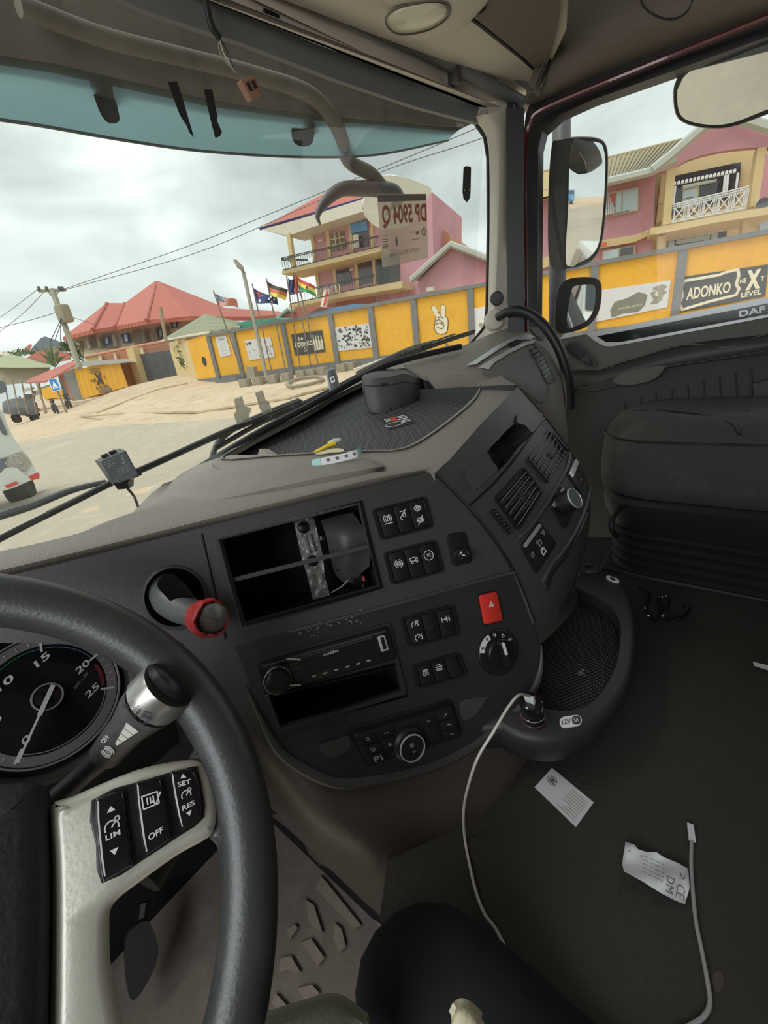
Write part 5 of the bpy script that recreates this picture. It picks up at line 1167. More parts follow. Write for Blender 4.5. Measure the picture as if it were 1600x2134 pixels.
sc = TZ(1227, 1184, .002); mb = MB(); lathe(mb, sc, (0, 0, 1), [(.022, -.02), (.022, 0), (.020, .003), (.016, .003), (.015, .001), (.013, .001), (.012, .0035), (.009, .0035), (.0085, -.01), (0, -.01)], 28); part('power_socket', mb, M['panel'], shelf)
mb = MB(); lathe(mb, sc, (0, 0, 1), [(.0083, .0038), (.0083, .004), (0, .004)], 20); part('socket_hole', mb, M['matte'], shelf)
# charger and its cable
ch_ = thing('usb_charger', 'glossy black twin usb charger plugged in the shelf socket', 'charger')
cb_ = TZ(1112, 1500, .001); up = Vector((-.05, .1, 1)).normalized()
mb = MB(); lathe(mb, cb_, up, [(.0175, 0), (.0175, .003), (.0155, .0035), (.0150, .006), (.0165, .007), (.0165, .012), (.0150, .013)], 28); part('collar', mb, M['silver'] if False else M['gloss'], ch_)
mb = MB(); lathe(mb, cb_, up, [(.0168, .0028), (.0178, .0035), (.0168, .0042)], 28); part('glow_ring', mb, mat('ring_dark_red', (.18, .03, .04), .4), ch_)
mb = MB(); lathe(mb, cb_, up, [(.0145, .012), (.0165, .016), (.0170, .034), (.0165, .037), (.0145, .0385), (0, .0385)], 28); part('body', mb, M['gloss'], ch_)
mb = MB(); lathe(mb, cb_, up, [(.0172, .013), (.0175, .0135), (.0172, .0145)], 28); part('band', mb, M['silver'], ch_)
tp = cb_ + up * .0385; mb = MB(); box(mb, tp + Vector((.006, .0, .0003)), Dv, Dn.cross(Dv), up, .004, .011, .001); part('usb_port', mb, M['matte'], ch_)
mb = MB(); box(mb, tp + Vector((.008, -.002, .0008)), Dv, Dn.cross(Dv), up, .002, .006, .001); part('port_tongue', mb, M['flagred'], ch_)
cabl = thing('usb_cable', 'long white usb cable hanging from the charger down over the tunnel', 'cable')
pa = tp + Vector((-.004, 0, .004)); mb = MB(); box(mb, pa, Vector((1, 0, 0)), Vector((0, 1, 0)), (up + Vector((-.25, 0, 0))), .007, .014, .018, .0015); part('plug', mb, M['white'], cabl)
cp = [pa + Vector((-.002, 0, .008)), P(1082, 1448, .55), P(1058, 1475, .535), P(1028, 1525, .52), P(995, 1580, .52), P(975, 1640, .535), P(966, 1690, .55)] + [FL(u, v, .006) for u, v in ((968, 1745), (978, 1800), (992, 1860), (1010, 1905), (1034, 1938), (1060, 1990))]
mb = MB(); tube(mb, catmull(cp, 7), .0019, 8); part('cord', mb, M['cable'], cabl)
# ================================================================== STEERING WHEEL
_a, _b = .83, -.073
WN = Vector((math.sin(_b) * math.sin(_a), -math.cos(_b) * math.sin(_a), math.cos(_a))); WC = Vector((-.130, .319, .975))
WPL = PLN(WC, WN); wx = WN.cross(Vector((0, 1, 0))).normalized(); wy = WN.cross(wx)
whl = thing('steering_wheel', 'worn dark leather truck steering wheel with a silver spoke and three buttons', 'steering wheel')
mb = MB(); rows = []; seg = 20
for k in range(96):
    t = 2 * math.pi * k / 96; d = wx * math.cos(t) + wy * math.sin(t); c = WC + d * .2250; row = []
    for j in range(seg):
        p = 2 * math.pi * j / seg; row.append(c + d * math.cos(p) * .0205 + WN * math.sin(p) * .0185)
    rows.append(row)
grid(mb, rows, closeu=True, closev=True); part('rim', mb, M['wheel'], whl)
wl = lambda h: (lambda u, v, k=0: WPL(u, v, h + k))
def wplate(pts, h0, h1, bev, name, mt, parent=whl, sm=3, label=None):
    """plate lying in the wheel plane, with a rolled edge"""
    pts = px_smooth(pts, sm) if sm else pts
    P3 = [WPL(u, v, h0) for u, v in pts]; c = sum(P3, Vector()) / len(P3)
    rings = [[p for p in P3], [p + WN * (h1 - h0 - bev) for p in P3]]
    l2 = [WPL(u, v, 0) for u, v in pts]
    loop = [((p - c).dot(wx), (p - c).dot(wy)) for p in P3]
    for kk, hh in ((.3, h1 - bev * .35), (1, h1)):
        lo = inset2(loop, bev * kk); rings.append([c + wx * x + wy * y + WN * (hh - h0 + 0) for x, y in lo])
    n = len(P3); mb = MB(); grid(mb, rings, closev=True)
    lo = inset2(loop, bev); tr = tessellate_polygon([[Vector((x, y, 0)) for x, y in lo]]); mb.add(rings[-1], [list(t) for t in tr]); mb.add(rings[0], [list(t) for t in tr])
    return part(name, mb, mt, parent, 50, label)
wplate([(392, 1584), (405, 1560), (418, 1528), (432, 1560), (462, 1640), (476, 1720), (478, 1800), (462, 1830), (452, 1765), (434, 1742), (447, 1700), (440, 1625), (424, 1592)], -.012, .004, .006, 'rim_gusset', M['wheel'])
wplate([(112, 1682), (154, 1660), (284, 1606), (380, 1586), (412, 1586), (430, 1602), (441, 1630), (448, 1684), (444, 1718), (430, 1742), (366, 1778), (290, 1832), (246, 1866), (230, 1892), (228, 1930), (230, 2000), (243, 2078), (262, 2160), (270, 2240), (108, 2240), (114, 2134), (117, 1915), (116, 1794)], -.014, .006, .007, 'spoke', M['champ'])
sp = whl.children[-1]
wplate([(190, 1668), (300, 1626), (400, 1598), (412, 1606), (422, 1650), (424, 1704), (376, 1740), (300, 1790), (212, 1840), (200, 1760)], .004, .0075, .001, 'button_field', M['key'], sp, 2)
def wq(tl, tr, br, bl, h): return Q(WPL(*tl, h), WPL(*tr, h), WPL(*br, h), WPL(*bl, h))
def wbutton(pts, q, items):
    global HI
    b = wplate(pts, .006, .0112, .0022, 'spoke_button', M['gloss'], sp, 2)
    mb = MB()
    for it in items:
        if it[0] == 'up': stroke_tri(mb, q, it[1], it[2], it[3], 1)
        elif it[0] == 'dn': stroke_tri(mb, q, it[1], it[2], it[3], -1)
        elif it[0] == 't': text(mb, q, it[1], it[2], it[3], it[4], it[5], .0006, .02)
        else: HI = .0008; icon(mb, q, it[0], it[1], it[2], it[3])
    part('button_symbol', mb, M['white'], b)
def stroke_tri(mb, q, a, b, s, d):
    v = [q.pt(a, b - d * s * .5, .0008), q.pt(a + s * .7, b + d * s * .5, .0008), q.pt(a - s * .7, b + d * s * .5, .0008)]
    mb.add(v, [[0, 1, 2]])
q1 = wq((197, 1670), (258, 1647), (276, 1800), (215, 1834), .0118); w_, h_ = q1.w, q1.h
wbutton([(199, 1671), (210, 1662), (256, 1647), (262, 1690), (270, 1740), (277, 1796), (268, 1806), (222, 1832), (213, 1826), (204, 1753)], q1, [('up', w_ * .50, h_ * .18, .0035), ('gauge', w_ * .46, h_ * .40, .010), ('t', 'LIM', w_ * .22, h_ * .49, w_ * .72, h_ * .56), ('dn', w_ * .46, h_ * .74, .0035)])
q2 = wq((280, 1635), (333, 1621), (356, 1746), (301, 1784), .0118); w_, h_ = q2.w, q2.h
wbutton([(281, 1637), (290, 1630), (331, 1620), (338, 1640), (346, 1680), (356, 1738), (350, 1750), (310, 1778), (300, 1776), (290, 1712)], q2, [('bars', w_ * .5, h_ * .30, .010), ('t', 'OFF', w_ * .22, h_ * .76, w_ * .78, h_ * .85)])
q3 = wq((353, 1611), (400, 1603), (418, 1702), (376, 1734), .0118); w_, h_ = q3.w, q3.h
wbutton([(354, 1614), (362, 1608), (398, 1603), (410, 1622), (417, 1660), (418, 1698), (410, 1708), (382, 1728), (374, 1724), (363, 1672)], q3, [('up', w_ * .55, h_ * .10, .003), ('t', 'SET', w_ * .25, h_ * .19, w_ * .85, h_ * .28), ('gauge', w_ * .54, h_ * .45, .008), ('t', 'RES', w_ * .25, h_ * .62, w_ * .85, h_ * .71), ('dn', w_ * .52, h_ * .81, .003)])
wplate([(-700, 1660), (-300, 1640), (0, 1636), (70, 1634), (98, 1644), (110, 1684), (115, 1794), (116, 1915), (113, 2134), (108, 2300), (60, 2500), (-700, 2500)], -.03, .018, .014, 'airbag_cover', M['airbag'])
# steering column and its stalk
colm = thing('steering_column', 'black steering column shroud below the wheel', 'steering column')
mb = MB(); tube(mb, catmull([WC - WN * .035 + wx * 0, WC - WN * .09, WC - WN * .20, WC - WN * .42], 4), [.07, .085, .075, .05], 20, up=(1, 0, 0)); part('shroud', mb, M['black'], colm)
mb = MB(); tube(mb, catmull([P(250, 1800, .42), P(330, 1690, .46), P(420, 1560, .52), P(400, 1480, .53)], 5), [.05, .045, .03, .02], 12); part('knee_panel', mb, M['matte'], colm)
stk = thing('column_stalk', 'black retarder stalk with a silver band behind the steering wheel rim', 'stalk')
s0 = P(120, 1662, .34); s1 = P(178, 1610, .345); s2 = P(232, 1560, .345); s3 = P(275, 1510, .34); s4 = P(312, 1455, .335); s5 = P(345, 1428, .335); s6 = P(372, 1470, .345)
mb = MB(); tube(mb, catmull([s0, s1, s2], 5), [.009, .009, .0115], 16); part('arm', mb, M['panel_dk'], stk)
hd = P(302, 1478, .338)
mb = MB(); tube(mb, catmull([P(222, 1572, .345), P(240, 1548, .344), P(272, 1512, .341), P(302, 1478, .338), P(318, 1462, .337)], 5), [.0135, .0145, .0160, .0215, .0235], 20); stb = part('body', mb, M['panel'], stk)
ax = (P(330, 1446, .335) - P(302, 1480, .338)).normalized()
mb = MB(); tube(mb, [P(320, 1459, .337), P(322, 1457, .337), P(352, 1427, .336), P(354, 1425, .336)], [.0236, .0243, .0238, .0232], 24); stbd = part('silver_band', mb, mat('brushed_band', (.42, .41, .38), .3, .7), stk)
mb = MB(); tube(mb, catmull([P(353, 1426, .336), P(360, 1419, .337), P(364, 1415, .338)], 3), [.0225, .021, .012], 20); part('end_cap', mb, M['key'], stk)
# print on the stalk, tangent to its surface
def cylq(u, v, z, ax_, rad, s):
    c = P(u, v, z); e = CAM - c; e = (e - ax_ * e.dot(ax_)).normalized(); d = e.cross(ax_)
    if d.z > 0: d = -d
    o = c + e * (rad + .0006); return Q(o - ax_ * s - d * s, o + ax_ * s - d * s, o + ax_ * s + d * s, o - ax_ * s + d * s)
a1 = (P(272, 1512, .341) - P(240, 1548, .344)).normalized(); a2 = (P(318, 1462, .337) - P(272, 1512, .341)).normalized()
mb = MB(); q = cylq(251, 1537, .343, a1, .0152, .010); HI = .0004; icon(mb, q, 'retard', .010, .010, .0095, .0010); part('stalk_symbol', mb, M['white'], stb)
mb = MB(); q = cylq(290, 1492, .3395, a2, .0205, .012)
for k in range(4): ext(mb, q, [(.0015 + .0055 * k, .014 - .001 - .0012 * k), (.0064 + .0055 * k, .014 - .0022 - .0012 * k), (.0064 + .0055 * k, .014 + .0022 + .0012 * k), (.0015 + .0055 * k, .014 + .001 + .0012 * k)], -.0008, .0010)
part('level_wedge', mb, M['cable'], stb)
mb = MB(); text(mb, q, 'OFF', -.004, .003, .004, .0065, .0014); part('stalk_text', mb, M['white'], stb)
q = cylq(337, 1442, .3365, ax, .0241, .012); mb = MB(); text(mb, q, 'M', .006, .013, .011, .017, .0004, rot=90); stroke(mb, q, [(.002, .015), (.006, .0115), (.013, .0115), (.013, .0185), (.006, .0185)], .0005, .0004, True)
text(mb, q, 'ECO', .004, .003, .012, .0055, .0004, .02); text(mb, q, 'OFF', .004, .0065, .012, .009, .0004, .02); HI = .0006; icon(mb, q, 'sun', .008, -.002, .006, .0005); part('band_text', mb, M['ink'], stbd)

# ================================================================== FOOTWELL AND THINGS ON THE FLOOR
FZ = PLN((0, 0, .10), (0, 0, 1))
mb = MB(); patch(mb, [(300, 1500), (560, 1640), (620, 1700), (790, 1895), (900, 2100), (900, 2500), (-400, 2700), (-500, 1900)], [], FZ, .02)
struct('floor.001' if False else 'floor', mb, M['fmat'])
mat_ = thing('footwell_mat', 'dusty brown rubber driver footwell mat with raised tread shapes', 'mat')
MZ = lambda h: (lambda u, v, k=0: FZ(u, v, .004 + h + k))
mb = MB(); patch(mb, [(560, 1700), (600, 1730), (775, 1905), (860, 2010), (860, 2400), (300, 2500), (300, 1800)], [], MZ(0), .004); part('mat_sheet', mb, M['fmat'], mat_)
mb = MB(); tube(mb, [FZ(u, v, .008) for u, v in ((560, 1692), (600, 1722), (690, 1808), (780, 1898), (870, 2010), (900, 2100))], .011, 8); part('raised_border', mb, M['tread'], mat_)
for pts in ([(668, 1826), (680, 1838), (752, 1928), (738, 1936), (700, 1896), (658, 1852)], [(636, 1874), (654, 1886), (672, 1944), (644, 1924)], [(598, 1938), (614, 1926), (620, 1934), (604, 1958)], [(628, 1964), (648, 1956), (676, 1996), (662, 2012)],
            [(582, 1998), (606, 1992), (626, 2026), (598, 2022), (582, 2026)], [(698, 1924), (712, 1936), (720, 1972), (708, 1984), (694, 1956)], [(620, 2060), (650, 2052), (666, 2070), (640, 2090)], [(575, 2070), (615, 2114), (600, 2124), (566, 2090)]):
    mb = MB(); patch(mb, pts, [], MZ(.010), .010); part('tread_block', mb, M['tread'], mat_)
# dark firewall behind the pedals
mb = MB(); grid(mb, [[Vector((-.8, .86, z)), Vector((.30, .86, z)), Vector((.30, .30, z)), Vector((.40, .05, z)), Vector((.42, -.5, z))] for z in (.08, .3, .52)]); struct('wall_front', mb, M['matte'])
mb = MB(); grid(mb, [[Vector((-.8, .88, z)), Vector((1.5, .88, z))] for z in (.05, .5, .8)]); struct('wall_bulkhead' if False else 'wall_firewall', mb, M['matte'])
pdl = thing('accelerator_pedal', 'dark pedal glimpsed through the steering wheel opening', 'pedal')
mb = MB(); patch(mb, px_smooth([(262, 1960), (300, 1920), (318, 1935), (330, 1990), (300, 2060), (270, 2080)], 3), [], PLN(P(290, 1990, .8), (0, -.8, .6)), .02); part('pad', mb, M['panel_dk'], pdl)
mb = MB(); tube(mb, [P(290, 1960, .83), P(300, 1880, .86)], .012, 8); part('arm', mb, M['black'], pdl)

fl = lambda h: (lambda u, v, k=0: FL(u, v, h + k))
bc = thing('business_card', 'white business card lying on the dark floor below the storage shelf', 'card')
qd2 = Q(*[FL(u, v, .0015) for u, v in ((1150, 1600), (1237, 1672), (1200, 1723), (1114, 1640))])
mb = MB(); ext(mb, qd2, rr(0, 0, qd2.w, qd2.h), -.001, 0); part('card', mb, M['paper'], bc)
mb = MB(); w_, h_ = qd2.w, qd2.h
icon(mb, qd2, 'fan', w_ * .17, h_ * .38, .010, .0008); stroke(mb, qd2, circ(w_ * .17, h_ * .38, .007, 14), .0006, .0004, True)
part('card_logo', mb, M['ink'], bc)
mb = MB(); random.seed(5)
for k in range(9):
    b = h_ * (.16 + .09 * k); L = random.uniform(.25, .42); ext(mb, qd2, rr(w_ * (.93 - L), b, w_ * .93, b + .0009), 0, .0004)
part('card_text', mb, M['pole'], bc)
lb_ = thing('torn_label', 'torn crumpled white printed label lying beside the loose cable end', 'label')
LP = [(1303, 1754), (1322, 1760), (1330, 1770), (1345, 1775), (1368, 1776), (1385, 1787), (1412, 1798), (1434, 1810), (1437, 1850), (1427, 1885), (1405, 1876), (1378, 1862), (1340, 1838), (1300, 1816), (1296, 1800)]
def crump(u, v, k=0): return FL(u, v, .0095 + .004 * math.sin(u * .07 + v * .03) + .003 * math.sin(v * .09) + k)
mb = MB(); patch(mb, LP, [], crump, .001, 12); part('sheet', mb, M['paper'], lb_, 80)
qL = Q(*[crump(u, v, .001) for u, v in ((1305, 1756), (1434, 1812), (1428, 1882), (1298, 1814))]); w_, h_ = qL.w, qL.h
mb = MB()
def onl(s, a0, b0, a1, b1, rot=0):
    vs, fs, x0, x1, y0, y1 = text_geo(s, .0)
    out = []
    for v in vs:
        a = a0 + (a1 - a0) * ((v.x - x0) / (x1 - x0)); b = b1 - (b1 - b0) * (v.y - y0) / (y1 - y0)
        if rot: a, b = a0 + (a1 - a0) * ((v.y - y0) / (y1 - y0)), b0 + (b1 - b0) * (1 - (1 - (v.x - x0) / (x1 - x0)))
        c = [(1305, 1756), (1434, 1812), (1428, 1882), (1298, 1814)]
        u = (1 - b) * ((1 - a) * c[0][0] + a * c[1][0]) + b * ((1 - a) * c[3][0] + a * c[2][0]); vv = (1 - b) * ((1 - a) * c[0][1] + a * c[1][1]) + b * ((1 - a) * c[3][1] + a * c[2][1])
        out.append(crump(u, vv, .0006))
    mb.add(out, fs)
onl('CE', .84, .55, .98, .95, 1); onl('DM', .68, .45, .80, .95, 1); onl('2', .88, .18, .96, .38, 1)
onl('-', .05, .2, .26, .26)
for k in range(5): onl('lllll llll llllll lll', .30, .16 + .13 * k, .62, .20 + .13 * k)
part('label_print', mb, mat('print_dim', (.2, .2, .2), .8), lb_)
c2 = thing('loose_cable', 'grey usb lead with a white plug lying loose on the tunnel floor', 'cable')
mb = MB(); tube(mb, catmull([FL(u, v, .004) for u, v in ((1441, 1752), (1440, 1800), (1443, 1850), (1450, 1920), (1462, 1980), (1474, 2045), (1479, 2090), (1466, 2118), (1440, 2136), (1395, 2160), (1350, 2200))], 6), .0021, 8); part('cord', mb, mat('cable_grey', (.33, .33, .32), .5), c2)
mb = MB(); boxab(mb, FL(1442, 1752, .004), FL(1438, 1718, .004), .007, .004); part('plug', mb, M['paper'], c2)
mb = MB(); patch(mb, [(1568, 1379), (1590, 1384), (1625, 1392), (1640, 1404), (1600, 1397), (1572, 1388)], [], lambda u, v, k=0: FL(u, v, .004 + .002 * math.sin(u * .08)), .001, 10)
solo('paper_scrap', mb, M['paper'], 'thin white curl of paper scrap on the floor at the right edge', 'paper scrap')
mb = MB(); tube(mb, catmull([FL(u, v, h) for u, v, h in ((1330, 1225, .01), (1352, 1240, .02), (1345, 1270, .02), (1365, 1295, .01), (1388, 1275, .03), (1392, 1245, .03), (1372, 1250, .02), (1385, 1290, .015), (1415, 1292, .02), (1435, 1272, .02), (1422, 1262, .02))], 6), .004, 8)
solo('coiled_hose', mb, M['gloss'], 'black coiled hose lying in the dark before the passenger seat', 'hose')
mb = MB(); patch(mb, px_smooth([(1485, 2030), (1500, 2024), (1508, 2045), (1500, 2068), (1488, 2062)], 3), [], fl(.0008), .0008)
solo('floor_stain', mb, mat('stain', (.07, .05, .045), .8), 'small brownish stain patch on the floor at the lower right', 'stain')

# ================================================================== PASSENGER SEAT
seat = thing('passenger_seat', 'dark grey fabric passenger seat on a black ribbed suspension base', 'seat')
def sring(x0, x1, y0, y1, z, r, crown=0.0):
    lp = rr(x0, y0, x1, y1, r, 6); cx, cy = (x0 + x1) / 2, (y0 + y1) / 2
    return [Vector((x, y, z + crown * (1 - ((x - cx) / (x1 - cx)) ** 2) * 1)) for x, y in lp]
mb = MB(); X0, X1, Y0, Y1 = 1.085, 1.52, -.52, .225
rows = [sring(X0 + .03, X1 - .03, Y0, Y1 - .03, .835, .10), sring(X0 + .008, X1 - .01, Y0, Y1 - .008, .845, .12), sring(X0, X1, Y0, Y1, .88, .13), sring(X0, X1, Y0, Y1, .94, .13), sring(X0 + .003, X1, Y0, Y1 - .004, .984, .13)]
grid(mb, rows, closev=True); part('cushion_side', mb, M['seat'], seat, 60)
rows = [sring(X0 + .003, X1, Y0, Y1 - .004, .984, .13), sring(X0 + .012, X1 - .01, Y0, Y1 - .012, 1.004, .13), sring(X0 + .035, X1 - .03, Y0, Y1 - .04, 1.020, .12), sring(X0 + .09, X1 - .08, Y0 + .06, Y1 - .10, 1.027, .09), sring(X0 + .15, X1 - .14, Y0 + .2, Y1 - .2, 1.018, .05)]
mb = MB(); grid(mb, rows, closev=True); n = len(rows[-1]); mb.add(rows[-1], [list(range(n))]); part('cushion_top', mb, M['seat'], seat, 70); ST = lift_mb(mb)
mb = MB(); tube(mb, sring(X0 + .002, X1, Y0, Y1 - .003, .985, .13), .0028, 6, closed=True); part('seam', mb, M['seatblk'], seat)
mb = MB(); tube(mb, catmull([ST(u, v, .001) for u, v in ((1322, 857), (1380, 856), (1470, 866), (1525, 884), (1543, 905), (1542, 935))], 5), .0022, 6); part('seam', mb, M['seatblk'], seat)
mb = MB(); rows = [sring(X0 + .02, X1 - .02, Y0, Y1 - .03, .838, .09), sring(X0 + .005, X1, Y0, Y1 - .015, .825, .1), sring(X0 + .012, X1, Y0, Y1 - .02, .79, .1), sring(X0 + .03, X1 - .02, Y0, Y1 - .04, .745, .09)]
grid(mb, rows, closev=True); part('seat_pan', mb, M['seatblk'], seat, 40)
for k in range(5):
    z = .745 - .027 * k; mb = MB(); i = .002 * k
    rows = [sring(X0 + .045 + i, X1 - .04, Y0, Y1 - .06 - i, z, .07), sring(X0 + .026 + i, X1 - .02, Y0, Y1 - .04 - i, z - .010, .08), sring(X0 + .028 + i, X1 - .02, Y0, Y1 - .042 - i, z - .017, .08), sring(X0 + .045 + i, X1 - .04, Y0, Y1 - .06 - i, z - .027, .07)]
    grid(mb, rows, closev=True); part('bellows_fold', mb, M['seatblk'], seat, 40)
mb = MB(); box(mb, ((X0 + X1) / 2 + .02, (Y0 + Y1) / 2, .575), (1, 0, 0), (0, 1, 0), (0, 0, 1), X1 - X0 - .05, Y1 - Y0 - .06, .09, .01); part('seat_base', mb, M['seatblk'], seat)
mb = MB(); tube(mb, catmull([P(1290, 1060, 1.05), P(1276, 1080, 1.04), P(1274, 1102, 1.04), P(1286, 1118, 1.05)], 5), .007, 8); part('adjuster_lever', mb, M['seatblk'], seat)

# grab handle on the pillar
gr_ = thing('grab_handle', 'curved black grab handle arching from the pillar down beside the dash', 'handle')
mb = MB(); tube(mb, catmull([P(1038, 660, 1.20), P(1060, 649, 1.16), P(1085, 648, 1.14), P(1112, 660, 1.13), P(1138, 684, 1.12), P(1162, 722, 1.12), P(1178, 765, 1.13), P(1186, 805, 1.15), P(1188, 850, 1.19)], 6), [.012, .0125, .0125, .013, .013, .0125, .012, .012], 14); part('bar', mb, M['seal'], gr_)
mb = MB(); lathe(mb, P(1030, 668, 1.235), (CAM - P(1030, 668, 1.2)).normalized() + Vector((.2, 0, .2)), [(.030, -.01), (.030, .004), (.026, .012), (.014, .016), (0, .016)], 24); part('boss', mb, M['pillar'], gr_)
mb = MB(); lathe(mb, P(1035, 622, 1.225), (CAM - P(1035, 622, 1.2)), [(.0195, -.004), (.0195, .004), (.016, .008), (0, .009)], 24)
solo('pillar_plug', mb, M['panel_dk'], 'round dark plug button on the cream pillar above the grab handle', 'plug')

# ================================================================== THINGS ON THE DASH
case = thing('black_case', 'dark grey hinged plastic case standing on the ribbed dash tray', 'case')
Zc = depth(TRF(800, 858)) - .0
def ringp(pts): return [P(u, v, Zc + d) for u, v, d in pts]
bot = ringp([(771, 859, 0), (812, 858, 0), (838, 850, .015), (872, 829, .05), (868, 815, .11), (800, 820, .12), (768, 838, .07)])
low_ = ringp([(766, 846, -.003), (812, 847, -.006), (846, 836, .012), (880, 813, .05), (872, 800, .13), (790, 800, .14), (762, 824, .075)])
mid = ringp([(759, 803, -.004), (808, 803, -.01), (846, 796, .008), (877, 802, .05), (874, 792, .14), (790, 782, .15), (757, 792, .08)])
topp = ringp([(757, 789, -.002), (806, 786, -.008), (846, 779, .012), (876, 790, .05), (870, 778, .13), (800, 770, .14), (762, 779, .08)])
crn = ringp([(772, 781, .02), (808, 778, .014), (840, 772, .03), (862, 780, .06), (856, 773, .12), (810, 768, .12), (780, 774, .08)])
def rs(r): return catmull(r, 3, True)
mb = MB(); R = [rs(bot), rs(low_), rs(mid)]; grid(mb, R, closev=True); mb.add(R[0], [list(range(len(R[0])))]); part('case_body', mb, M['panel'], case, 40)
mb = MB(); R = [rs(mid), rs(topp), rs(crn)]; grid(mb, R, closev=True); mb.add(R[-1], [list(range(len(R[0])))]); part('case_lid', mb, M['panel'], case, 40)
mb = MB(); tube(mb, [p + (CAM - p).normalized() * .0005 for p in rs(mid)[:9]], .0008, 5); part('lid_seam', mb, M['black'], case)
qn = Q(P(794, 799, Zc - .012), P(807, 797, Zc - .012), P(807, 803, Zc - .012), P(794, 805, Zc - .012)); mb = MB(); ext(mb, qn, rr(0, 0, qn.w, qn.h), -.002, .001); part('latch', mb, M['black'], case)
qn = Q(P(803, 848, Zc - .010), P(812, 848, Zc - .010), P(812, 858, Zc - .008), P(803, 858, Zc - .008)); mb = MB(); ext(mb, qn, rr(0, 0, qn.w, qn.h, .001), -.002, .001); part('finger_notch', mb, M['black'], case)
# printed black card, yellow opener, beige disc, mint band
cd_ = thing('black_card', 'small black business card with red and white print beside the case', 'card')
qk2 = Q(*[TRF(u, v, .0015) for u, v in ((794, 873), (846, 862), (866, 880), (811, 895))]); w_, h_ = qk2.w, qk2.h
mb = MB(); ext(mb, qk2, rr(0, 0, w_, h_), -.001, 0); part('card', mb, mat('card_black', (.02, .02, .02), .6), cd_)
mb = MB(); stroke(mb, qk2, circ(w_ * .32, h_ * .70, h_ * .28, 20, h_ * .16), .0012, .0004, True); 
for k in range(5): ext(mb, qk2, rr(w_ * (.55 + .07 * (k % 2)), h_ * (.12 + .14 * k), w_ * .92, h_ * (.16 + .14 * k)), 0, .0005)
for k in range(3): ext(mb, qk2, rr(w_ * .08, h_ * (.12 + .11 * k), w_ * .3, h_ * (.15 + .11 * k)), 0, .0005)
part('card_print', mb, M['white'], cd_)
mb = MB(); [ext(mb, qk2, rr(w_ * .33, h_ * (.10 + .07 * k), w_ * .52, h_ * (.15 + .07 * k)), 0, .0006) for k in range(5)]; part('card_red_print', mb, M['flagred'], cd_)
op = thing('yellow_opener', 'yellow plastic opener with a silver disc head lying at the tray edge', 'opener')
mb = MB(); tube(mb, catmull([TP(654, 942, .004), TP(668, 936, .006), TP(682, 929, .008), TP(697, 924, .008)], 4), [.003, .0045, .0055, .0075], 10, flat=.6); part('handle', mb, M['yelkey'], op)
mb = MB(); lathe(mb, TP(700, 923, .004), TP.n, [(.011, 0), (.011, .005), (.008, .0065), (0, .0065)], 22); part('head', mb, M['silver'], op)
mb = MB(); lathe(mb, TP(697, 924, .002), TP.n, [(.0125, 0), (.0125, .004), (0, .004)], 22); part('head_rim', mb, M['yelkey'], op)
mb = MB(); patch(mb, px_smooth([(655, 944), (672, 938), (700, 934), (715, 936), (714, 941), (690, 944), (665, 947)], 3), [], lambda u, v: TP(u, v, .003), .003); solo('beige_disc', mb, M['knit'], 'flat beige slip half hidden beneath the yellow opener', 'slip')
bd = thing('paper_wristband', 'mint and white paper wristband with a curled end on the dash top', 'wristband')
mb = MB(); pts = [(652, 972, .004), (675, 967, .006), (700, 962, .006), (725, 956, .006), (745, 950, .010), (753, 942, .022)]
Zb = [P(u, v + 2, depth(TP(u, min(v, 970))) - .035) for u, v, h in pts]; rows = []
for i, p in enumerate(Zb):
    up_ = P(pts[i][0] - 3, pts[i][1] - 13, depth(p) + .006) - p; rows.append([p, p + up_])
a = catmull([r[0] for r in rows], 4); b = catmull([r[1] for r in rows], 4)
grid(mb, [a, b]); grid(mb, [[p - Vector((0, 0, .0008)) for p in a], [p - Vector((0, 0, .0008)) for p in b]]); part('band', mb, M['paper'], bd)
for i0, i1 in ((0, 3), (16, 20)):
    mb = MB(); grid(mb, [[p + Vector((0, -.0006, .0006)) for p in a[i0:i1 + 1]], [p + Vector((0, -.0006, .0006)) for p in b[i0:i1 + 1]]]); part('mint_end', mb, M['mint'], bd)
for i0 in (5, 8, 11, 14):
    mb = MB(); grid(mb, [[p.lerp(q, .35) + Vector((0, -.0008, .0008)) for p, q in zip(a[i0:i0 + 2], b[i0:i0 + 2])], [p.lerp(q, .7) + Vector((0, -.0008, .0008)) for p, q in zip(a[i0:i0 + 2], b[i0:i0 + 2])]]); part('band_print', mb, M['mshell'], bd)

# camera box on the glass and toll tag
cam_ = thing('dash_camera', 'square black electronic dash camera box with printed back stuck low on the glass', 'camera')
zc = depth(WS(250, 980, 0)) - .05
f_ = [P(210, 962, zc), P(262, 939, zc), P(289, 990, zc), (P(238, 1012, zc))]; qf = Q(*f_)
bk_ = [P(197, 960, zc + .035), P(249, 934, zc + .035), P(283, 983, zc + .035), P(229, 1006, zc + .035)]
mb = MB(); grid(mb, [f_, bk_], closev=True); mb.add(f_, [[0, 1, 2, 3]]); mb.add(bk_, [[0, 1, 2, 3]]); part('housing', mb, mat('camera_grey', (.05, .055, .06), .45), cam_)
mb = MB(); ext(mb, qf, rr(.001, .001, qf.w - .001, qf.h - .001, .001), 0, .0012); cbk = part('back_label', mb, mat('label_black', (.022, .024, .028), .4), cam_)
mb = MB(); text(mb, qf, 'S', qf.w * .70, qf.h * .12, qf.w * .84, qf.h * .42, .0016, .02, skew=.3); text(mb, qf, 'CE', qf.w * .10, qf.h * .84, qf.w * .24, qf.h * .92, .0016); text(mb, qf, 'FC', qf.w * .30, qf.h * .84, qf.w * .38, qf.h * .92, .0016)
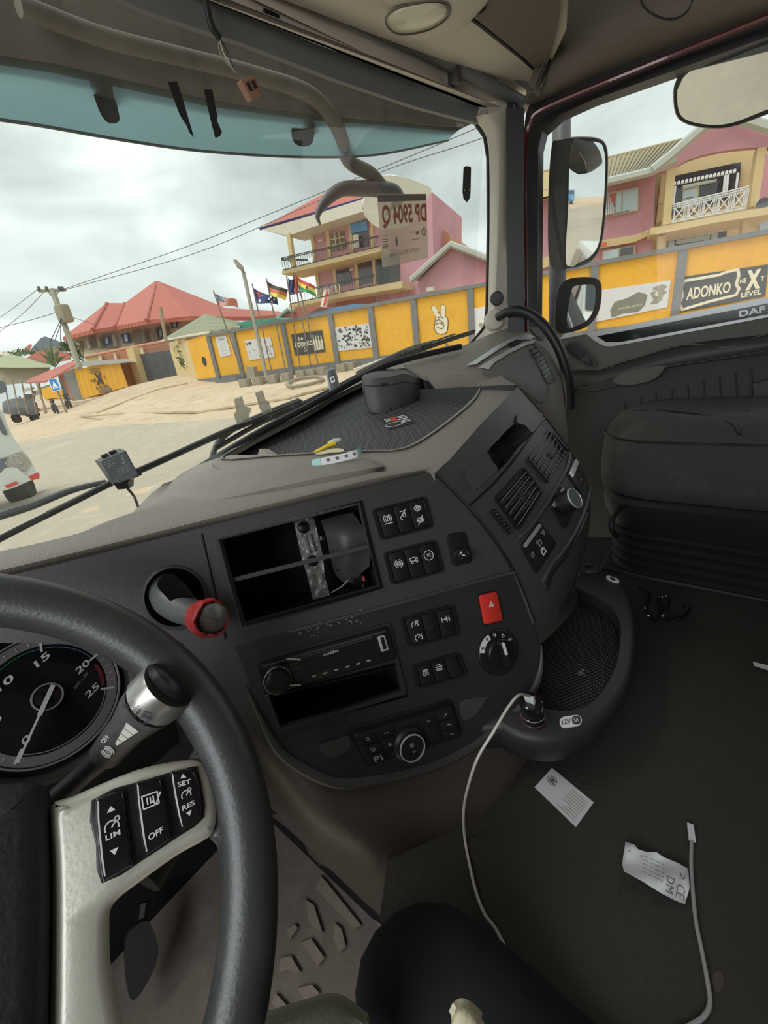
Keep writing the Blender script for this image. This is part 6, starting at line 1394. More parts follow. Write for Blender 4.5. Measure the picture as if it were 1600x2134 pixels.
for k in range(4): ext(mb, qf, rr(qf.w * .08, qf.h * (.10 + .07 * k), qf.w * (.45 - .05 * (k % 2)), qf.h * (.125 + .07 * k)), .0012, .0016)
for k in range(4): ext(mb, qf, rr(qf.w * .32, qf.h * (.50 + .07 * k), qf.w * (.86 - .05 * (k % 2)), qf.h * (.52 + .07 * k)), .0012, .0016)
part('label_print', mb, mat('print_faint', (.12, .125, .13), .6), cbk)
for k in (.3, .62):
    mb = MB(); p = bk_[0].lerp(bk_[1], k) * .5 + f_[0].lerp(f_[1], k) * .5; box(mb, p + Vector((0, 0, .004)), f_[1] - f_[0], bk_[0] - f_[0], (f_[1] - f_[0]).cross(bk_[0] - f_[0]), .014, .010, .006, .001); part('lug', mb, M['black'], cam_)
mb = MB(); tube(mb, [P(258, 1002, zc + .01), P(262, 1016, zc + .015)], [.019, .015], 4); part('mount', mb, M['black'], cam_)
mb = MB(); tube(mb, catmull([P(266, 1018, zc + .01), P(279, 1034, zc + .01), P(284, 1046, zc), P(290, 1062, zc - .03)], 5), .0025, 6); part('lead', mb, M['black'], cam_)
tg = thing('toll_tag', 'upright grey toll tag with a dark face and small label on the glass', 'toll tag')
zt = depth(WS(692, 795, 0)) - .03
f_ = [P(679, 774, zt), P(697, 767, zt), P(709, 816, zt), P(690, 824, zt)]; qt = Q(*f_)
mb = MB(); ext(mb, qt, rr(-.002, -.002, qt.w + .002, qt.h + .003, .008, 5), -.018, .003, .003); part('body', mb, M['silver'] if False else mat('tag_grey', (.33, .34, .34), .45), tg)
mb = MB(); ext(mb, qt, rr(.003, .002, qt.w - .002, qt.h - .001, .006, 4), .002, .0045, .0008); part('face', mb, mat('tag_dark', (.10, .11, .12), .4), tg)
mb = MB(); ext(mb, qt, rr(qt.w * .3, qt.h * .32, qt.w * .75, qt.h * .56, .001, 2), .004, .0055); tl_ = part('small_label', mb, M['white'], tg)
mb = MB(); HI = .006; icon(mb, qt, 'fan', qt.w * .52, qt.h * .43, .008, .0015); part('label_symbol', mb, M['ink'], tl_)
mb = MB(); stroke(mb, qt, circ(qt.w * .62, qt.h * .86, .004, 10), .0012, .005, True); part('tag_button', mb, M['silver'], tg)

# ================================================================== PERSON (knee and thigh in black trousers)
per = thing('person', 'person in black trousers seated with one knee raised beside the steering wheel', 'person')
def skin_mesh(verts, edges, radii, root=0, sub=2):
    me = bpy.data.meshes.new('sk'); me.from_pydata([tuple(v) for v in verts], edges, []); o = bpy.data.objects.new('sk', me); COL.objects.link(o)
    md = o.modifiers.new('s', 'SKIN'); ss = o.modifiers.new('d', 'SUBSURF'); ss.levels = sub; ss.render_levels = sub
    for i, r in enumerate(radii):
        sv = me.skin_vertices[0].data[i]; sv.radius = (r, r) if not isinstance(r, tuple) else r; sv.use_root = (i == root)
    bpy.context.view_layer.update(); e = o.evaluated_get(bpy.context.evaluated_depsgraph_get()); m = e.to_mesh()
    vs = [v.co.copy() for v in m.vertices]; fs = [list(p.vertices) for p in m.polygons]; bpy.data.objects.remove(o); return vs, fs
kn_ = P(862, 2022, .40); kn_ = Vector(kn_)
hipR = P(1075, 2420, .36); pel = Vector((.20, -.50, .46)); hipL = Vector((.08, -.58, .44))
V_ = [pel, hipR, hipR.lerp(kn_, .45), kn_, kn_ + Vector((.02, .03, -.16)), kn_ + Vector((.0, .05, -.36)), kn_ + Vector((-.0, .09, -.50)), hipL, hipL + Vector((-.12, .14, -.02)), hipL + Vector((-.22, .30, .0)), hipL + Vector((-.22, .34, -.30)), hipL + Vector((-.22, .34, -.50)), pel + Vector((0, -.04, .14))]
E_ = [(0, 1), (1, 2), (2, 3), (3, 4), (4, 5), (5, 6), (0, 7), (7, 8), (8, 9), (9, 10), (10, 11), (0, 12)]
vs, fs = skin_mesh(V_, E_, [.13, .125, .108, .075, .066, .055, .045, .10, .085, .068, .055, .045, .13])
mb = MB(); mb.add(vs, fs); part('body', mb, M['trouser'], per, 80)
mb = MB(); loftpx(mb, [[(500, 2170, .24), (600, 2160, .25), (720, 2170, .26), (800, 2200, .27)], [(545, 2140, .25), (620, 2117, .26), (700, 2102, .27), (765, 2138, .27)], [(560, 2136, .262), (630, 2116, .272), (702, 2101, .282), (768, 2142, .28)], [(560, 2300, .30), (630, 2300, .30), (720, 2300, .30), (800, 2300, .30)]], 3, 4, .003); part('shirt_hem', mb, M['olive'], per)
mb = MB(); loftpx(mb, [[(925, 2180, .25), (950, 2180, .245), (990, 2180, .245), (1020, 2180, .25)], [(938, 2140, .255), (950, 2112, .25), (985, 2118, .25), (1012, 2140, .255)], [(944, 2124, .265), (960, 2104, .262), (980, 2110, .262), (1000, 2128, .265)], [(944, 2200, .30), (960, 2200, .30), (980, 2200, .30), (1000, 2200, .30)]], 4, 4, .003); part('cuff', mb, M['knit'], per)

# ================================================================== OUTSIDE MIRRORS
def mlift(u, v, z, r):
    p = P(u, v, z); d = (p - CAM).normalized(); r = Vector(r).normalized(); n = (r - d).normalized(); return PLN(p, n)
def mirror(name, label, u, v, z, r, outer, innr, depth_, arm=None, glassn='glass'):
    t = thing(name, label, 'mirror'); L_ = mlift(u, v, z, r); o = px_smooth(outer, 4); i = px_smooth(innr, 4)
    mb = MB(); c = P(u, v, z); rows = []
    back = (c - CAM).normalized()
    for k, h in ((1.0, .006), (1.02, 0.0), (1.0, -.02), (.9, -.05), (.6, -depth_), (0, -depth_ * 1.05)):
        uu = sum(p[0] for p in o) / len(o); vv = sum(p[1] for p in o) / len(o)
        rows.append([L_(uu + (a - uu) * k, vv + (b - vv) * k, 0) + back * (-h) for a, b in o])
    grid(mb, rows, closev=True); m = min(len(o), len(i))
    part('shell', mb, M['mshell'], t, 50)
    mb = MB(); A = [L_(a, b, 0) - back * .006 for a, b in o]; B = []
    ic = (sum(p[0] for p in i) / len(i), sum(p[1] for p in i) / len(i))
    for a, b in o:
        best = min(i, key=lambda q: (math.atan2(q[1] - ic[1], q[0] - ic[0]) - math.atan2(b - ic[1], a - ic[0]) + math.pi) % (2 * math.pi) * 0 + abs(((math.atan2(q[1] - ic[1], q[0] - ic[0]) - math.atan2(b - ic[1], a - ic[0]) + math.pi) % (2 * math.pi)) - math.pi))
        B.append(L_(best[0], best[1], 0) - back * .004)
    grid(mb, [A, B], closev=True); part('bezel', mb, M['seal'], t, 50)
    mb = MB(); patch(mb, i, [], lambda a, b: L_(a, b, 0) - back * .005, .001); part('glass', mb, M['mirror'], t)
    return t, L_
t1, l1 = mirror('main_mirror', 'large upright door mirror reflecting the road behind', 1215, 420, 1.32, (.10, -1, -.03), [(1150, 310), (1165, 293), (1205, 287), (1245, 290), (1262, 305), (1266, 345), (1262, 430), (1254, 500), (1238, 535), (1212, 552), (1170, 558), (1146, 545), (1143, 430)], [(1190, 300), (1220, 295), (1248, 298), (1257, 310), (1261, 345), (1257, 430), (1249, 500), (1234, 530), (1210, 545), (1180, 550), (1184, 430)], .09)
t2, l2 = mirror('wide_angle_mirror', 'smaller square door mirror below the large one', 1212, 638, 1.30, (.20, -1, -.18), [(1165, 600), (1185, 582), (1225, 578), (1248, 585), (1253, 610), (1247, 648), (1228, 676), (1195, 690), (1160, 690), (1158, 640)], [(1192, 602), (1205, 595), (1232, 593), (1240, 602), (1238, 640), (1222, 668), (1196, 681), (1180, 682), (1184, 640)], .08)
mb = MB(); tube(mb, catmull([P(1175, 200, 1.42), P(1170, 260, 1.42), P(1168, 430, 1.43), P(1162, 560, 1.43), P(1158, 700, 1.42)], 5), [.028, .030, .034, .030, .024], 12); part('support_arm', mb, M['mshell'], t1)
t3, l3 = mirror('ramp_mirror', 'wide kerb mirror hanging above the passenger window', 1520, 180, 1.02, (.05, .25, -1), [(1405, 200), (1412, 165), (1440, 132), (1500, 105), (1600, 60), (1680, 60), (1700, 160), (1650, 215), (1590, 240), (1520, 264), (1460, 264), (1415, 246)], [(1411, 200), (1418, 170), (1445, 145), (1500, 130), (1590, 95), (1670, 80), (1690, 155), (1645, 208), (1588, 232), (1520, 257), (1462, 258), (1420, 242)], .05)
mb = MB(); tube(mb, [P(1518, 150, 1.04), P(1530, 90, 1.0), P(1550, 40, 1.0)], .02, 10); box(mb, P(1600, 95, .97), (0, 1, 0), (1, 0, .3), (-.3, 0, 1), .2, .03, .06, .008); part('bracket', mb, M['seal'], t3)
fm = thing('front_mirror', 'kerb mirror hung in front of the windscreen on a thick curved arm', 'mirror')
wo = lambda d: (lambda u, v, k=0: WS(u, v, -d + k))
mb = MB(); f = wo(.22); tube(mb, catmull([wo(.05)(60, -20), wo(.05)(240, 52), wo(.05)(420, 100), wo(.05)(560, 138), wo(.06)(680, 180), wo(.12)(760, 235), f(820, 285), f(865, 318), f(888, 345)], 6), [.014, .014, .014, .015, .017, .019, .020, .020, .015], 12); part('arm', mb, M['taupe'], fm)
mb = MB(); tube(mb, catmull([f(757, 440), f(752, 418), f(762, 395), f(782, 368), f(808, 354), f(845, 354), f(885, 356), f(912, 366), f(920, 382), f(905, 402), f(893, 418)], 5), [.003, .008, .013, .018, .020, .021, .024, .026, .020, .007, .003], 12); part('shell', mb, M['mshell'], fm)
mb = MB(); patch(mb, px_smooth([(756, 432), (764, 402), (786, 374), (812, 365), (850, 372), (880, 384), (898, 392), (895, 404), (882, 428), (850, 470), (800, 478), (770, 462)], 3), [], PLN(wo(.38)(830, 410), (0, -.8, -.6)), .006); part('glass', mb, M['mirror'], fm)
# ================================================================== OUTSIDE
N0 = Vector((.974, .225, 0)).normalized(); R0v = Vector((.225, -.974, 0)).normalized(); ZZ = Vector((0, 0, 1))
def FP(d): return PLN(N0 * d, -N0)
def az_(u, v, d): p = FP(d)(u, v); return p.dot(R0v), p.z
def wp(a, z, d): return R0v * a + N0 * d + ZZ * z
def fbox(mb, a0, a1, z0, z1, d0, d1): return box(mb, wp((a0 + a1) / 2, (z0 + z1) / 2, (d0 + d1) / 2), R0v, ZZ, N0, abs(a1 - a0), abs(z1 - z0), abs(d1 - d0))
def fpatch(mb, pts, d, th, holes=()): return patch(mb, pts, list(holes), FP(d), th)
def pp(name, pts, d, th, mt, parent=None, holes=()):
    mb = MB(); fpatch(mb, pts, d, th, holes); return part(name, mb, mt, parent)
def pole(name, a, b, za, zb, r, mt, parent, seg=8):
    mb = MB(); tube(mb, [P(a[0], a[1], za), P(b[0], b[1], zb)], r, seg); return part(name, mb, mt, parent)

# ground: surveyed heights joined by a smooth sheet
cpts = [(0, 3, -1.28), (3, 0, -1.26), (0, -20, -1.3), (6, -20, -1.15), (17, 0, .5), (20, -8, .6), (14.4, 26.4, .66), (16.3, 18.2, .60), (17.6, 12.7, .62), (19, 5, .6), (17.5, -20, .5)]
for u, v, z in ((420, 862, 17), (250, 862, 24), (600, 832, 16), (400, 950, 11), (100, 1000, 11.5), (45, 1046, 9.5), (80, 872, 36), (140, 859, 28), (190, 833, 29), (265, 813, 28), (300, 799, 30), (330, 830, 22), (0, 900, 30), (200, 1040, 7.5)):
    p = P(u, v, z); cpts.append(tuple(p))
cpts += [(0, 80, -.9), (30, 100, 0), (70, 50, 1.5), (-30, 40, -1.2), (-30, -40, -1.2), (60, -40, 1), (0, -80, -1), (20, 60, .2)]
_A = np.array([c[:2] for c in cpts]); _zv = np.array([c[2] for c in cpts])
def _k(r2): return np.where(r2 > 0, .5 * r2 * np.log(np.maximum(r2, 1e-9)), 0)
_d2 = ((_A[:, None] - _A[None]) ** 2).sum(-1); _n = len(cpts)
_K = np.zeros((_n + 3, _n + 3)); _K[:_n, :_n] = _k(_d2) + np.eye(_n) * 2.0; _K[:_n, _n] = 1; _K[:_n, _n + 1:] = _A; _K[_n, :_n] = 1; _K[_n + 1:, :_n] = _A.T
_w = np.linalg.solve(_K, np.concatenate([_zv, [0, 0, 0]]))
def gz(x, y):
    q = ((_A - np.array([x, y])) ** 2).sum(-1); return float((_k(q) * _w[:_n]).sum() + _w[_n] + _w[_n + 1] * x + _w[_n + 2] * y)
xs = np.concatenate([np.linspace(-60, -6, 12), np.linspace(-4, 30, 52), np.linspace(33, 110, 16)]); ys = np.concatenate([np.linspace(-120, -22, 16), np.linspace(-20, 50, 80), np.linspace(53, 160, 20)])
random.seed(2)
mb = MB(); grid(mb, [[Vector((x, y, gz(x, y) + (random.uniform(-.03, .03) if 9 < x * .974 + y * .225 < 19 else 0))) for x in xs] for y in ys]); struct('ground', mb, M['dirt'], 60)
GBV = lift_mb(mb)
mb = MB(); rows = []
for a in np.linspace(-60, 90, 80):
    row = []
    for s in np.linspace(-6, 11.3, 18):
        p = N0 * s - R0v * a + ZZ * 0; s2 = s + (max(0, a - 30) ** 2) * .0
        row.append(Vector((p.x, p.y, gz(p.x, p.y) + .03)))
    rows.append(row)
grid(mb, rows); struct('road', mb, M['road'], 60)
mb = MB(); tube(mb, [p + Vector((0, 0, .06)) for p in (GBV(170, 869), GBV(250, 864), GBV(330, 862), GBV(420, 861), GBV(500, 848), GBV(600, 833), GBV(700, 805))], .07, 6); struct('road_kerb', mb, M['dirt'])
mb = MB(); tube(mb, [GBV(u, v) + Vector((0, 0, .03)) for u, v in ((200, 862), (260, 838), (330, 812), (390, 800))], .07, 6); struct('drive_kerb', mb, M['dirt'])

# perimeter wall
WD = 20.0; wall = thing('perimeter_wall', 'long yellow compound wall with grey posts and skirting facing the road', 'wall')
aL = az_(432, 690, WD)[0]; aR = 14.0; ZT = 3.47; ZS = 1.05; ZB = .2
mb = MB(); fbox(mb, aL, aR, ZS, ZT - .14, WD + .05, WD + .25); part('yellow_panel', mb, M['yellow'], wall)
mb = MB(); fbox(mb, aL, aR, ZB, ZS, WD - .0, WD + .25); part('skirting', mb, M['wgrey'], wall)
mb = MB(); fbox(mb, aL, aR, ZT - .15, ZT, WD - .08, WD + .32); part('coping', mb, M['wgrey'], wall)
posts = [(430, 700), (481, 690), (584, 668), (684, 650), (768, 637), (857, 617), (976, 598), (1110, 572), (1237, 548), (1421, 515), (1662, 468)]
for u, v in posts:
    a = az_(u + 3, v, WD)[0]; mb = MB(); fbox(mb, a - .14, a + .14, ZB, ZT - .02, WD - .06, WD + .1); part('post', mb, M['wgrey'], wall)

# guardhouse, gate and the wall behind
gh_ = thing('guardhouse', 'small yellow guardhouse with a green ribbed hip roof beside the gate', 'guardhouse')
mb = MB(); c0 = FP(22.5)(388, 703); c1 = FP(20)(437, 694)
def wallseg(mb, a, b, z0, z1, t=.2):
    a = Vector((a.x, a.y, 0)); b = Vector((b.x, b.y, 0)); d = (b - a).normalized(); n = d.cross(ZZ)
    return box(mb, (a + b) / 2 + ZZ * (z0 + z1) / 2, d, n, ZZ, (b - a).length, t, z1 - z0)
pa, pb = FP(21.5)(390, 700), FP(20.2)(436, 694)
wallseg(mb, pa, pb, 1.0, 3.5); part('front_wall', mb, M['yellow'], gh_)
mb = MB(); wallseg(mb, pa, pb, .1, 1.0, .26); part('skirting', mb, M['wgrey'], gh_)
mb = MB(); pc_ = FP(25)(352, 712); wallseg(mb, pc_, pa, .4, 3.5, .2); part('side_wall', mb, M['creamw'], gh_)
mb = MB(); p0, p1, p2, p3, ap, p4, p5 = FP(23.8)(337, 708), FP(20.4)(362, 706.5) if False else FP(21)(392, 697), FP(20)(437, 690), FP(20)(500, 680), FP(23.5)(427, 654), FP(27)(505, 672), FP(27)(420, 690)
vs = [p0, p1, p2, p3, p4, p5, ap]; vs2 = [p - ZZ * .12 for p in vs[:6]]
mb.add(vs + vs2, [[0, 1, 6], [1, 2, 6], [2, 3, 6], [3, 4, 6], [4, 5, 6], [5, 0, 6]] + [[i, (i + 1) % 6, 7 + (i + 1) % 6, 7 + i] for i in range(6)] + [[12, 11, 10, 9, 8, 7]])
part('roof', mb, M['greenroof'], gh_, 10)
mb = MB(); tube(mb, [p - ZZ * .08 for p in (p0, p1, p2)], .07, 6); part('fascia', mb, M['soffit'], gh_)
pm = pa.lerp(pb, .55); pm.z = 2.05; mb = MB(); lathe(mb, pm - N0 * .12, -N0 + R0v * -.35, [(.28, 0), (.28, .03), (.0, .03)], 20); part('round_vent', mb, M['seal'], gh_)
gt = thing('metal_gate', 'dark sheet metal double gate between cream pillars', 'gate')
GD = 26
for i in range(4):
    u0 = 281 + (357 - 281) * i / 4; u1 = 281 + (357 - 281) * (i + 1) / 4 - .6; f = lambda t: 740 + (729 - 740) * t; g = lambda t: 797 + (791 - 797) * t
    b0 = 299 + (377 - 299) * i / 4; b1 = 299 + (377 - 299) * (i + 1) / 4 - .6
    pp('gate_panel', [(u0, f(i / 4)), (u1, f((i + 1) / 4)), (b1, g((i + 1) / 4)), (b0, g(i / 4))], GD, .08, M['gate'], gt)
for nm, pts, lab in (('gate_pillar', [(262, 727), (276, 724), (299, 799), (285, 803)], 'cream gate pillar left of the dark gate, beside the kiosk'), ('gate_pillar', [(352, 714), (370, 709), (388, 793), (375, 795)], 'cream gate pillar right of the dark gate'), ('gate_pillar', [(377, 708), (390, 705), (416, 801), (402, 804)], 'weathered cream pillar against the guardhouse')):
    mb = MB(); fpatch(mb, pts, GD - .5, .6); solo(nm, mb, M['creamw'], lab, 'pillar')
bw = thing('boundary_wall', 'pink and cream panelled boundary wall before the red-roofed house', 'wall')
pp('wall_body', [(176, 745), (262, 727), (285, 722), (345, 712), (358, 770), (290, 790), (190, 800)], 27.5, .3, M['salmon'], bw)
for pts in ([(178, 745), (205, 739), (212, 757), (182, 762)],): pp('cream_panel', pts, 27.3, .1, M['creamw'], bw)
for pts in ([(203, 738), (208, 737), (214, 758), (209, 759)], [(234, 732), (238, 731), (244, 752), (240, 752)], [(290, 722), (295, 721), (300, 738), (295, 740)]): pp('cream_rib', pts, 27.2, .15, M['creamh'], bw)
mb = MB(); tube(mb, [FP(27.2)(176, 744), FP(27.2)(262, 726), FP(27.2)(345, 711)], .12, 6); part('coping', mb, M['salmon'], bw)

# kiosk container
ks = thing('kiosk', 'yellow corrugated kiosk with a big black X and a lean-to roof', 'kiosk')
KD = 24
qK = Q(*[FP(KD)(u, v) for u, v in ((155, 769), (249, 757), (266, 806), (173, 832))]); w_, h_ = qK.w, qK.h
mb = MB(); n = 34; top = []; 
for h0 in (0,):
    ra = [qK.pt(w_ * i / n, 0, .05 * math.cos(i * math.pi / 2)) for i in range(n + 1)]; rb = [qK.pt(w_ * i / n, h_ * (.97 + .02 * (i % 2)), .05 * math.cos(i * math.pi / 2)) for i in range(n + 1)]
    grid(mb, [ra, rb, [p + N0 * 2.4 for p in rb], [p + N0 * 2.4 for p in ra]], closeu=True)
part('front_wall', mb, M['yellow'], ks)
mb = MB(); text(mb, qK, 'X', w_ * .42, h_ * .24, w_ * .58, h_ * .68, .09, .06); text(mb, qK, 'NE', w_ * .32, h_ * .42, w_ * .43, h_ * .53, .09, .03); text(mb, qK, 'T', w_ * .60, h_ * .38, w_ * .65, h_ * .50, .09, .03); text(mb, qK, 'LEVEL', w_ * .38, h_ * .72, w_ * .66, h_ * .82, .09, .03); text(mb, qK, 'ADONKO', w_ * .37, h_ * .12, w_ * .56, h_ * .19, .09, .02)
stroke(mb, qK, [(w_ * .35, h_ * .08), (w_ * .58, h_ * .08), (w_ * .58, h_ * .22), (w_ * .35, h_ * .22)], .04, .09, True)
part('lettering', mb, M['ink'], ks)
mb = MB(); random.seed(11)
for k in range(7): ext(mb, qK, [(w_ * (.42 + .035 * k), h_ * (.87 + random.uniform(-.02, .02))), (w_ * (.46 + .035 * k), h_ * (.85 + random.uniform(-.02, .02))), (w_ * (.46 + .035 * k), h_ * .97), (w_ * (.42 + .035 * k), h_ * .96)], .05, .08)
part('paint_patch', mb, M['wgrey'], ks)
pp('side_opening', [(118, 775), (152, 768), (172, 832), (150, 834), (135, 832)], KD + .4, .2, M['gate'], ks)
pp('side_panel', [(132, 778), (152, 768), (174, 832), (152, 836)], KD + .2, .2, mat('kiosk_grey', (.24, .24, .22), .8), ks)
pole('door_post', (126, 780), (151, 832), 29.5, 29.0, .10, M['salmon'], ks)
mb = MB(); a, b, c, d = P(53, 793, 31), P(154, 759, 28.6), P(268, 750, 27.6), P(268, 757, 28); 
vs = [P(53, 797, 31), P(95, 794, 28), P(156, 760, 27.5), P(160, 756, 27.4), P(150, 752, 30), P(60, 790, 33)]
mb.add(vs + [p - ZZ * .1 for p in vs], [[0, 1, 2, 3, 4, 5], [6, 7, 8, 9, 10, 11]] + [[i, (i + 1) % 6, 6 + (i + 1) % 6, 6 + i] for i in range(6)]); part('lean_to_roof', mb, M['redroof2'], ks)
pp('roof_fascia', [(95, 794), (155, 757), (160, 754), (270, 748), (278, 752), (258, 756), (160, 765), (118, 783)], KD - .25, .2, M['fascia'], ks)
pole('shelter_post', (76, 797), (97, 860), 28, 28, .06, M['wood'], ks)
stl = thing('market_stall', 'cluttered open stall with crates and boards beside the kiosk', 'stall')
random.seed(21)
for k in range(14):
    u = random.uniform(18, 92); v = random.uniform(800, 862); w2 = random.uniform(8, 22); h2 = random.uniform(6, 14); sk = random.uniform(-3, 3)
    pp(random.choice(['board', 'crate', 'box']), [(u, v), (u + w2, v - w2 * .25 + sk), (u + w2 + 2, v - w2 * .25 + h2), (u + 2, v + h2)], 26 + random.uniform(0, 4), .3, [M['soffit'], M['concrete'], M['wood'], M['gate'], M['fascia']][k % 5], stl)
for k in range(5):
    u = 22 + 18 * k; pole('stall_post', (u - 14, 790), (u, 862), 32, 32, .05, M['wood'], stl)
pp('yellow_booth', [(84, 812), (98, 807), (128, 815), (134, 832), (100, 836), (92, 832)], 25.5, .8, M['yellow'], stl)
pv = thing('tarped_pickup', 'dark vehicle heaped with a grey tarpaulin load at the left roadside', 'vehicle')
mb = MB(); loftpx(mb, [[(5, 838, 34), (20, 832, 33.5), (45, 830, 33.5), (70, 835, 33.5), (78, 842, 34)], [(5, 850, 33.3), (25, 846, 32.6), (48, 845, 32.6), (72, 850, 32.6), (80, 858, 33.2)], [(8, 862, 33.3), (26, 864, 32.6), (50, 864, 32.6), (74, 866, 32.6), (82, 868, 33.2)]], 3, 3, .8); part('tarpaulin', mb, M['gate'], pv)
pp('chassis', [(26, 864), (82, 862), (82, 870), (30, 877)], 30, 1.2, M['redroof2'], pv)
for u in (34, 72):
    mb = MB(); lathe(mb, P(u, 872, 33), N0, [(.32, -.2), (.36, -.1), (.36, .1), (.32, .2)], 16); part('tyre', mb, M['tyre'], pv)
def figure(u, v, z, H, top_m, leg_m, label, lean=0):
    t = thing('person', label, 'person', None); b = P(u, v, z); s = H / 1.75
    up_ = ZZ; r = R0v
    V = [b + up_ * .95 * s, b + up_ * 1.2 * s + r * lean * .1, b + up_ * 1.42 * s + r * lean * .2, b + up_ * 1.52 * s + r * lean * .25, b + up_ * 1.66 * s + r * lean * .3,
         b + up_ * .9 * s + r * .1 * s, b + up_ * .5 * s + r * .12 * s, b + up_ * .06 * s + r * .13 * s, b + up_ * .9 * s - r * .1 * s, b + up_ * .5 * s - r * .12 * s, b + up_ * .06 * s - r * .13 * s,
         b + up_ * 1.4 * s + r * .2 * s, b + up_ * 1.12 * s + r * .28 * s, b + up_ * .88 * s + r * .25 * s - N0 * .1, b + up_ * 1.4 * s - r * .2 * s, b + up_ * 1.12 * s - r * .28 * s, b + up_ * .88 * s - r * .25 * s - N0 * .1,
         b + up_ * .03 * s + r * .13 * s - N0 * .14 * s, b + up_ * .03 * s - r * .13 * s - N0 * .14 * s]
    E = [(0, 1), (1, 2), (2, 3), (3, 4), (0, 5), (5, 6), (6, 7), (0, 8), (8, 9), (9, 10), (2, 11), (11, 12), (12, 13), (2, 14), (14, 15), (15, 16), (7, 17), (10, 18)]
    R_ = [.14, .14, .15, .06, .10, .09, .065, .045, .09, .065, .045, .06, .045, .035, .06, .045, .035, .035, .035]
    vs, fs = skin_mesh(V, E, [q * s for q in R_], 0, 1); mb = MB(); mb.add(vs, fs); part('body', mb, M['skin'], t, 80)
    mb = MB(); tube(mb, [V[0], V[1], V[2] + up_ * .05 * s], [.165 * s, .165 * s, .175 * s], 12); part('shirt', mb, top_m, t)
    for i, j, k in ((5, 6, 7), (8, 9, 10)):
        mb = MB(); tube(mb, [V[i] + up_ * .04, V[j], V[k].lerp(V[j], .3)], [.115 * s, .085 * s, .065 * s], 10); part('trouser_leg', mb, leg_m, t)
    return t
figure(77, 871, 34, 1.75, M['creamh'], M['gate'], 'person in a pale top standing by the tarpaulin vehicle')
figure(66, 866, 37, 1.7, M['ink'], M['gate'], 'person in dark clothes behind the one in the pale top')
figure(56, 862, 38, 1.7, M['pink'], M['gate'], 'person in a pink top near the stall crates')
def motorbike(u, v, z, label):
    t = thing('motorcycle', label, 'motorcycle', None); b = P(u, v, z); f = (R0v * .9 - N0 * .3).normalized()
    for s in (-.62, .62):
        mb = MB(); c = b + f * s + ZZ * .3; ax_ = f.cross(ZZ); mb2 = [c + (f * math.cos(t_) + ZZ * math.sin(t_)) * .28 for t_ in np.linspace(0, 2 * math.pi, 20, endpoint=False)]; tube(mb, mb2, .05, 6, closed=True); part('wheel', mb, M['tyre'], t)
    mb = MB(); tube(mb, catmull([b + f * -.62 + ZZ * .3, b + f * -.1 + ZZ * .42, b + f * .35 + ZZ * .75, b + f * .62 + ZZ * .3], 4), .05, 6); part('frame', mb, M['iron'], t)
    mb = MB(); tube(mb, catmull([b + f * -.65 + ZZ * .78, b + f * -.2 + ZZ * .75, b + f * .1 + ZZ * .85, b + f * .3 + ZZ * .82], 4), [.08, .12, .15, .08], 8); part('seat_and_tank', mb, M['gloss'], t)
    mb = MB(); tube(mb, [b + f * .42 + ZZ * .95 + ax_ * .32, b + f * .38 + ZZ * 1.0, b + f * .42 + ZZ * .95 - ax_ * .32], .025, 6); part('handlebar', mb, M['iron'], t)
motorbike(118, 861, 29, 'dark motorcycle left of the blue sign post')
motorbike(146, 852, 30, 'dark motorcycle right of the blue sign post')
sg = thing('road_sign', 'blue square road sign with a white triangle on a pale post', 'sign')
mb = MB(); tube(mb, [P(112, 795, 24.2), P(139, 860, 24.5)], .06, 8); part('post', mb, M['wood'], sg)
qS = Q(*[P(u, v, 24) for u, v in ((100, 790), (117, 788), (128, 812.5), (110, 816))])
mb = MB(); ext(mb, qS, rr(0, 0, qS.w, qS.h), -.03, 0); part('plate', mb, M['white'], sg)
mb = MB(); ext(mb, qS, rr(.03, .03, qS.w - .03, qS.h - .03), 0, .01); part('blue_field', mb, M['signblue'], sg)
mb = MB(); w_, h_ = qS.w, qS.h; ext(mb, qS, [(w_ * .5, h_ * .25), (w_ * .85, h_ * .8), (w_ * .15, h_ * .8)], .01, .02); part('triangle', mb, M['white'], sg)
mb = MB(); ext(mb, qS, [(w_ * .28, h_ * .74), (w_ * .38, h_ * .64), (w_ * .48, h_ * .72), (w_ * .60, h_ * .64), (w_ * .72, h_ * .74)], .02, .03); part('hump_symbol', mb, M['ink'], sg)

# poles and wires
up_ = thing('utility_pole', 'leaning wooden utility pole with a crossarm and a small transformer', 'pole')
pole('shaft', (109, 604), (166, 768), 26, 25, .16, M['pole'], up_)
pole('crossarm', (80, 606), (136, 604), 26, 26, .10, M['pole'], up_)
for u in (82, 98, 125, 131): pole('insulator', (u, 605), (u - 2, 598), 25.9, 25.9, .09, M['gate'], up_)
for a, b in (((98, 606), (110, 620)), ((124, 605), (112, 620))): pole('brace', a, b, 25.9, 25.9, .04, M['pole'], up_)
mb = MB(); box(mb, P(133, 654, 25.2), R0v, ZZ, N0, .75, 1.0, .6, .1); part('transformer', mb, M['concrete'], up_)
def wires(label, paths, r=.02):
    mb = None
    for k, pth in enumerate(paths):
        mb = MB(); tube(mb, catmull([P(*q) for q in pth], 6), r, 5); solo('overhead_wire', mb, M['wire'], label[k], 'wire')
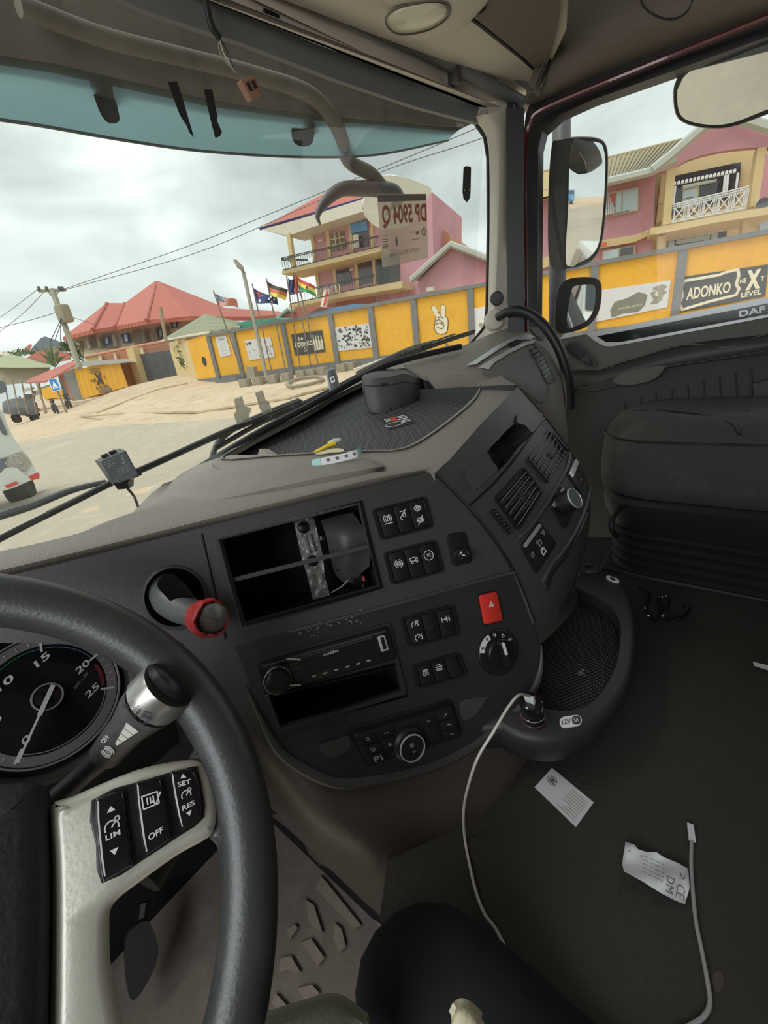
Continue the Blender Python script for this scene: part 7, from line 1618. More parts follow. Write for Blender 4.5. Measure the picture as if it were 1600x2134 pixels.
wires(['upper long overhead wire crossing the sky to the right pillar', 'lower long overhead wire crossing the sky just under its twin', 'overhead wire leaving the frame at the left from the pole middle', 'wire from the crossarm left end down to the left edge', 'wire from the pole to the red-roofed house eave', 'slack wire crossing before the pink house balcony', 'wire sagging from the crossarm to the left, lowest of its fan'],
      [[(135, 602, 26), (400, 510, 24), (700, 389, 20), (1000, 264, 18), (1200, 170, 17)], [(135, 604, 26), (400, 530, 25), (620, 438, 22), (800, 356, 20), (1010, 286, 18), (1220, 200, 17)], [(-60, 697, 26), (60, 668, 26), (120, 650, 25.5)], [(-40, 690, 34), (30, 640, 30), (82, 600, 26)], [(137, 657, 25), (190, 674, 32), (205, 682, 36)], [(1250, 452, 19), (1400, 420, 19), (1620, 372, 19)], [(-40, 720, 36), (40, 660, 30), (98, 602, 26)]], .018)
for k, (a, b) in enumerate((((128, 664), (103, 715)), ((130, 666), (115, 708)), ((126, 662), (126, 710)))):
    mb = MB(); tube(mb, [P(*a, 25), P(*b, 25)], .02, 5); part('stay_wire', mb, M['iron'], up_)
sl_ = thing('street_lamp', 'tall rusty street lamp with a flat head before the yellow wall', 'street lamp')
pole('shaft', (507, 567), (558, 797), 21.8, 21.4, .10, M['pole'], sl_)
mb = MB(); tube(mb, catmull([P(511, 580, 21.8), P(505, 565, 21.7), P(500, 556, 21.6)], 3), .06, 6); part('bracket', mb, M['pole'], sl_)
mb = MB(); tube(mb, [P(506, 563, 21.6), P(500, 556, 21.6), P(490, 543, 21.6)], [.10, .22, .14], 10, flat=.5); part('head', mb, M['concrete'], sl_)
pole('fence_pole', (335, 642), (345, 707), 29, 29, .10, M['wood'], None) if False else None
mb = MB(); tube(mb, [P(334, 641, 28), P(346, 712, 28)], .12, 8); solo('timber_post', mb, M['wood'], 'short timber post standing before the red-roofed house', 'post')
mb = MB(); tube(mb, [P(922, 658, 19.2), P(932, 724, 19.2)], .09, 8); o = solo('wall_pipe', mb, M['wgrey'], 'grey upright pipe standing against the yellow wall', 'pipe')
mb = MB(); tube(mb, [P(921.6, 656, 19.15), P(922, 660, 19.15)], .10, 8); part('pipe_cap', mb, M['white'], o)
for k, (u, v0, v1) in enumerate(((980, 557, 590), (1270, 0, 0))):
    if v0: mb = MB(); tube(mb, [P(u - 1, v0, 20.5), P(u + 2, v1, 20.5)], .03, 5); solo('antenna_rod', mb, M['iron'], 'thin rod rising over the wall before the small pink gable', 'rod')
mb = MB(); tube(mb, [P(1552, 558 - 92, 20), P(1424 + 2, 490, 20)], .01, 4)

# flagpoles with flags and their concrete blocks
def flag(parent, tl, tr, br, bl, z, cells, base):
    def S(s, t, k=0): 
        u = (1 - t) * ((1 - s) * tl[0] + s * tr[0]) + t * ((1 - s) * bl[0] + s * br[0]); v = (1 - t) * ((1 - s) * tl[1] + s * tr[1]) + t * ((1 - s) * bl[1] + s * br[1])
        v += 2.0 * math.sin(s * 5 + t * 1.2); return P(u, v, z + .18 * math.sin(s * 7 + t * 2) - k)
    mb = MB(); grid(mb, [[S(s, t) for s in np.linspace(0, 1, 16)] for t in np.linspace(0, 1, 6)]); grid(mb, [[S(s, t, -.01) for s in np.linspace(0, 1, 16)] for t in np.linspace(0, 1, 6)]); fl_ = part('flag', mb, base, parent, 80)
    for nm, mt, s0, s1, t0, t1 in cells:
        mb = MB(); grid(mb, [[S(s, t, .02) for s in np.linspace(s0, s1, max(2, int(16 * (s1 - s0)) + 1))] for t in (t0, (t0 + t1) / 2, t1)]); part(nm, mb, mt, fl_, 80)
    return fl_, S
def fpole(label, top, bot, z=21.2):
    t = thing('flagpole', label, 'flagpole'); pole('pole', top, bot, z, z, .034, M['rustpole'], t); return t
t = fpole('flagpole with the stars and stripes flag, furthest left', (444.5, 606), (507, 786))
stp = [('red_stripe', M['flagred'], 0 if i > 3 else .42, 1, i * 2 / 13, (i * 2 + 1) / 13) for i in range(7)]
f1, S1 = flag(t, (449, 612), (493, 626), (497, 642), (456, 634), 21.1, stp + [('canton', M['bluedk'], 0, .42, 0, 7 / 13)], M['creamh'])
mb = MB()
for i in range(5):
    for j in range(4): c = S1(.05 + .08 * i, .07 + .12 * j, .04); box(mb, c, R0v, ZZ, N0, .045, .045, .005)
o = part('stars', mb, M['white'], f1); o['kind'] = 'stuff'
t = fpole('flagpole with the dark blue flag with a union canton and stars', (525.5, 592), (567, 779))
f2, S2 = flag(t, (528, 600), (577, 622), (580, 636), (533, 630), 21.1, [('canton_cross', M['flagred'], 0, .42, .22, .3), ('canton_cross', M['flagred'], .17, .24, 0, .5)], M['bluedk'])
for (s, t_) in ((.2, .78), (.72, .2), (.62, .5), (.85, .45), (.72, .82)):
    mb = MB(); c = S2(s, t_, .04); lathe(mb, c, -N0, [(.09 if s < .3 else .06, 0), (.09 if s < .3 else .06, .01), (0, .01)], 7); part('star', mb, M['white'], f2)
t = fpole('flagpole with the black red and gold flag', (555, 581), (597, 781))
flag(t, (557, 586), (600, 606), (595, 628), (562, 614), 21.1, [('red_band', M['flagorange'], 0, 1, 1 / 3, 2 / 3), ('gold_band', M['flagyel'], 0, 1, 2 / 3, 1)], M['flagblk'])
t = fpole('flagpole with a drooping plain blue flag', (597, 575), (627, 776)); flag(t, (600, 579), (614, 584), (613, 614), (603, 612), 21.2, [], M['bluedk'])
t = fpole('flagpole with a narrow furled red flag', (611, 569), (650, 776)); flag(t, (610, 573), (617, 572), (623, 610), (615, 608), 21.1, [], M['flagred'])
t = fpole('flagpole with the red gold and green flag with a black star', (616, 570), (667, 776))
f6, S6 = flag(t, (616, 573), (656, 598), (660, 622), (625, 602), 21.0, [('gold_band', M['flagyel'], 0, 1, 1 / 3, 2 / 3), ('green_band', M['flaggrn'], 0, 1, 2 / 3, 1)], M['flagred'])
c = S6(.5, .5, .05); mb = MB(); st_ = [c + (R0v * math.cos(a) + ZZ * math.sin(a)) * (.13 if i % 2 == 0 else .05) for i, a in enumerate(np.linspace(math.pi / 2, math.pi * 2.5, 10, endpoint=False))]; mb.add(st_ + [c], [[i, (i + 1) % 10, 10] for i in range(10)]); part('black_star', mb, M['ink'], f6)
blk = [(510, 793, 'at the foot of the stars and stripes pole'), (538, 788, 'second from the left of the flagpole blocks'), (569, 787, 'under the dark blue union flag pole'), (598, 785, 'under the black red and gold flag pole'), (629, 779, 'under the plain blue flag pole'), (650, 779, 'under the furled red flag pole'), (671, 778, 'under the red gold and green flag pole'), (715, 776, 'behind the grey toll tag, left of its neighbour'), (733, 775, 'rightmost block behind the grey toll tag')]
for u, v, s in blk:
    bp_ = P(u, v, 21.0); bp_.z = max(bp_.z - .25, gz(bp_.x, bp_.y) + .17); mb = MB(); box(mb, bp_, (R0v + N0 * .1), ZZ, N0, .48, .46, .45, .04); solo('concrete_block', mb, M['concrete'], 'weathered concrete block ' + s, 'block', 'concrete blocks at the flagpoles')
mb = MB(); fpatch(mb, [(446, 792), (490, 786), (498, 800), (452, 805)], 19.2, .5); solo('grey_plinth', mb, M['wgrey'], 'low grey painted plinth before the wall near the guardhouse', 'plinth')
mb = MB(); tube(mb, catmull([GBV(u, v) + ZZ * .1 for u, v in ((598, 806), (615, 796), (650, 790), (668, 790), (672, 796), (650, 804), (610, 811))], 4), .075, 6, closed=True); solo('ring_kerb', mb, M['concrete'], 'rough concrete ring kerb on the dirt before the flagpoles', 'kerb')
mb = MB(); fpatch(mb, [(512, 764), (528, 765), (533, 795), (516, 796)], 19.3, .3); solo('broken_slab', mb, M['concrete'], 'upright broken slab leaning on the wall behind the blocks', 'slab')
mb = MB(); tube(mb, [P(737, 770, 19), P(812, 744, 19)], .05, 6); solo('white_pipe', mb, M['soffit'], 'pale sloping pipe at the wall foot behind the black case', 'pipe')
mb = MB(); fpatch(mb, [(786, 748), (806, 746), (796, 772), (776, 774)], 18.6, .1); solo('cardboard_sheet', mb, M['wood'], 'brown board leaning at the wall foot above the black case', 'board')

# posters and lettering on the wall
def poster(label, pts, mt, items, h=.06, name='poster'):
    t = thing(name, label, 'poster'); q = Q(*[FP(WD + .04)(u, v) for u, v in pts]); mb = MB(); ext(mb, q, rr(0, 0, q.w, q.h), 0, .03); b = part('sheet', mb, mt, t)
    for nm, m_, fn in items:
        mb = MB(); fn(mb, q); part(nm, mb, m_, b)
    return t, q
def blots(seed, n, s, reg=(0, 0, 1, 1)):
    def f(mb, q):
        random.seed(seed)
        for k in range(n):
            a = q.w * random.uniform(reg[0] + .04, reg[2] - .06); b = q.h * random.uniform(reg[1] + .06, reg[3] - .08); r = s * random.uniform(.5, 1.4); m = 7
            ext(mb, q, [(min(q.w, max(0, a + r * random.uniform(.5, 1.2) * math.cos(i * 6.283 / m))), min(q.h, max(0, b + r * random.uniform(.4, 1.1) * math.sin(i * 6.283 / m)))) for i in range(m)], .03, .034 + .001 * (k % 4))
    return f
poster('white poster with small printed lines left of the street lamp', [(449, 703), (471, 699), (482, 740), (460, 744)], M['paper'], [('heading', M['ink'], lambda mb, q: text(mb, q, 'ADONKO', q.w * .2, q.h * .1, q.w * .8, q.h * .2, .035)), ('print_lines', M['pole'], lambda mb, q: [ext(mb, q, rr(q.w * .25, q.h * k, q.w * .78, q.h * (k + .012)), .03, .034) for k in (.35, .45, .55, .66, .72, .86)])])
poster('white torn poster behind the street lamp pole', [(510, 710), (564, 702), (573, 744), (520, 751)], M['paper'], [('torn_print', M['pole'], blots(3, 16, .05)), ('torn_print', M['ink'], blots(41, 9, .05, (0, .03, .3, .35)))])
dk = mat('poster_black', (.07, .07, .065), .7)
def bottles(mb, q):
    for k in range(4):
        a = q.w * (.70 + .08 * k); w2 = q.w * .032
        ext(mb, q, [(a - w2 * .4, q.h * (.16 + .03 * k)), (a + w2 * .4, q.h * (.16 + .03 * k)), (a + w2 * .45, q.h * .38), (a + w2, q.h * .46), (a + w2, q.h * .88), (a - w2, q.h * .88), (a - w2, q.h * .46), (a - w2 * .45, q.h * .38)], .03, .037)
def heart(mb, q):
    pts = [(q.w * .33 + q.w * .035 * (16 * math.sin(t) ** 3) / 16, q.h * .27 - q.h * .09 * (13 * math.cos(t) - 5 * math.cos(2 * t) - 2 * math.cos(3 * t) - math.cos(4 * t)) / 16) for t in np.linspace(0, 2 * math.pi, 20, endpoint=False)]; ext(mb, q, pts, .03, .037)
poster('black poster with a white heart and four white bottles behind the flagpoles', [(607, 697), (671, 688), (678, 733), (615, 741)], dk, [('lettering', M['mural'], lambda mb, q: (text(mb, q, 'ADONKO', q.w * .06, q.h * .40, q.w * .66, q.h * .62, .037, .03), text(mb, q, 'I', q.w * .22, q.h * .16, q.w * .25, q.h * .34, .037, .03))), ('heart', M['white'], heart), ('bottles', M['mural'], bottles), ('small_print', M['mural'], blots(5, 5, .04, (.3, .62, .5, .95)))])
poster('torn black and white collage poster right of the flags', [(696, 683), (769, 674), (776, 724), (702, 732)], M['paper'], [('torn_print', dk, blots(8, 70, .07)), ('torn_print', M['paper'], blots(9, 30, .05)), ('torn_print', dk, blots(28, 30, .03)), ('grey_wash', M['pole'], blots(10, 12, .06, (.5, .4, 1, 1)))])
poster('white torn poster at the pillar edge of the windscreen', [(985, 643), (1060, 630), (1062, 690), (988, 702)], M['paper'], [('torn_print', M['pole'], blots(18, 8, .15))])
poster('torn white poster with grey patches left of the large dark sign', [(1241, 606), (1397, 584), (1390, 640), (1238, 672)], M['paper'], [('grey_patch', mat('poster_olive', (.22, .22, .18), .8), lambda mb, q: ext(mb, q, [(q.w * x, q.h * y) for x, y in ((.28, .45), (.45, .40), (.6, .25), (.72, .4), (.70, .75), (.62, .95), (.4, .9), (.25, .97), (.22, .7))], .03, .036)), ('print_line', M['mural'], lambda mb, q: text(mb, q, 'NATURAL FILINGS', q.w * .34, q.h * .68, q.w * .66, q.h * .75, .04)), ('torn_print', M['pole'], blots(12, 12, .14, (.75, .1, 1, .9)))])
def shield(mb, q):
    o = [(.03, .12), (.45, .10), (.52, .05), (.66, .02), (.68, .2), (.66, .45), (.70, .62), (.67, .78), (.35, .84), (.05, .93), (.0, .75), (.03, .55), (0, .3)]
    stroke(mb, q, [(q.w * x, q.h * y) for x, y in o], .09, .037, True)
qo = [(1422, 577), (1600, 551), (1594, 618), (1412, 652)]
poster('large dark sign with a white shield outline and big X on the yellow wall', qo, dk, [('lettering', M['mural'], lambda mb, q: text(mb, q, 'ADONKO', q.w * .08, q.h * .34, q.w * .60, q.h * .68, .037, .03)), ('shield_outline', M['mural'], shield), ('lettering', M['mural'], lambda mb, q: (text(mb, q, 'X', q.w * .77, q.h * .10, q.w * .93, q.h * .70, .038, .06), text(mb, q, 'NE', q.w * .70, q.h * .32, q.w * .77, q.h * .46, .037, .03), text(mb, q, 'T', q.w * .93, q.h * .34, q.w * .97, q.h * .48, .037, .03), text(mb, q, 'LEVEL', q.w * .73, q.h * .74, q.w * .95, q.h * .9, .037, .03)))])
# painted victory hand
hand_ = thing('hand_mural', 'painted cream hand making a victory sign on the yellow wall', 'mural')
fm_ = FP(WD + .04)
def mo(name, pts, mt, th, sm=4, parent=hand_):
    mb = MB(); patch(mb, px_smooth(pts, sm), [], PLN(N0 * (WD + .045 - th), -N0), .01 + th); return part(name, mb, mt, parent)
org = lambda pts: [(650 + x / 4, 560 + y / 4) for x, y in pts]
for nm, c in (('finger', [(998, 335), (1005, 312), (1022, 312), (1050, 355), (1072, 400), (1052, 412), (1030, 395)]), ('finger', [(1074, 330), (1080, 308), (1098, 304), (1109, 318), (1108, 400), (1078, 404)]), ('palm', [(1030, 420), (1052, 398), (1085, 396), (1115, 402), (1130, 430), (1128, 490), (1118, 530), (1085, 542), (1045, 536), (1024, 500), (1026, 460)])):
    cx_ = sum(p[0] for p in c) / len(c); cy_ = sum(p[1] for p in c) / len(c)
    mo(nm + '_outline', org([(cx_ + (x - cx_) * 1.10, cy_ + (y - cy_) * 1.06) for x, y in c]), M['ink'], .012)
    mo(nm, org(c), M['mural'], .02)
mb = MB()
for ln in ([(1052, 408), (1078, 402), (1090, 412)], [(1026, 440), (1055, 425), (1078, 440), (1100, 458)], [(1026, 470), (1050, 452), (1078, 458), (1098, 470), (1092, 490), (1075, 500), (1040, 485)], [(1060, 375), (1045, 360)]):
    p = catmull([PLN(N0 * (WD + .02), -N0)(650 + x / 4, 560 + y / 4) for x, y in ln], 4); tube(mb, p, .015, 4)
part('hand_lines', mb, M['ink'], hand_)

# three storey pink house
b3h = thing('three_storey_house', 'three storey pink house with balconies and a red sheet roof', 'house')
HD = 27
pp('front_wall', [(648, 455), (760, 425), (900, 400), (905, 640), (670, 690), (655, 560)], HD + 2, 7, M['pink'], b3h)
pp('right_wall', [(880, 450), (897, 462), (936, 488), (942, 520), (938, 640), (880, 650)], HD + 4, 5, M['salmon'], b3h)
pp('upper_slab', [(588, 562), (660, 545), (790, 514), (792, 524), (660, 556), (587, 572)], HD, 2.6, M['creamw'], b3h)
pp('lower_slab', [(602, 634), (700, 611), (837, 586), (838, 600), (700, 622), (603, 642)], HD, 2.6, M['creamw'], b3h)
pp('eave_soffit', [(545, 478), (604, 463), (752, 416), (790, 405), (790, 430), (646, 475), (600, 492)], HD + .3, 2.0, M['soffit'], b3h)
mb = MB(); A1, A2, A3, A4, A5, A6 = P(541, 476, 33), P(754, 413, 31.3), P(820, 398, 30.5), P(747, 379, 36), P(668, 407, 38), P(810, 385, 36)
vs = [A1, A2, A3, A6, A4, A5]; mb.add(vs + [p - ZZ * .15 for p in vs], [[0, 1, 4, 5], [1, 2, 3, 4], [6, 7, 10, 11], [7, 8, 9, 10], [0, 1, 7, 6], [1, 2, 8, 7], [5, 0, 6, 11]]); part('roof', mb, M['redroof'], b3h, 20)
mb = MB(); tube(mb, [P(541, 477, 32.9), P(754, 414.5, 31.2), P(820, 400, 30.4)], .08, 5); part('gutter', mb, M['bluedk'], b3h)
mb = MB(); vs = [P(893, 444, 30), P(955, 480, 31), P(930, 484, 33), P(893, 458, 33), P(890, 440, 34)]; mb.add(vs + [p - ZZ * .2 for p in vs], [[0, 1, 2, 3], [0, 1, 4], [5, 6, 7, 8], [0, 1, 6, 5], [1, 2, 7, 6]]); part('rear_roof', mb, M['soffit'], b3h)
for nm, pts in (('corner_column', [(596, 487), (603, 485), (613, 556), (606, 558)]), ('column', [(644, 472), (650, 470), (658, 548), (653, 549)]), ('column', [(676, 462), (683, 460), (690, 540), (684, 541)]), ('column', [(724, 452), (731, 450), (736, 528), (730, 530)]), ('column', [(770, 440), (775, 439), (778, 520), (773, 521)]), ('column', [(654, 558), (660, 556), (668, 620), (663, 621)]), ('column', [(692, 560), (698, 558), (704, 612), (698, 613)]), ('column', [(738, 548), (744, 546), (748, 600), (742, 602)]), ('column', [(775, 540), (780, 539), (783, 594), (778, 595)])):
    pp(nm, pts, HD + (.2 if nm == 'corner_column' else 1.85), .3, M['creamw'], b3h)
for pts in ([(687, 488), (716, 481), (721, 518), (691, 524)],):
    w = pp('window', pts, HD + 1.9, .15, mat('olive_window', (.20, .17, .08), .5), b3h)
    for a, b in (((697, 486), (701, 522)), ((706, 483), (711, 520)), ((688, 500), (719, 493)), ((690, 512), (720, 506))): pole('mullion', a, b, depth(FP(HD + 1.8)(*a)), depth(FP(HD + 1.8)(*b)), .04, M['wframe'], w)
w = pp('balcony_door', [(729, 468), (764, 459), (768, 512), (733, 520)], HD + 1.9, .15, M['windark'], b3h); pp('blue_blind', [(729, 468), (764, 459), (765, 480), (731, 487)], HD + 1.8, .1, M['blue'], b3h)
pp('hung_laundry', [(735, 490), (745, 488), (747, 515), (735, 518)], HD + 1.5, .1, M['soffit'], b3h)
for pts in ([(695, 566), (728, 558), (733, 590), (698, 598)], [(742, 545), (772, 538), (776, 588), (745, 594)], [(783, 540), (830, 530), (833, 584), (786, 592)]): pp('window', pts, HD + 1.9, .15, M['windark'], b3h)
mb = MB(); pp('ground_opening', [(700, 625), (780, 610), (782, 640), (702, 660)], HD + 1.9, .2, M['redroof2'], b3h)
def railing(parent, tl, tr, bl, br, z0, z1, n, mt, r=.02, name='railing', rail_r=.03):
    mb = MB(); L_ = lambda s, t: P((1 - t) * ((1 - s) * tl[0] + s * tr[0]) + t * ((1 - s) * bl[0] + s * br[0]), (1 - t) * ((1 - s) * tl[1] + s * tr[1]) + t * ((1 - s) * bl[1] + s * br[1]), (1 - s) * z0 + s * z1)
    for t in (0, .12, .97): tube(mb, [L_(0, t), L_(1, t)], rail_r, 5)
    for k in range(n + 1): tube(mb, [L_(k / n, .0), L_(k / n, 1)], r, 4)
    return part(name, mb, mt, parent)
z1 = depth(FP(HD)(590, 550)); z2 = depth(FP(HD)(788, 505))
railing(b3h, (586, 538), (788, 491), (590, 563), (790, 514), z1, z2, 46, M['iron'], .018)
railing(b3h, (586, 539), (640, 541), (590, 563), (650, 552), z1, z1 + 2, 10, M['iron'], .018)
railing(b3h, (602, 612), (780, 572), (605, 634), (782, 594), z1, z2, 34, M['iron'], .015)
railing(b3h, (660, 600), (706, 590), (662, 620), (708, 610), depth(FP(HD - .3)(660, 600)), depth(FP(HD - .3)(706, 590)), 6, M['rail'], .03)
for pts in ([(662, 500), (672, 498), (672, 502), (663, 504)], [(727, 561), (736, 559), (736, 563), (728, 565)]): pp('wall_lamp', pts, HD + 1.8, .1, M['soffit'], b3h)
mb = MB(); boxab(mb, P(682, 602, 27), P(674, 640, 27), .45, .1, N0); pcs = solo('sign_board', mb, M['soffit'], 'narrow leaning white sign board above the yellow wall', 'sign'); mb = MB(); boxab(mb, P(682.5, 604, 26.9), P(675.5, 636, 26.9), .15, .05, N0); part('red_print', mb, M['flagred'], pcs)
mb = MB(); fpatch(mb, [(640, 655), (700, 640), (735, 634), (770, 634), (765, 642), (690, 652), (650, 662)], 20.8, 2, ); solo('blue_canopy', mb, M['blue'], 'blue sheet canopy peeping over the yellow wall', 'canopy')
mb = MB(); fpatch(mb, [(478, 684), (500, 672), (530, 666), (570, 662), (590, 666), (590, 672), (540, 678)], 20.8, 2); solo('green_canopy', mb, M['teal_roof'], 'teal green sheet roof behind the wall beside the guardhouse', 'canopy')
lr = thing('low_roof', 'low rust red roof behind the wall below the balconies', 'roof'); mb = MB(); fpatch(mb, [(576, 662), (600, 645), (650, 638), (665, 640), (640, 656), (600, 668)], 23, 2); part('roof_sheet', mb, M['redroof2'], lr); mb = MB(); tube(mb, [FP(22.9)(576, 664), FP(22.9)(600, 644), FP(22.9)(612, 650)], .1, 5); part('verge_board', mb, M['fascia'], lr)

# small pink gabled house
sp_ = thing('pink_gable_house', 'small plain pink gabled house just behind the wall left of the pillar', 'house')
pp('gable_wall', [(870, 590), (939, 515), (1000, 540), (1060, 560), (1060, 610), (868, 640)], 23, 6, M['pink'], sp_)
mb = MB(); tube(mb, [FP(22.6)(856, 584), FP(22.6)(939, 509), FP(22.6)(1062, 556)], .16, 6, flat=1.0); part('verge_board', mb, M['fascia'], sp_)
mb = MB(); vs = [FP(22.6)(856, 582), FP(22.6)(939, 507), FP(22.6)(1070, 556)]; vb = [v + N0 * 6.5 for v in vs]; mb.add(vs + vb, [[0, 1, 4, 3], [1, 2, 5, 4]]); part('roof', mb, M['fascia'], sp_)
pp('beam', [(880, 612), (1010, 588), (1010, 594), (880, 620)], 22.8, .2, M['creamw'], sp_)
mb = MB(); pp('ac_unit', [(888, 600), (902, 597), (903, 606), (889, 608)], 22.4, .4, M['soffit'], sp_)

# large pink house at right
ph = thing('pink_balcony_house', 'large pink house with a cream balcony and arched gable at the right', 'house')
PD_ = 25; pz_ = lambda pts: [(1230 + x / 4.324, 250 + y / 4.324) for x, y in pts]
pp('main_wall', pz_([(-650, 640), (140, 600), (590, 480), (560, 1180), (-650, 1500)]), PD_ + 1, 8, M['pink'], ph)
pp('recess_wall', pz_([(600, 440), (850, 250), (1300, 120), (1800, 100), (1800, 1150), (540, 1250)]), PD_ + 2.6, 6, M['creamw'], ph)
arch = [(600, 470), (700, 400), (850, 200), (980, 80), (1060, 40), (1300, -30), (1420, 20), (1700, 130), (1700, 300), (1590, 240)] + [(1590, 245), (1450, 250), (1300, 262), (1150, 285), (1000, 320), (880, 360), (790, 410), (760, 440), (640, 470)]
pp('gable', pz_(arch), PD_ + .1, .3, M['pink'], ph)
mb = MB(); tube(mb, [FP(PD_ - .3)(*p) for p in pz_([(560, 450), (700, 340), (1010, 70), (1250, -80), (1390, 0), (1640, 75), (1800, 130)])], .20, 6); part('verge_board', mb, M['fascia'], ph)
mb = MB(); tube(mb, [FP(PD_ - .2)(*p) for p in pz_([(140, 560), (560, 462), (770, 350)])], .17, 6); part('gutter_board', mb, M['fascia'], ph)
mb = MB(); A = [FP(PD_ - .1)(*p) for p in pz_([(-650, 760), (120, 545), (560, 445)])]; B = [FP(PD_ + 4.5)(*p) for p in pz_([(-650, 520), (150, 350), (830, 182)])]; A9 = [A[0]] + [A[1].lerp(A[2], k / 15) for k in range(16)]; B9 = [B[0]] + [B[1].lerp(B[2], k / 15) for k in range(16)]; mid9 = [p.lerp(q, .5) for p, q in zip(A9, B9)]; grid(mb, [A9, mid9, B9]); grid(mb, [[p - ZZ * .1 for p in A9], [p - ZZ * .1 for p in B9]]); part('tile_roof', mb, M['tileroof'], ph)
mb = MB(); n = 15
Ls, Le = A[1], A[2]; Ms, Me = B[1], B[2]
mb = MB(); tube(mb, B, .10, 6); part('roof_ridge', mb, M['tileroof'], ph)
for k in range(n + 1):
    mb = MB(); tube(mb, [Ls.lerp(Le, k / n) + ZZ * .05, Ms.lerp(Me, k / n) + ZZ * .05], .045, 5); part('roof_batten', mb, M['pole'], ph)
for nm, pts in (('column', [(690, 440), (772, 430), (722, 935), (652, 945)]), ('column', [(1510, 250), (1592, 240), (1510, 770), (1430, 785)]), ('rear_column', [(640, 490), (690, 478), (650, 900), (590, 935)]), ('lower_column', [(615, 1050), (680, 1035), (670, 1160), (605, 1175)]), ('lower_column', [(1380, 880), (1450, 870), (1420, 1040), (1365, 1045)])): pp(nm, pz_(pts), PD_ + (0 if 'rear' not in nm else 1.8), .5, M['creamw'], ph)
pp('balcony_slab', pz_([(540, 975), (800, 925), (1700, 765), (1700, 835), (1100, 930), (700, 1010), (540, 1035)]), PD_ - .4, 2.6, M['creamw'], ph)
pp('floor_band', pz_([(-600, 1300), (60, 1090), (400, 1035), (540, 985), (545, 1030), (400, 1100), (60, 1160), (-600, 1400)]), PD_ + .7, .4, M['creamw'], ph)
w = pp('window', pz_([(142, 660), (440, 600), (432, 815), (138, 875)]), PD_ + .8, .3, M['wframe'], ph)
pp('pane', pz_([(238, 655), (282, 645), (275, 840), (232, 850)]), PD_ + .75, .1, M['wingrey'], w); pp('pane', pz_([(295, 640), (428, 612), (420, 808), (288, 836)]), PD_ + .75, .1, M['wingrey'], w)
pp('louvre', pz_([(150, 672), (228, 656), (222, 752), (145, 768)]), PD_ + .75, .1, M['redroof2'], w); pp('louvre', pz_([(147, 778), (220, 762), (214, 852), (142, 868)]), PD_ + .75, .1, M['windark'], w)
for k in range(5): pole('louvre_bar', *pz_([(150 + 16 * k, 670 - 3 * k), (143 + 16 * k, 866 - 3 * k)]), depth(FP(PD_ + .6)(1265, 420)), depth(FP(PD_ + .6)(1265, 445)), .025, M['rail'], w)
dd = pp('balcony_door', pz_([(752, 505), (1358, 378), (1330, 700), (735, 850)]), PD_ + 2.4, .2, M['windark'], ph)
pp('door_leaf', pz_([(835, 590), (1000, 555), (1140, 530), (1136, 560), (985, 590), (960, 800), (815, 830)]), PD_ + 2.3, .1, M['wframe'], dd); pp('door_pane', pz_([(838, 640), (968, 612), (955, 770), (822, 800)]), PD_ + 2.25, .1, M['wingrey'], dd); pp('transom', pz_([(838, 600), (1135, 530), (1133, 552), (838, 622)]), PD_ + 2.25, .1, M['wingrey'], dd)
bl = M['iron']
for k in range(16):
    p0 = pz_([(760 + 36 * k, 560 - 7.6 * k), (757 + 36 * k, 590 - 7.6 * k)]); z_ = depth(FP(PD_ + 2.1)(*p0[0])); pole('grille_bar', p0[0], p0[1], z_, z_, .055, M['rail'], dd, 4)
for a, b in (((765, 600), (745, 760)), ((1215, 500), (1200, 660)), ((1240, 495), (1225, 655)), ((1330, 480), (1310, 640))):
    p0 = pz_([a, b]); z_ = depth(FP(PD_ + 2.0)(*p0[0])); pole('grille_post', p0[0], p0[1], z_, z_, .045, M['rail'], dd, 4)
rl = thing('balcony_railing', 'white metal balcony railing with crossed panels on the pink house', 'railing')
A_0, A_1, B_0, B_1 = pz_([(742, 782), (1425, 620), (728, 925), (1392, 795)])
def RL(s, t): u = (1 - t) * ((1 - s) * A_0[0] + s * A_1[0]) + t * ((1 - s) * B_0[0] + s * B_1[0]); v = (1 - t) * ((1 - s) * A_0[1] + s * A_1[1]) + t * ((1 - s) * B_0[1] + s * B_1[1]); return FP(PD_ - .2)(u, v)
for t_, r in ((-.12, .03), (0, .03), (1, .03), (.14, .018), (.86, .018)): mb = MB(); tube(mb, [RL(0, t_), RL(1, t_)], r, 5); part('rail', mb, M['rail'], rl)
for k in range(5):
    s0 = .03 + .2 * k; s1 = s0 + .13
    for a, b in (((s0, .14), (s1, .86)), ((s1, .14), (s0, .86)), ((s0, 0), (s0, 1)), ((s1, 0), (s1, 1))): mb = MB(); tube(mb, [RL(*a), RL(*b)], .024, 4); part('crossed_bar', mb, M['rail'], rl)
    for j in range(1, 4):
        for t0, t1 in ((0, .14), (.86, 1)): mb = MB(); s = s0 + (s1 - s0) * j / 4; tube(mb, [RL(s, t0), RL(s, t1)], .018, 4); part('short_bar', mb, M['rail'], rl)
    for s in (s1 + .025, s1 + .05): mb = MB(); tube(mb, [RL(s, 0), RL(s, 1)], .018, 4); part('upright', mb, M['rail'], rl)
w = pp('lower_window', pz_([(110, 1180), (405, 1130), (400, 1210), (108, 1260)]), PD_ + .8, .2, M['wframe'], ph); pp('pane', pz_([(122, 1190), (250, 1168), (246, 1260), (118, 1262)]), PD_ + .75, .1, M['wingrey'], w); pp('pane', pz_([(265, 1160), (392, 1138), (388, 1205), (262, 1230)]), PD_ + .75, .1, M['windark'], w)
w = pp('lower_window', pz_([(700, 1095), (1230, 1000), (1225, 1060), (690, 1150)]), PD_ + 2.3, .2, M['windark'], ph)
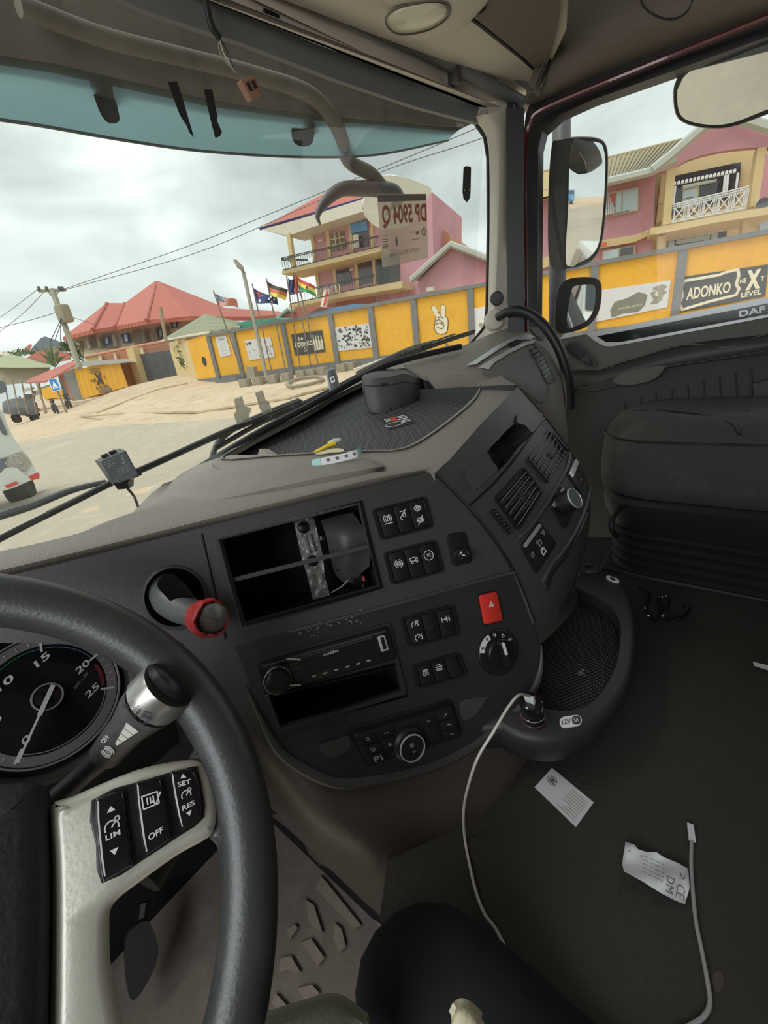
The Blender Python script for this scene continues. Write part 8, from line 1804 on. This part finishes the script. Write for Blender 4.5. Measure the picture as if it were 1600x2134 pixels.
for a in ([(705, 1098), (760, 1088), (752, 1150), (698, 1152)], [(775, 1085), (1080, 1030), (1075, 1075), (768, 1120)], [(1092, 1026), (1150, 1016), (1145, 1066), (1088, 1076)]): pp('pane', pz_(a), PD_ + 2.2, .1, M['wingrey'], w)
pp('side_window', pz_([(1525, 920), (1700, 890), (1700, 990), (1520, 1005)]), PD_ + 2.4, .1, M['wingrey'], ph)
pp('side_wing', pz_([(1590, 300), (1800, 250), (1800, 700), (1500, 770)]), PD_ + 1.8, .6, M['pink'], ph)
ac = thing('air_conditioner', 'white air conditioner unit with a dark fan on the balcony ledge', 'air conditioner'); pp('case', pz_([(1502, 725), (1700, 690), (1700, 770), (1505, 790)]), PD_ - .2, .5, M['rail'], ac)
mb = MB(); lathe(mb, FP(PD_ - .22)(*pz_([(1552, 756)])[0]), -N0, [(.21, 0), (.21, .03), (.17, .03), (.0, .02)], 20); part('fan', mb, M['gate'], ac)
mb = MB(); tube(mb, [FP(PD_ - .05)(*p) for p in pz_([(560, 520), (470, 1030)])], .02, 4); part('cable_drop', mb, M['redroof2'], ph)
mb = MB(); fpatch(mb, [(1252, 506), (1264, 504), (1264, 512), (1252, 514)], PD_ + .5, .1); part('orange_plaque', mb, M['flagorange'], ph)

# red roofed house behind the gate
rh_ = thing('red_roof_house', 'wide cream house with arcades under a large red hip roof', 'house')
g5 = lambda x, y: (120 + x / 4.444, 570 + y / 4.444)
def W5(x, y, z): return P(*g5(x, y), z)
mb = MB(); vs = [W5(45, 592, 42), W5(320, 520, 40), W5(530, 490, 41), W5(820, 432, 38), W5(1230, 395, 38), W5(1800, 400, 40), W5(2100, 380, 46),
                 W5(455, 272, 50), W5(620, 274, 50), W5(900, 70, 52), W5(940, 72, 52), W5(1560, 320, 56), W5(2050, 350, 56)]
mb.add(vs, [[0, 1, 7], [1, 2, 8, 7], [2, 3, 9, 8], [3, 4, 10, 9], [4, 5, 11, 10], [5, 6, 12, 11]]); mb.add([v - ZZ * .35 for v in vs[:7]] + vs[:7], [[i, i + 1, i + 8, i + 7] for i in range(6)]); part('roof', mb, M['redroof'], rh_, 15)
for a, b in (((320, 520, 39.8), (455, 272, 49.8)), ((530, 490, 40.8), (620, 274, 49.8)), ((820, 432, 37.8), (915, 80, 51.8))):
    mb = MB(); tube(mb, [W5(*a), W5(*b)], .16, 6); part('ridge_cap', mb, M['redroof2'], rh_)
def hp(name, pts, z, th, mt, parent=rh_):
    mb = MB(); vs = [W5(x, y, z) for x, y in pts]; bk = [v + (v - CAM).normalized() * th for v in vs]; n = len(vs); mb.add(vs + bk, [list(range(n)), list(range(n, 2 * n))] + [[i, (i + 1) % n, n + (i + 1) % n, n + i] for i in range(n)]); return part(name, mb, mt, parent)
hp('wall', [(110, 600), (320, 545), (530, 520), (850, 455), (1240, 410), (1500, 420), (1500, 700), (1000, 650), (690, 710), (260, 760), (150, 760)], 42.5, 1, M['creamh'])
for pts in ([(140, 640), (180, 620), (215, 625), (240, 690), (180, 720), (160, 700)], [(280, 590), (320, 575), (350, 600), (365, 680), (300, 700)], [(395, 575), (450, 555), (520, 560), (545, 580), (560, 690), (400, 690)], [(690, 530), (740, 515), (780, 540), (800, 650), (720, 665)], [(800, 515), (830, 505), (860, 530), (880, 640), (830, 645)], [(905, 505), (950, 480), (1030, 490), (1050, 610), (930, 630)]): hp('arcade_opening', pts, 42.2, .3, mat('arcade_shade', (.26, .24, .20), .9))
for pts in ([(418, 592), (480, 582), (492, 650), (430, 665)], [(585, 560), (655, 546), (682, 630), (610, 646)], [(920, 515), (975, 505), (985, 590), (935, 600)], [(1045, 450), (1110, 440), (1115, 500), (1055, 505)]):
    w = hp('window', pts, 42, .3, M['bluedk']); c_ = [(sum(p[0] for p in pts) / 4 + (x - sum(p[0] for p in pts) / 4) * .4, sum(p[1] for p in pts) / 4 + (y - sum(p[1] for p in pts) / 4) * .8) for x, y in pts]; hp('pane', c_, 41.9, .1, M['wingrey'], w)
for x, y0, y1 in ((190, 640, 700), (285, 620, 700), (375, 600, 690), (520, 570, 680), (790, 540, 650), (870, 525, 640)): mb = MB(); tube(mb, [W5(x, y0, 41.8), W5(x + 22, y1, 41.8)], [.20, .14, .14, .20], 8); part('arcade_column', mb, M['concrete'], rh_)

# distant houses and greenery at the left
g3 = lambda x, y: (x / 5.333, 700 + y / 5.333)
def far(name, label, cat, items):
    t = thing(name, label, cat)
    for nm, pts, z, th, mt in items:
        mb = MB(); vs = [P(*g3(x, y), z) for x, y in pts]; bk = [v + (v - CAM).normalized() * th for v in vs]; n = len(vs); tr_ = tessellate_polygon([[Vector((x, y, 0)) for x, y in pts]])
        mb.add(vs + bk, [list(q) for q in tr_] + [[i + n for i in q] for q in tr_] + [[i, (i + 1) % n, n + (i + 1) % n, n + i] for i in range(n)]); part(nm, mb, M[mt], t)
far('dark_roof_house', 'distant house with a dark slate hip roof at the far left', 'house', [('roof', [(325, 170), (450, 25), (500, 5), (620, 45), (730, 90), (790, 110), (620, 130), (400, 160)], 80, 6, 'slateroof'), ('wall', [(380, 162), (620, 132), (760, 120), (740, 180), (400, 190)], 81, 5, 'creamh'), ('side_window', [(650, 140), (710, 134), (715, 165), (655, 168)], 80.5, .3, 'windark')])
far('far_red_house', 'tiny distant red roof left of the slate roofed house', 'house', [('roof', [(240, 165), (330, 92), (360, 100), (325, 165)], 90, 5, 'redroof2'), ('wall', [(245, 165), (325, 165), (325, 190), (250, 190)], 91, 5, 'creamh')])
far('orange_roof_house', 'low house with an orange red roof in the left distance', 'house', [('roof', [(290, 245), (390, 190), (545, 165), (640, 175), (805, 195), (780, 270), (620, 295), (450, 275)], 55, 4, 'redroof2'), ('wall', [(300, 250), (620, 290), (600, 330), (300, 330)], 56, 4, 'creamh')])
far('green_roof_shed', 'long low shed with a pale green sheet roof at the left edge', 'shed', [('roof', [(-60, 240), (120, 205), (310, 250), (450, 300), (620, 330), (560, 350), (250, 355), (-60, 350)], 45, 4, 'greenpaint'), ('wall', [(-60, 350), (250, 350), (560, 350), (540, 420), (300, 520), (-60, 560)], 46, 4, 'concrete')])
far('white_roof_shed', 'distant shed with a bright white roof at the far left edge', 'shed', [('roof', [(-40, 190), (70, 180), (120, 205), (60, 220), (-40, 215)], 75, 4, 'soffit'), ('wall', [(-40, 212), (100, 208), (100, 235), (-40, 235)], 76, 3, 'concrete')])
def bush(label, cu, cv, z, w, h, n, seed, name='shrub', cat='shrub'):
    random.seed(seed); mb = MB(); c = P(cu, cv, z); s = z / FPX
    for k in range(n):
        p = c + R0v * random.gauss(0, w * s * .35) + ZZ * random.gauss(0, h * s * .33) + N0 * random.gauss(0, w * s * .3)
        d = Vector((random.gauss(0, 1), random.gauss(0, 1), random.gauss(0, 1) + .3)).normalized(); e = d.cross(Vector((random.gauss(0, 1), random.gauss(0, 1), random.gauss(0, 1)))).normalized(); L = s * random.uniform(3, 6)
        mb.add([p - d * L, p + e * L * .3, p + d * L, p - e * L * .3], [[0, 1, 2, 3]])
    t = thing(name, label, cat); part('foliage', mb, M['leaf'], t); mb = MB(); tube(mb, [c - ZZ * h * s * .5, c + ZZ * h * s * .2], s * 1.2, 6); part('stem', mb, M['wood'], t)
bush('green bush beside the slate roofed house', 140, 722, 60, 14, 14, 160, 31); bush('dark greenery low behind the orange roofed house', 62, 734, 85, 90, 7, 260, 32); bush('greenery climbing beside the arcade of the red-roofed house', 158, 735, 36, 18, 26, 200, 33); bush('scattered plants on the dark guardhouse pillar', 378, 752, 26, 8, 30, 60, 35)
bn = thing('banana_plant', 'banana plant with broad upright leaves behind the kiosk roof', 'plant'); random.seed(14)
for k in range(11):
    a = -1.2 + 2.4 * k / 10; base = P(115, 766, 33); tip = base + (R0v * math.sin(a) + ZZ * math.cos(a) * 1.0) * random.uniform(1.4, 2.4) + N0 * random.uniform(-.4, .4); mid = base.lerp(tip, .5) + ZZ * .2; sd = (tip - base).cross(N0).normalized() * .16
    mb = MB(); grid(mb, [[base, mid - sd, tip], [base, mid, tip], [base, mid + sd, tip]]); part('leaf', mb, M['leaf'], bn)
# white lorry at the left edge
lo_ = thing('white_lorry', 'front corner of a dirty white lorry passing at the left edge', 'lorry')
g6 = lambda pts: [(x / 5.333, 700 + y / 5.333) for x, y in pts]
LPn = PLN(P(40, 960, 8.5), (-.25, -1, .05)); LB = Vector((-.45, 1, 0)) * 1.0
def lp(name, pts, h, th, mt, parent=lo_):
    mb = MB(); L_ = lambda u, v, k=0: LPn(u, v, h); patch(mb, g6(pts), [], L_, th, 0, LB * th); return part(name, mb, mt, parent)
lp('cab_body', [(-900, 600), (-10, 800), (30, 840), (90, 1000), (150, 1130), (240, 1255), (300, 1320), (380, 1460), (410, 1520), (330, 1560), (-900, 1900)], 0, 2.5, M['truckwhite'])
lp('bumper', [(-900, 1780), (-20, 1560), (60, 1470), (180, 1460), (300, 1560), (400, 1500), (440, 1530), (440, 1590), (330, 1610), (150, 1690), (-900, 2000)], .06, .3, M['truckwhite'])
lp('headlight', [(75, 1345), (235, 1285), (340, 1395), (350, 1430), (290, 1510), (180, 1460), (75, 1475)], .03, .1, M['lensc'])
for c, r in (((185, 1375), .09), ((115, 1425), .07), ((235, 1450), .06)):
    mb = MB(); q = LPn(c[0] / 5.333, 700 + c[1] / 5.333, .04); mb_ = [q + (Vector((1, -.25, 0)).normalized() * math.cos(a) + ZZ * math.sin(a)) * r for a in np.linspace(0, 6.283, 20, endpoint=False)]; tube(mb, mb_, .012, 5, closed=True); part('lamp_ring', mb, M['silver'], lo_)
lp('grille', [(-900, 1500), (-20, 1380), (70, 1350), (75, 1480), (40, 1570), (-20, 1610), (-900, 1750)], .05, .1, M['slateroof'])
lp('red_reflector', [(325, 1560), (425, 1518), (442, 1550), (435, 1585), (365, 1605)], .09, .05, M['flagred']); lp('red_reflector', [(65, 1665), (180, 1618), (210, 1640), (90, 1690)], .10, .03, M['flagred'])
lp('window_frame', [(-900, 500), (-20, 850), (0, 900), (75, 1060), (80, 1105), (40, 1090), (0, 1020), (-900, 800)], .03, .06, M['slateroof'])
mb = MB(); lathe(mb, P(47, 1010, 9.6), Vector((1, -.35, 0)), [(.34, -.32), (.38, -.28), (.40, 0), (.38, .12), (.30, .16), (.25, .08), (0, .08)], 32); part('tyre', mb, M['tyre'], lo_)
lp('mirror_stub', [(-40, 500), (30, 500), (60, 530), (80, 590), (75, 620), (20, 640), (-40, 640)], .35, .2, M['slateroof'])
# things behind the truck, seen in its mirrors
def car(label, x, y, L, Wd, H, mt, yaw=0.0):
    t = thing('minibus', label, 'vehicle'); c = Vector((x, y, gz(x, y))); f = Vector((math.sin(yaw), math.cos(yaw), 0)); r = f.cross(ZZ)
    prof = [(-.5, .25), (-.5, .85), (-.47, .98), (.22, 1.0), (.38, .72), (.47, .55), (.5, .45), (.5, .22)]
    rows = [[c + f * a * L + ZZ * b * H + r * s * Wd / 2 * (1 if b < .7 else .88) for a, b in prof] for s in (-1, 1)]
    mb = MB(); grid(mb, rows, closev=True); n = len(prof); mb.add(rows[0], [list(range(n))]); mb.add(rows[1], [list(range(n))]); part('body', mb, mt, t)
    mb = MB(); ws_ = [c + f * a * L + ZZ * b * H + r * s * Wd * .43 for a, b, s in ((.24, .97, -1), (.37, .74, -1), (.37, .74, 1), (.24, .97, 1))]; mb.add([p + f * .02 + ZZ * .02 for p in ws_], [[0, 1, 2, 3]]); part('windscreen', mb, M['windark'], t)
    for s in (-1, 1):
        for a0, a1 in ((-.45, -.2), (-.18, .05), (.07, .26)): mb = MB(); vs = [c + f * a * L + ZZ * b * H + r * s * (Wd * (.5 if b < .7 else .46) + .01) for a, b in ((a0, .92), (a1, .92), (a1, .68), (a0, .68))]; mb.add(vs, [[0, 1, 2, 3]]); part('side_window', mb, M['windark'], t)
        for a in (-.3, .32): mb = MB(); lathe(mb, c + f * a * L + ZZ * .3 + r * s * Wd * .46, r * s, [(.30, -.12), (.32, 0), (.28, .05), (0, .05)], 18); part('tyre', mb, M['tyre'], t)
        mb = MB(); box(mb, c + f * .5 * L + ZZ * .42 * H + r * s * Wd * .36, r, ZZ, f, .3, .16, .04, .01); part('headlamp', mb, M['soffit'], t)
    return t
car('white minibus behind the truck, seen only in the door mirrors', 3.6, -7.5, 4.6, 1.8, 1.95, M['truckwhite'])
car('blue car far down the road behind, seen in the main mirror', 6.5, -70, 4.2, 1.7, 1.5, M['blue'])
for k, (x, y, w3, h3, m_, s_) in enumerate(((17, -38, 8, 6, 'pink', 'pink block of the street behind, seen in the main mirror'), (15, -62, 8, 5, 'creamw', 'cream block of the street behind, far along in the mirror'), (-7, -50, 8, 5, 'salmon', 'salmon block across the street behind, seen in the mirror'))):
    t = thing('street_building', s_, 'building'); z = gz(x, y) - 1; mb = MB(); box(mb, (x, y, z + h3 / 2), (1, 0, 0), (0, 1, 0), ZZ, w3, 12, h3); part('walls', mb, M[m_], t)
    mb = MB(); mb.add([Vector((x + a, y + b, z + c_)) for a, b, c_ in ((-w3 / 2 - .5, -6.5, h3), (w3 / 2 + .5, -6.5, h3), (w3 / 2 + .5, 6.5, h3), (-w3 / 2 - .5, 6.5, h3), (0, -4, h3 + 2), (0, 4, h3 + 2))], [[0, 1, 4], [1, 2, 5, 4], [2, 3, 5], [3, 0, 4, 5], [0, 1, 2, 3]]); part('roof', mb, M['redroof2'], t)
# ================================================================== finish: put every thing's origin at its base
bpy.context.view_layer.update()
def meshes(o):
    r = [o] if o.type == 'MESH' else []
    for c in o.children: r += meshes(c)
    return r
for o in THINGS:
    ms = meshes(o)
    pts = [v.co for m in ms for v in m.data.vertices]
    if not pts: continue
    lo = Vector((min(p[i] for p in pts) for i in range(3))); hi = Vector((max(p[i] for p in pts) for i in range(3)))
    b = Vector(((lo.x + hi.x) / 2, (lo.y + hi.y) / 2, lo.z))
    if o.type == 'MESH':
        o.data.transform(Matrix.Translation(-b)); o.location = b
        for c in o.children: c.location = -b
    else:
        o.location = b
        for c in o.children: c.location = -b

GROUPS = {'flagpole': 'flagpoles before the yellow wall', 'poster': 'posters on the yellow wall', 'windscreen_wiper': 'wipers at the foot of the windscreen', 'overhead_wire': 'overhead wires across the sky', 'gate_pillar': 'pillars beside the dark gate', 'tape_strip': 'black tape strips at the visor edge', 'glass_pad': 'ribbed pads stuck on the windscreen', 'motorcycle': 'motorcycles by the blue sign', 'street_building': 'buildings of the street behind', 'shrub': 'greenery at the left distance'}
for o in THINGS:
    g = GROUPS.get(o.name.split('.')[0])
    if g and 'group' not in o: o['group'] = g
    if o.name.startswith('person.'): o['group'] = 'people by the roadside stall'
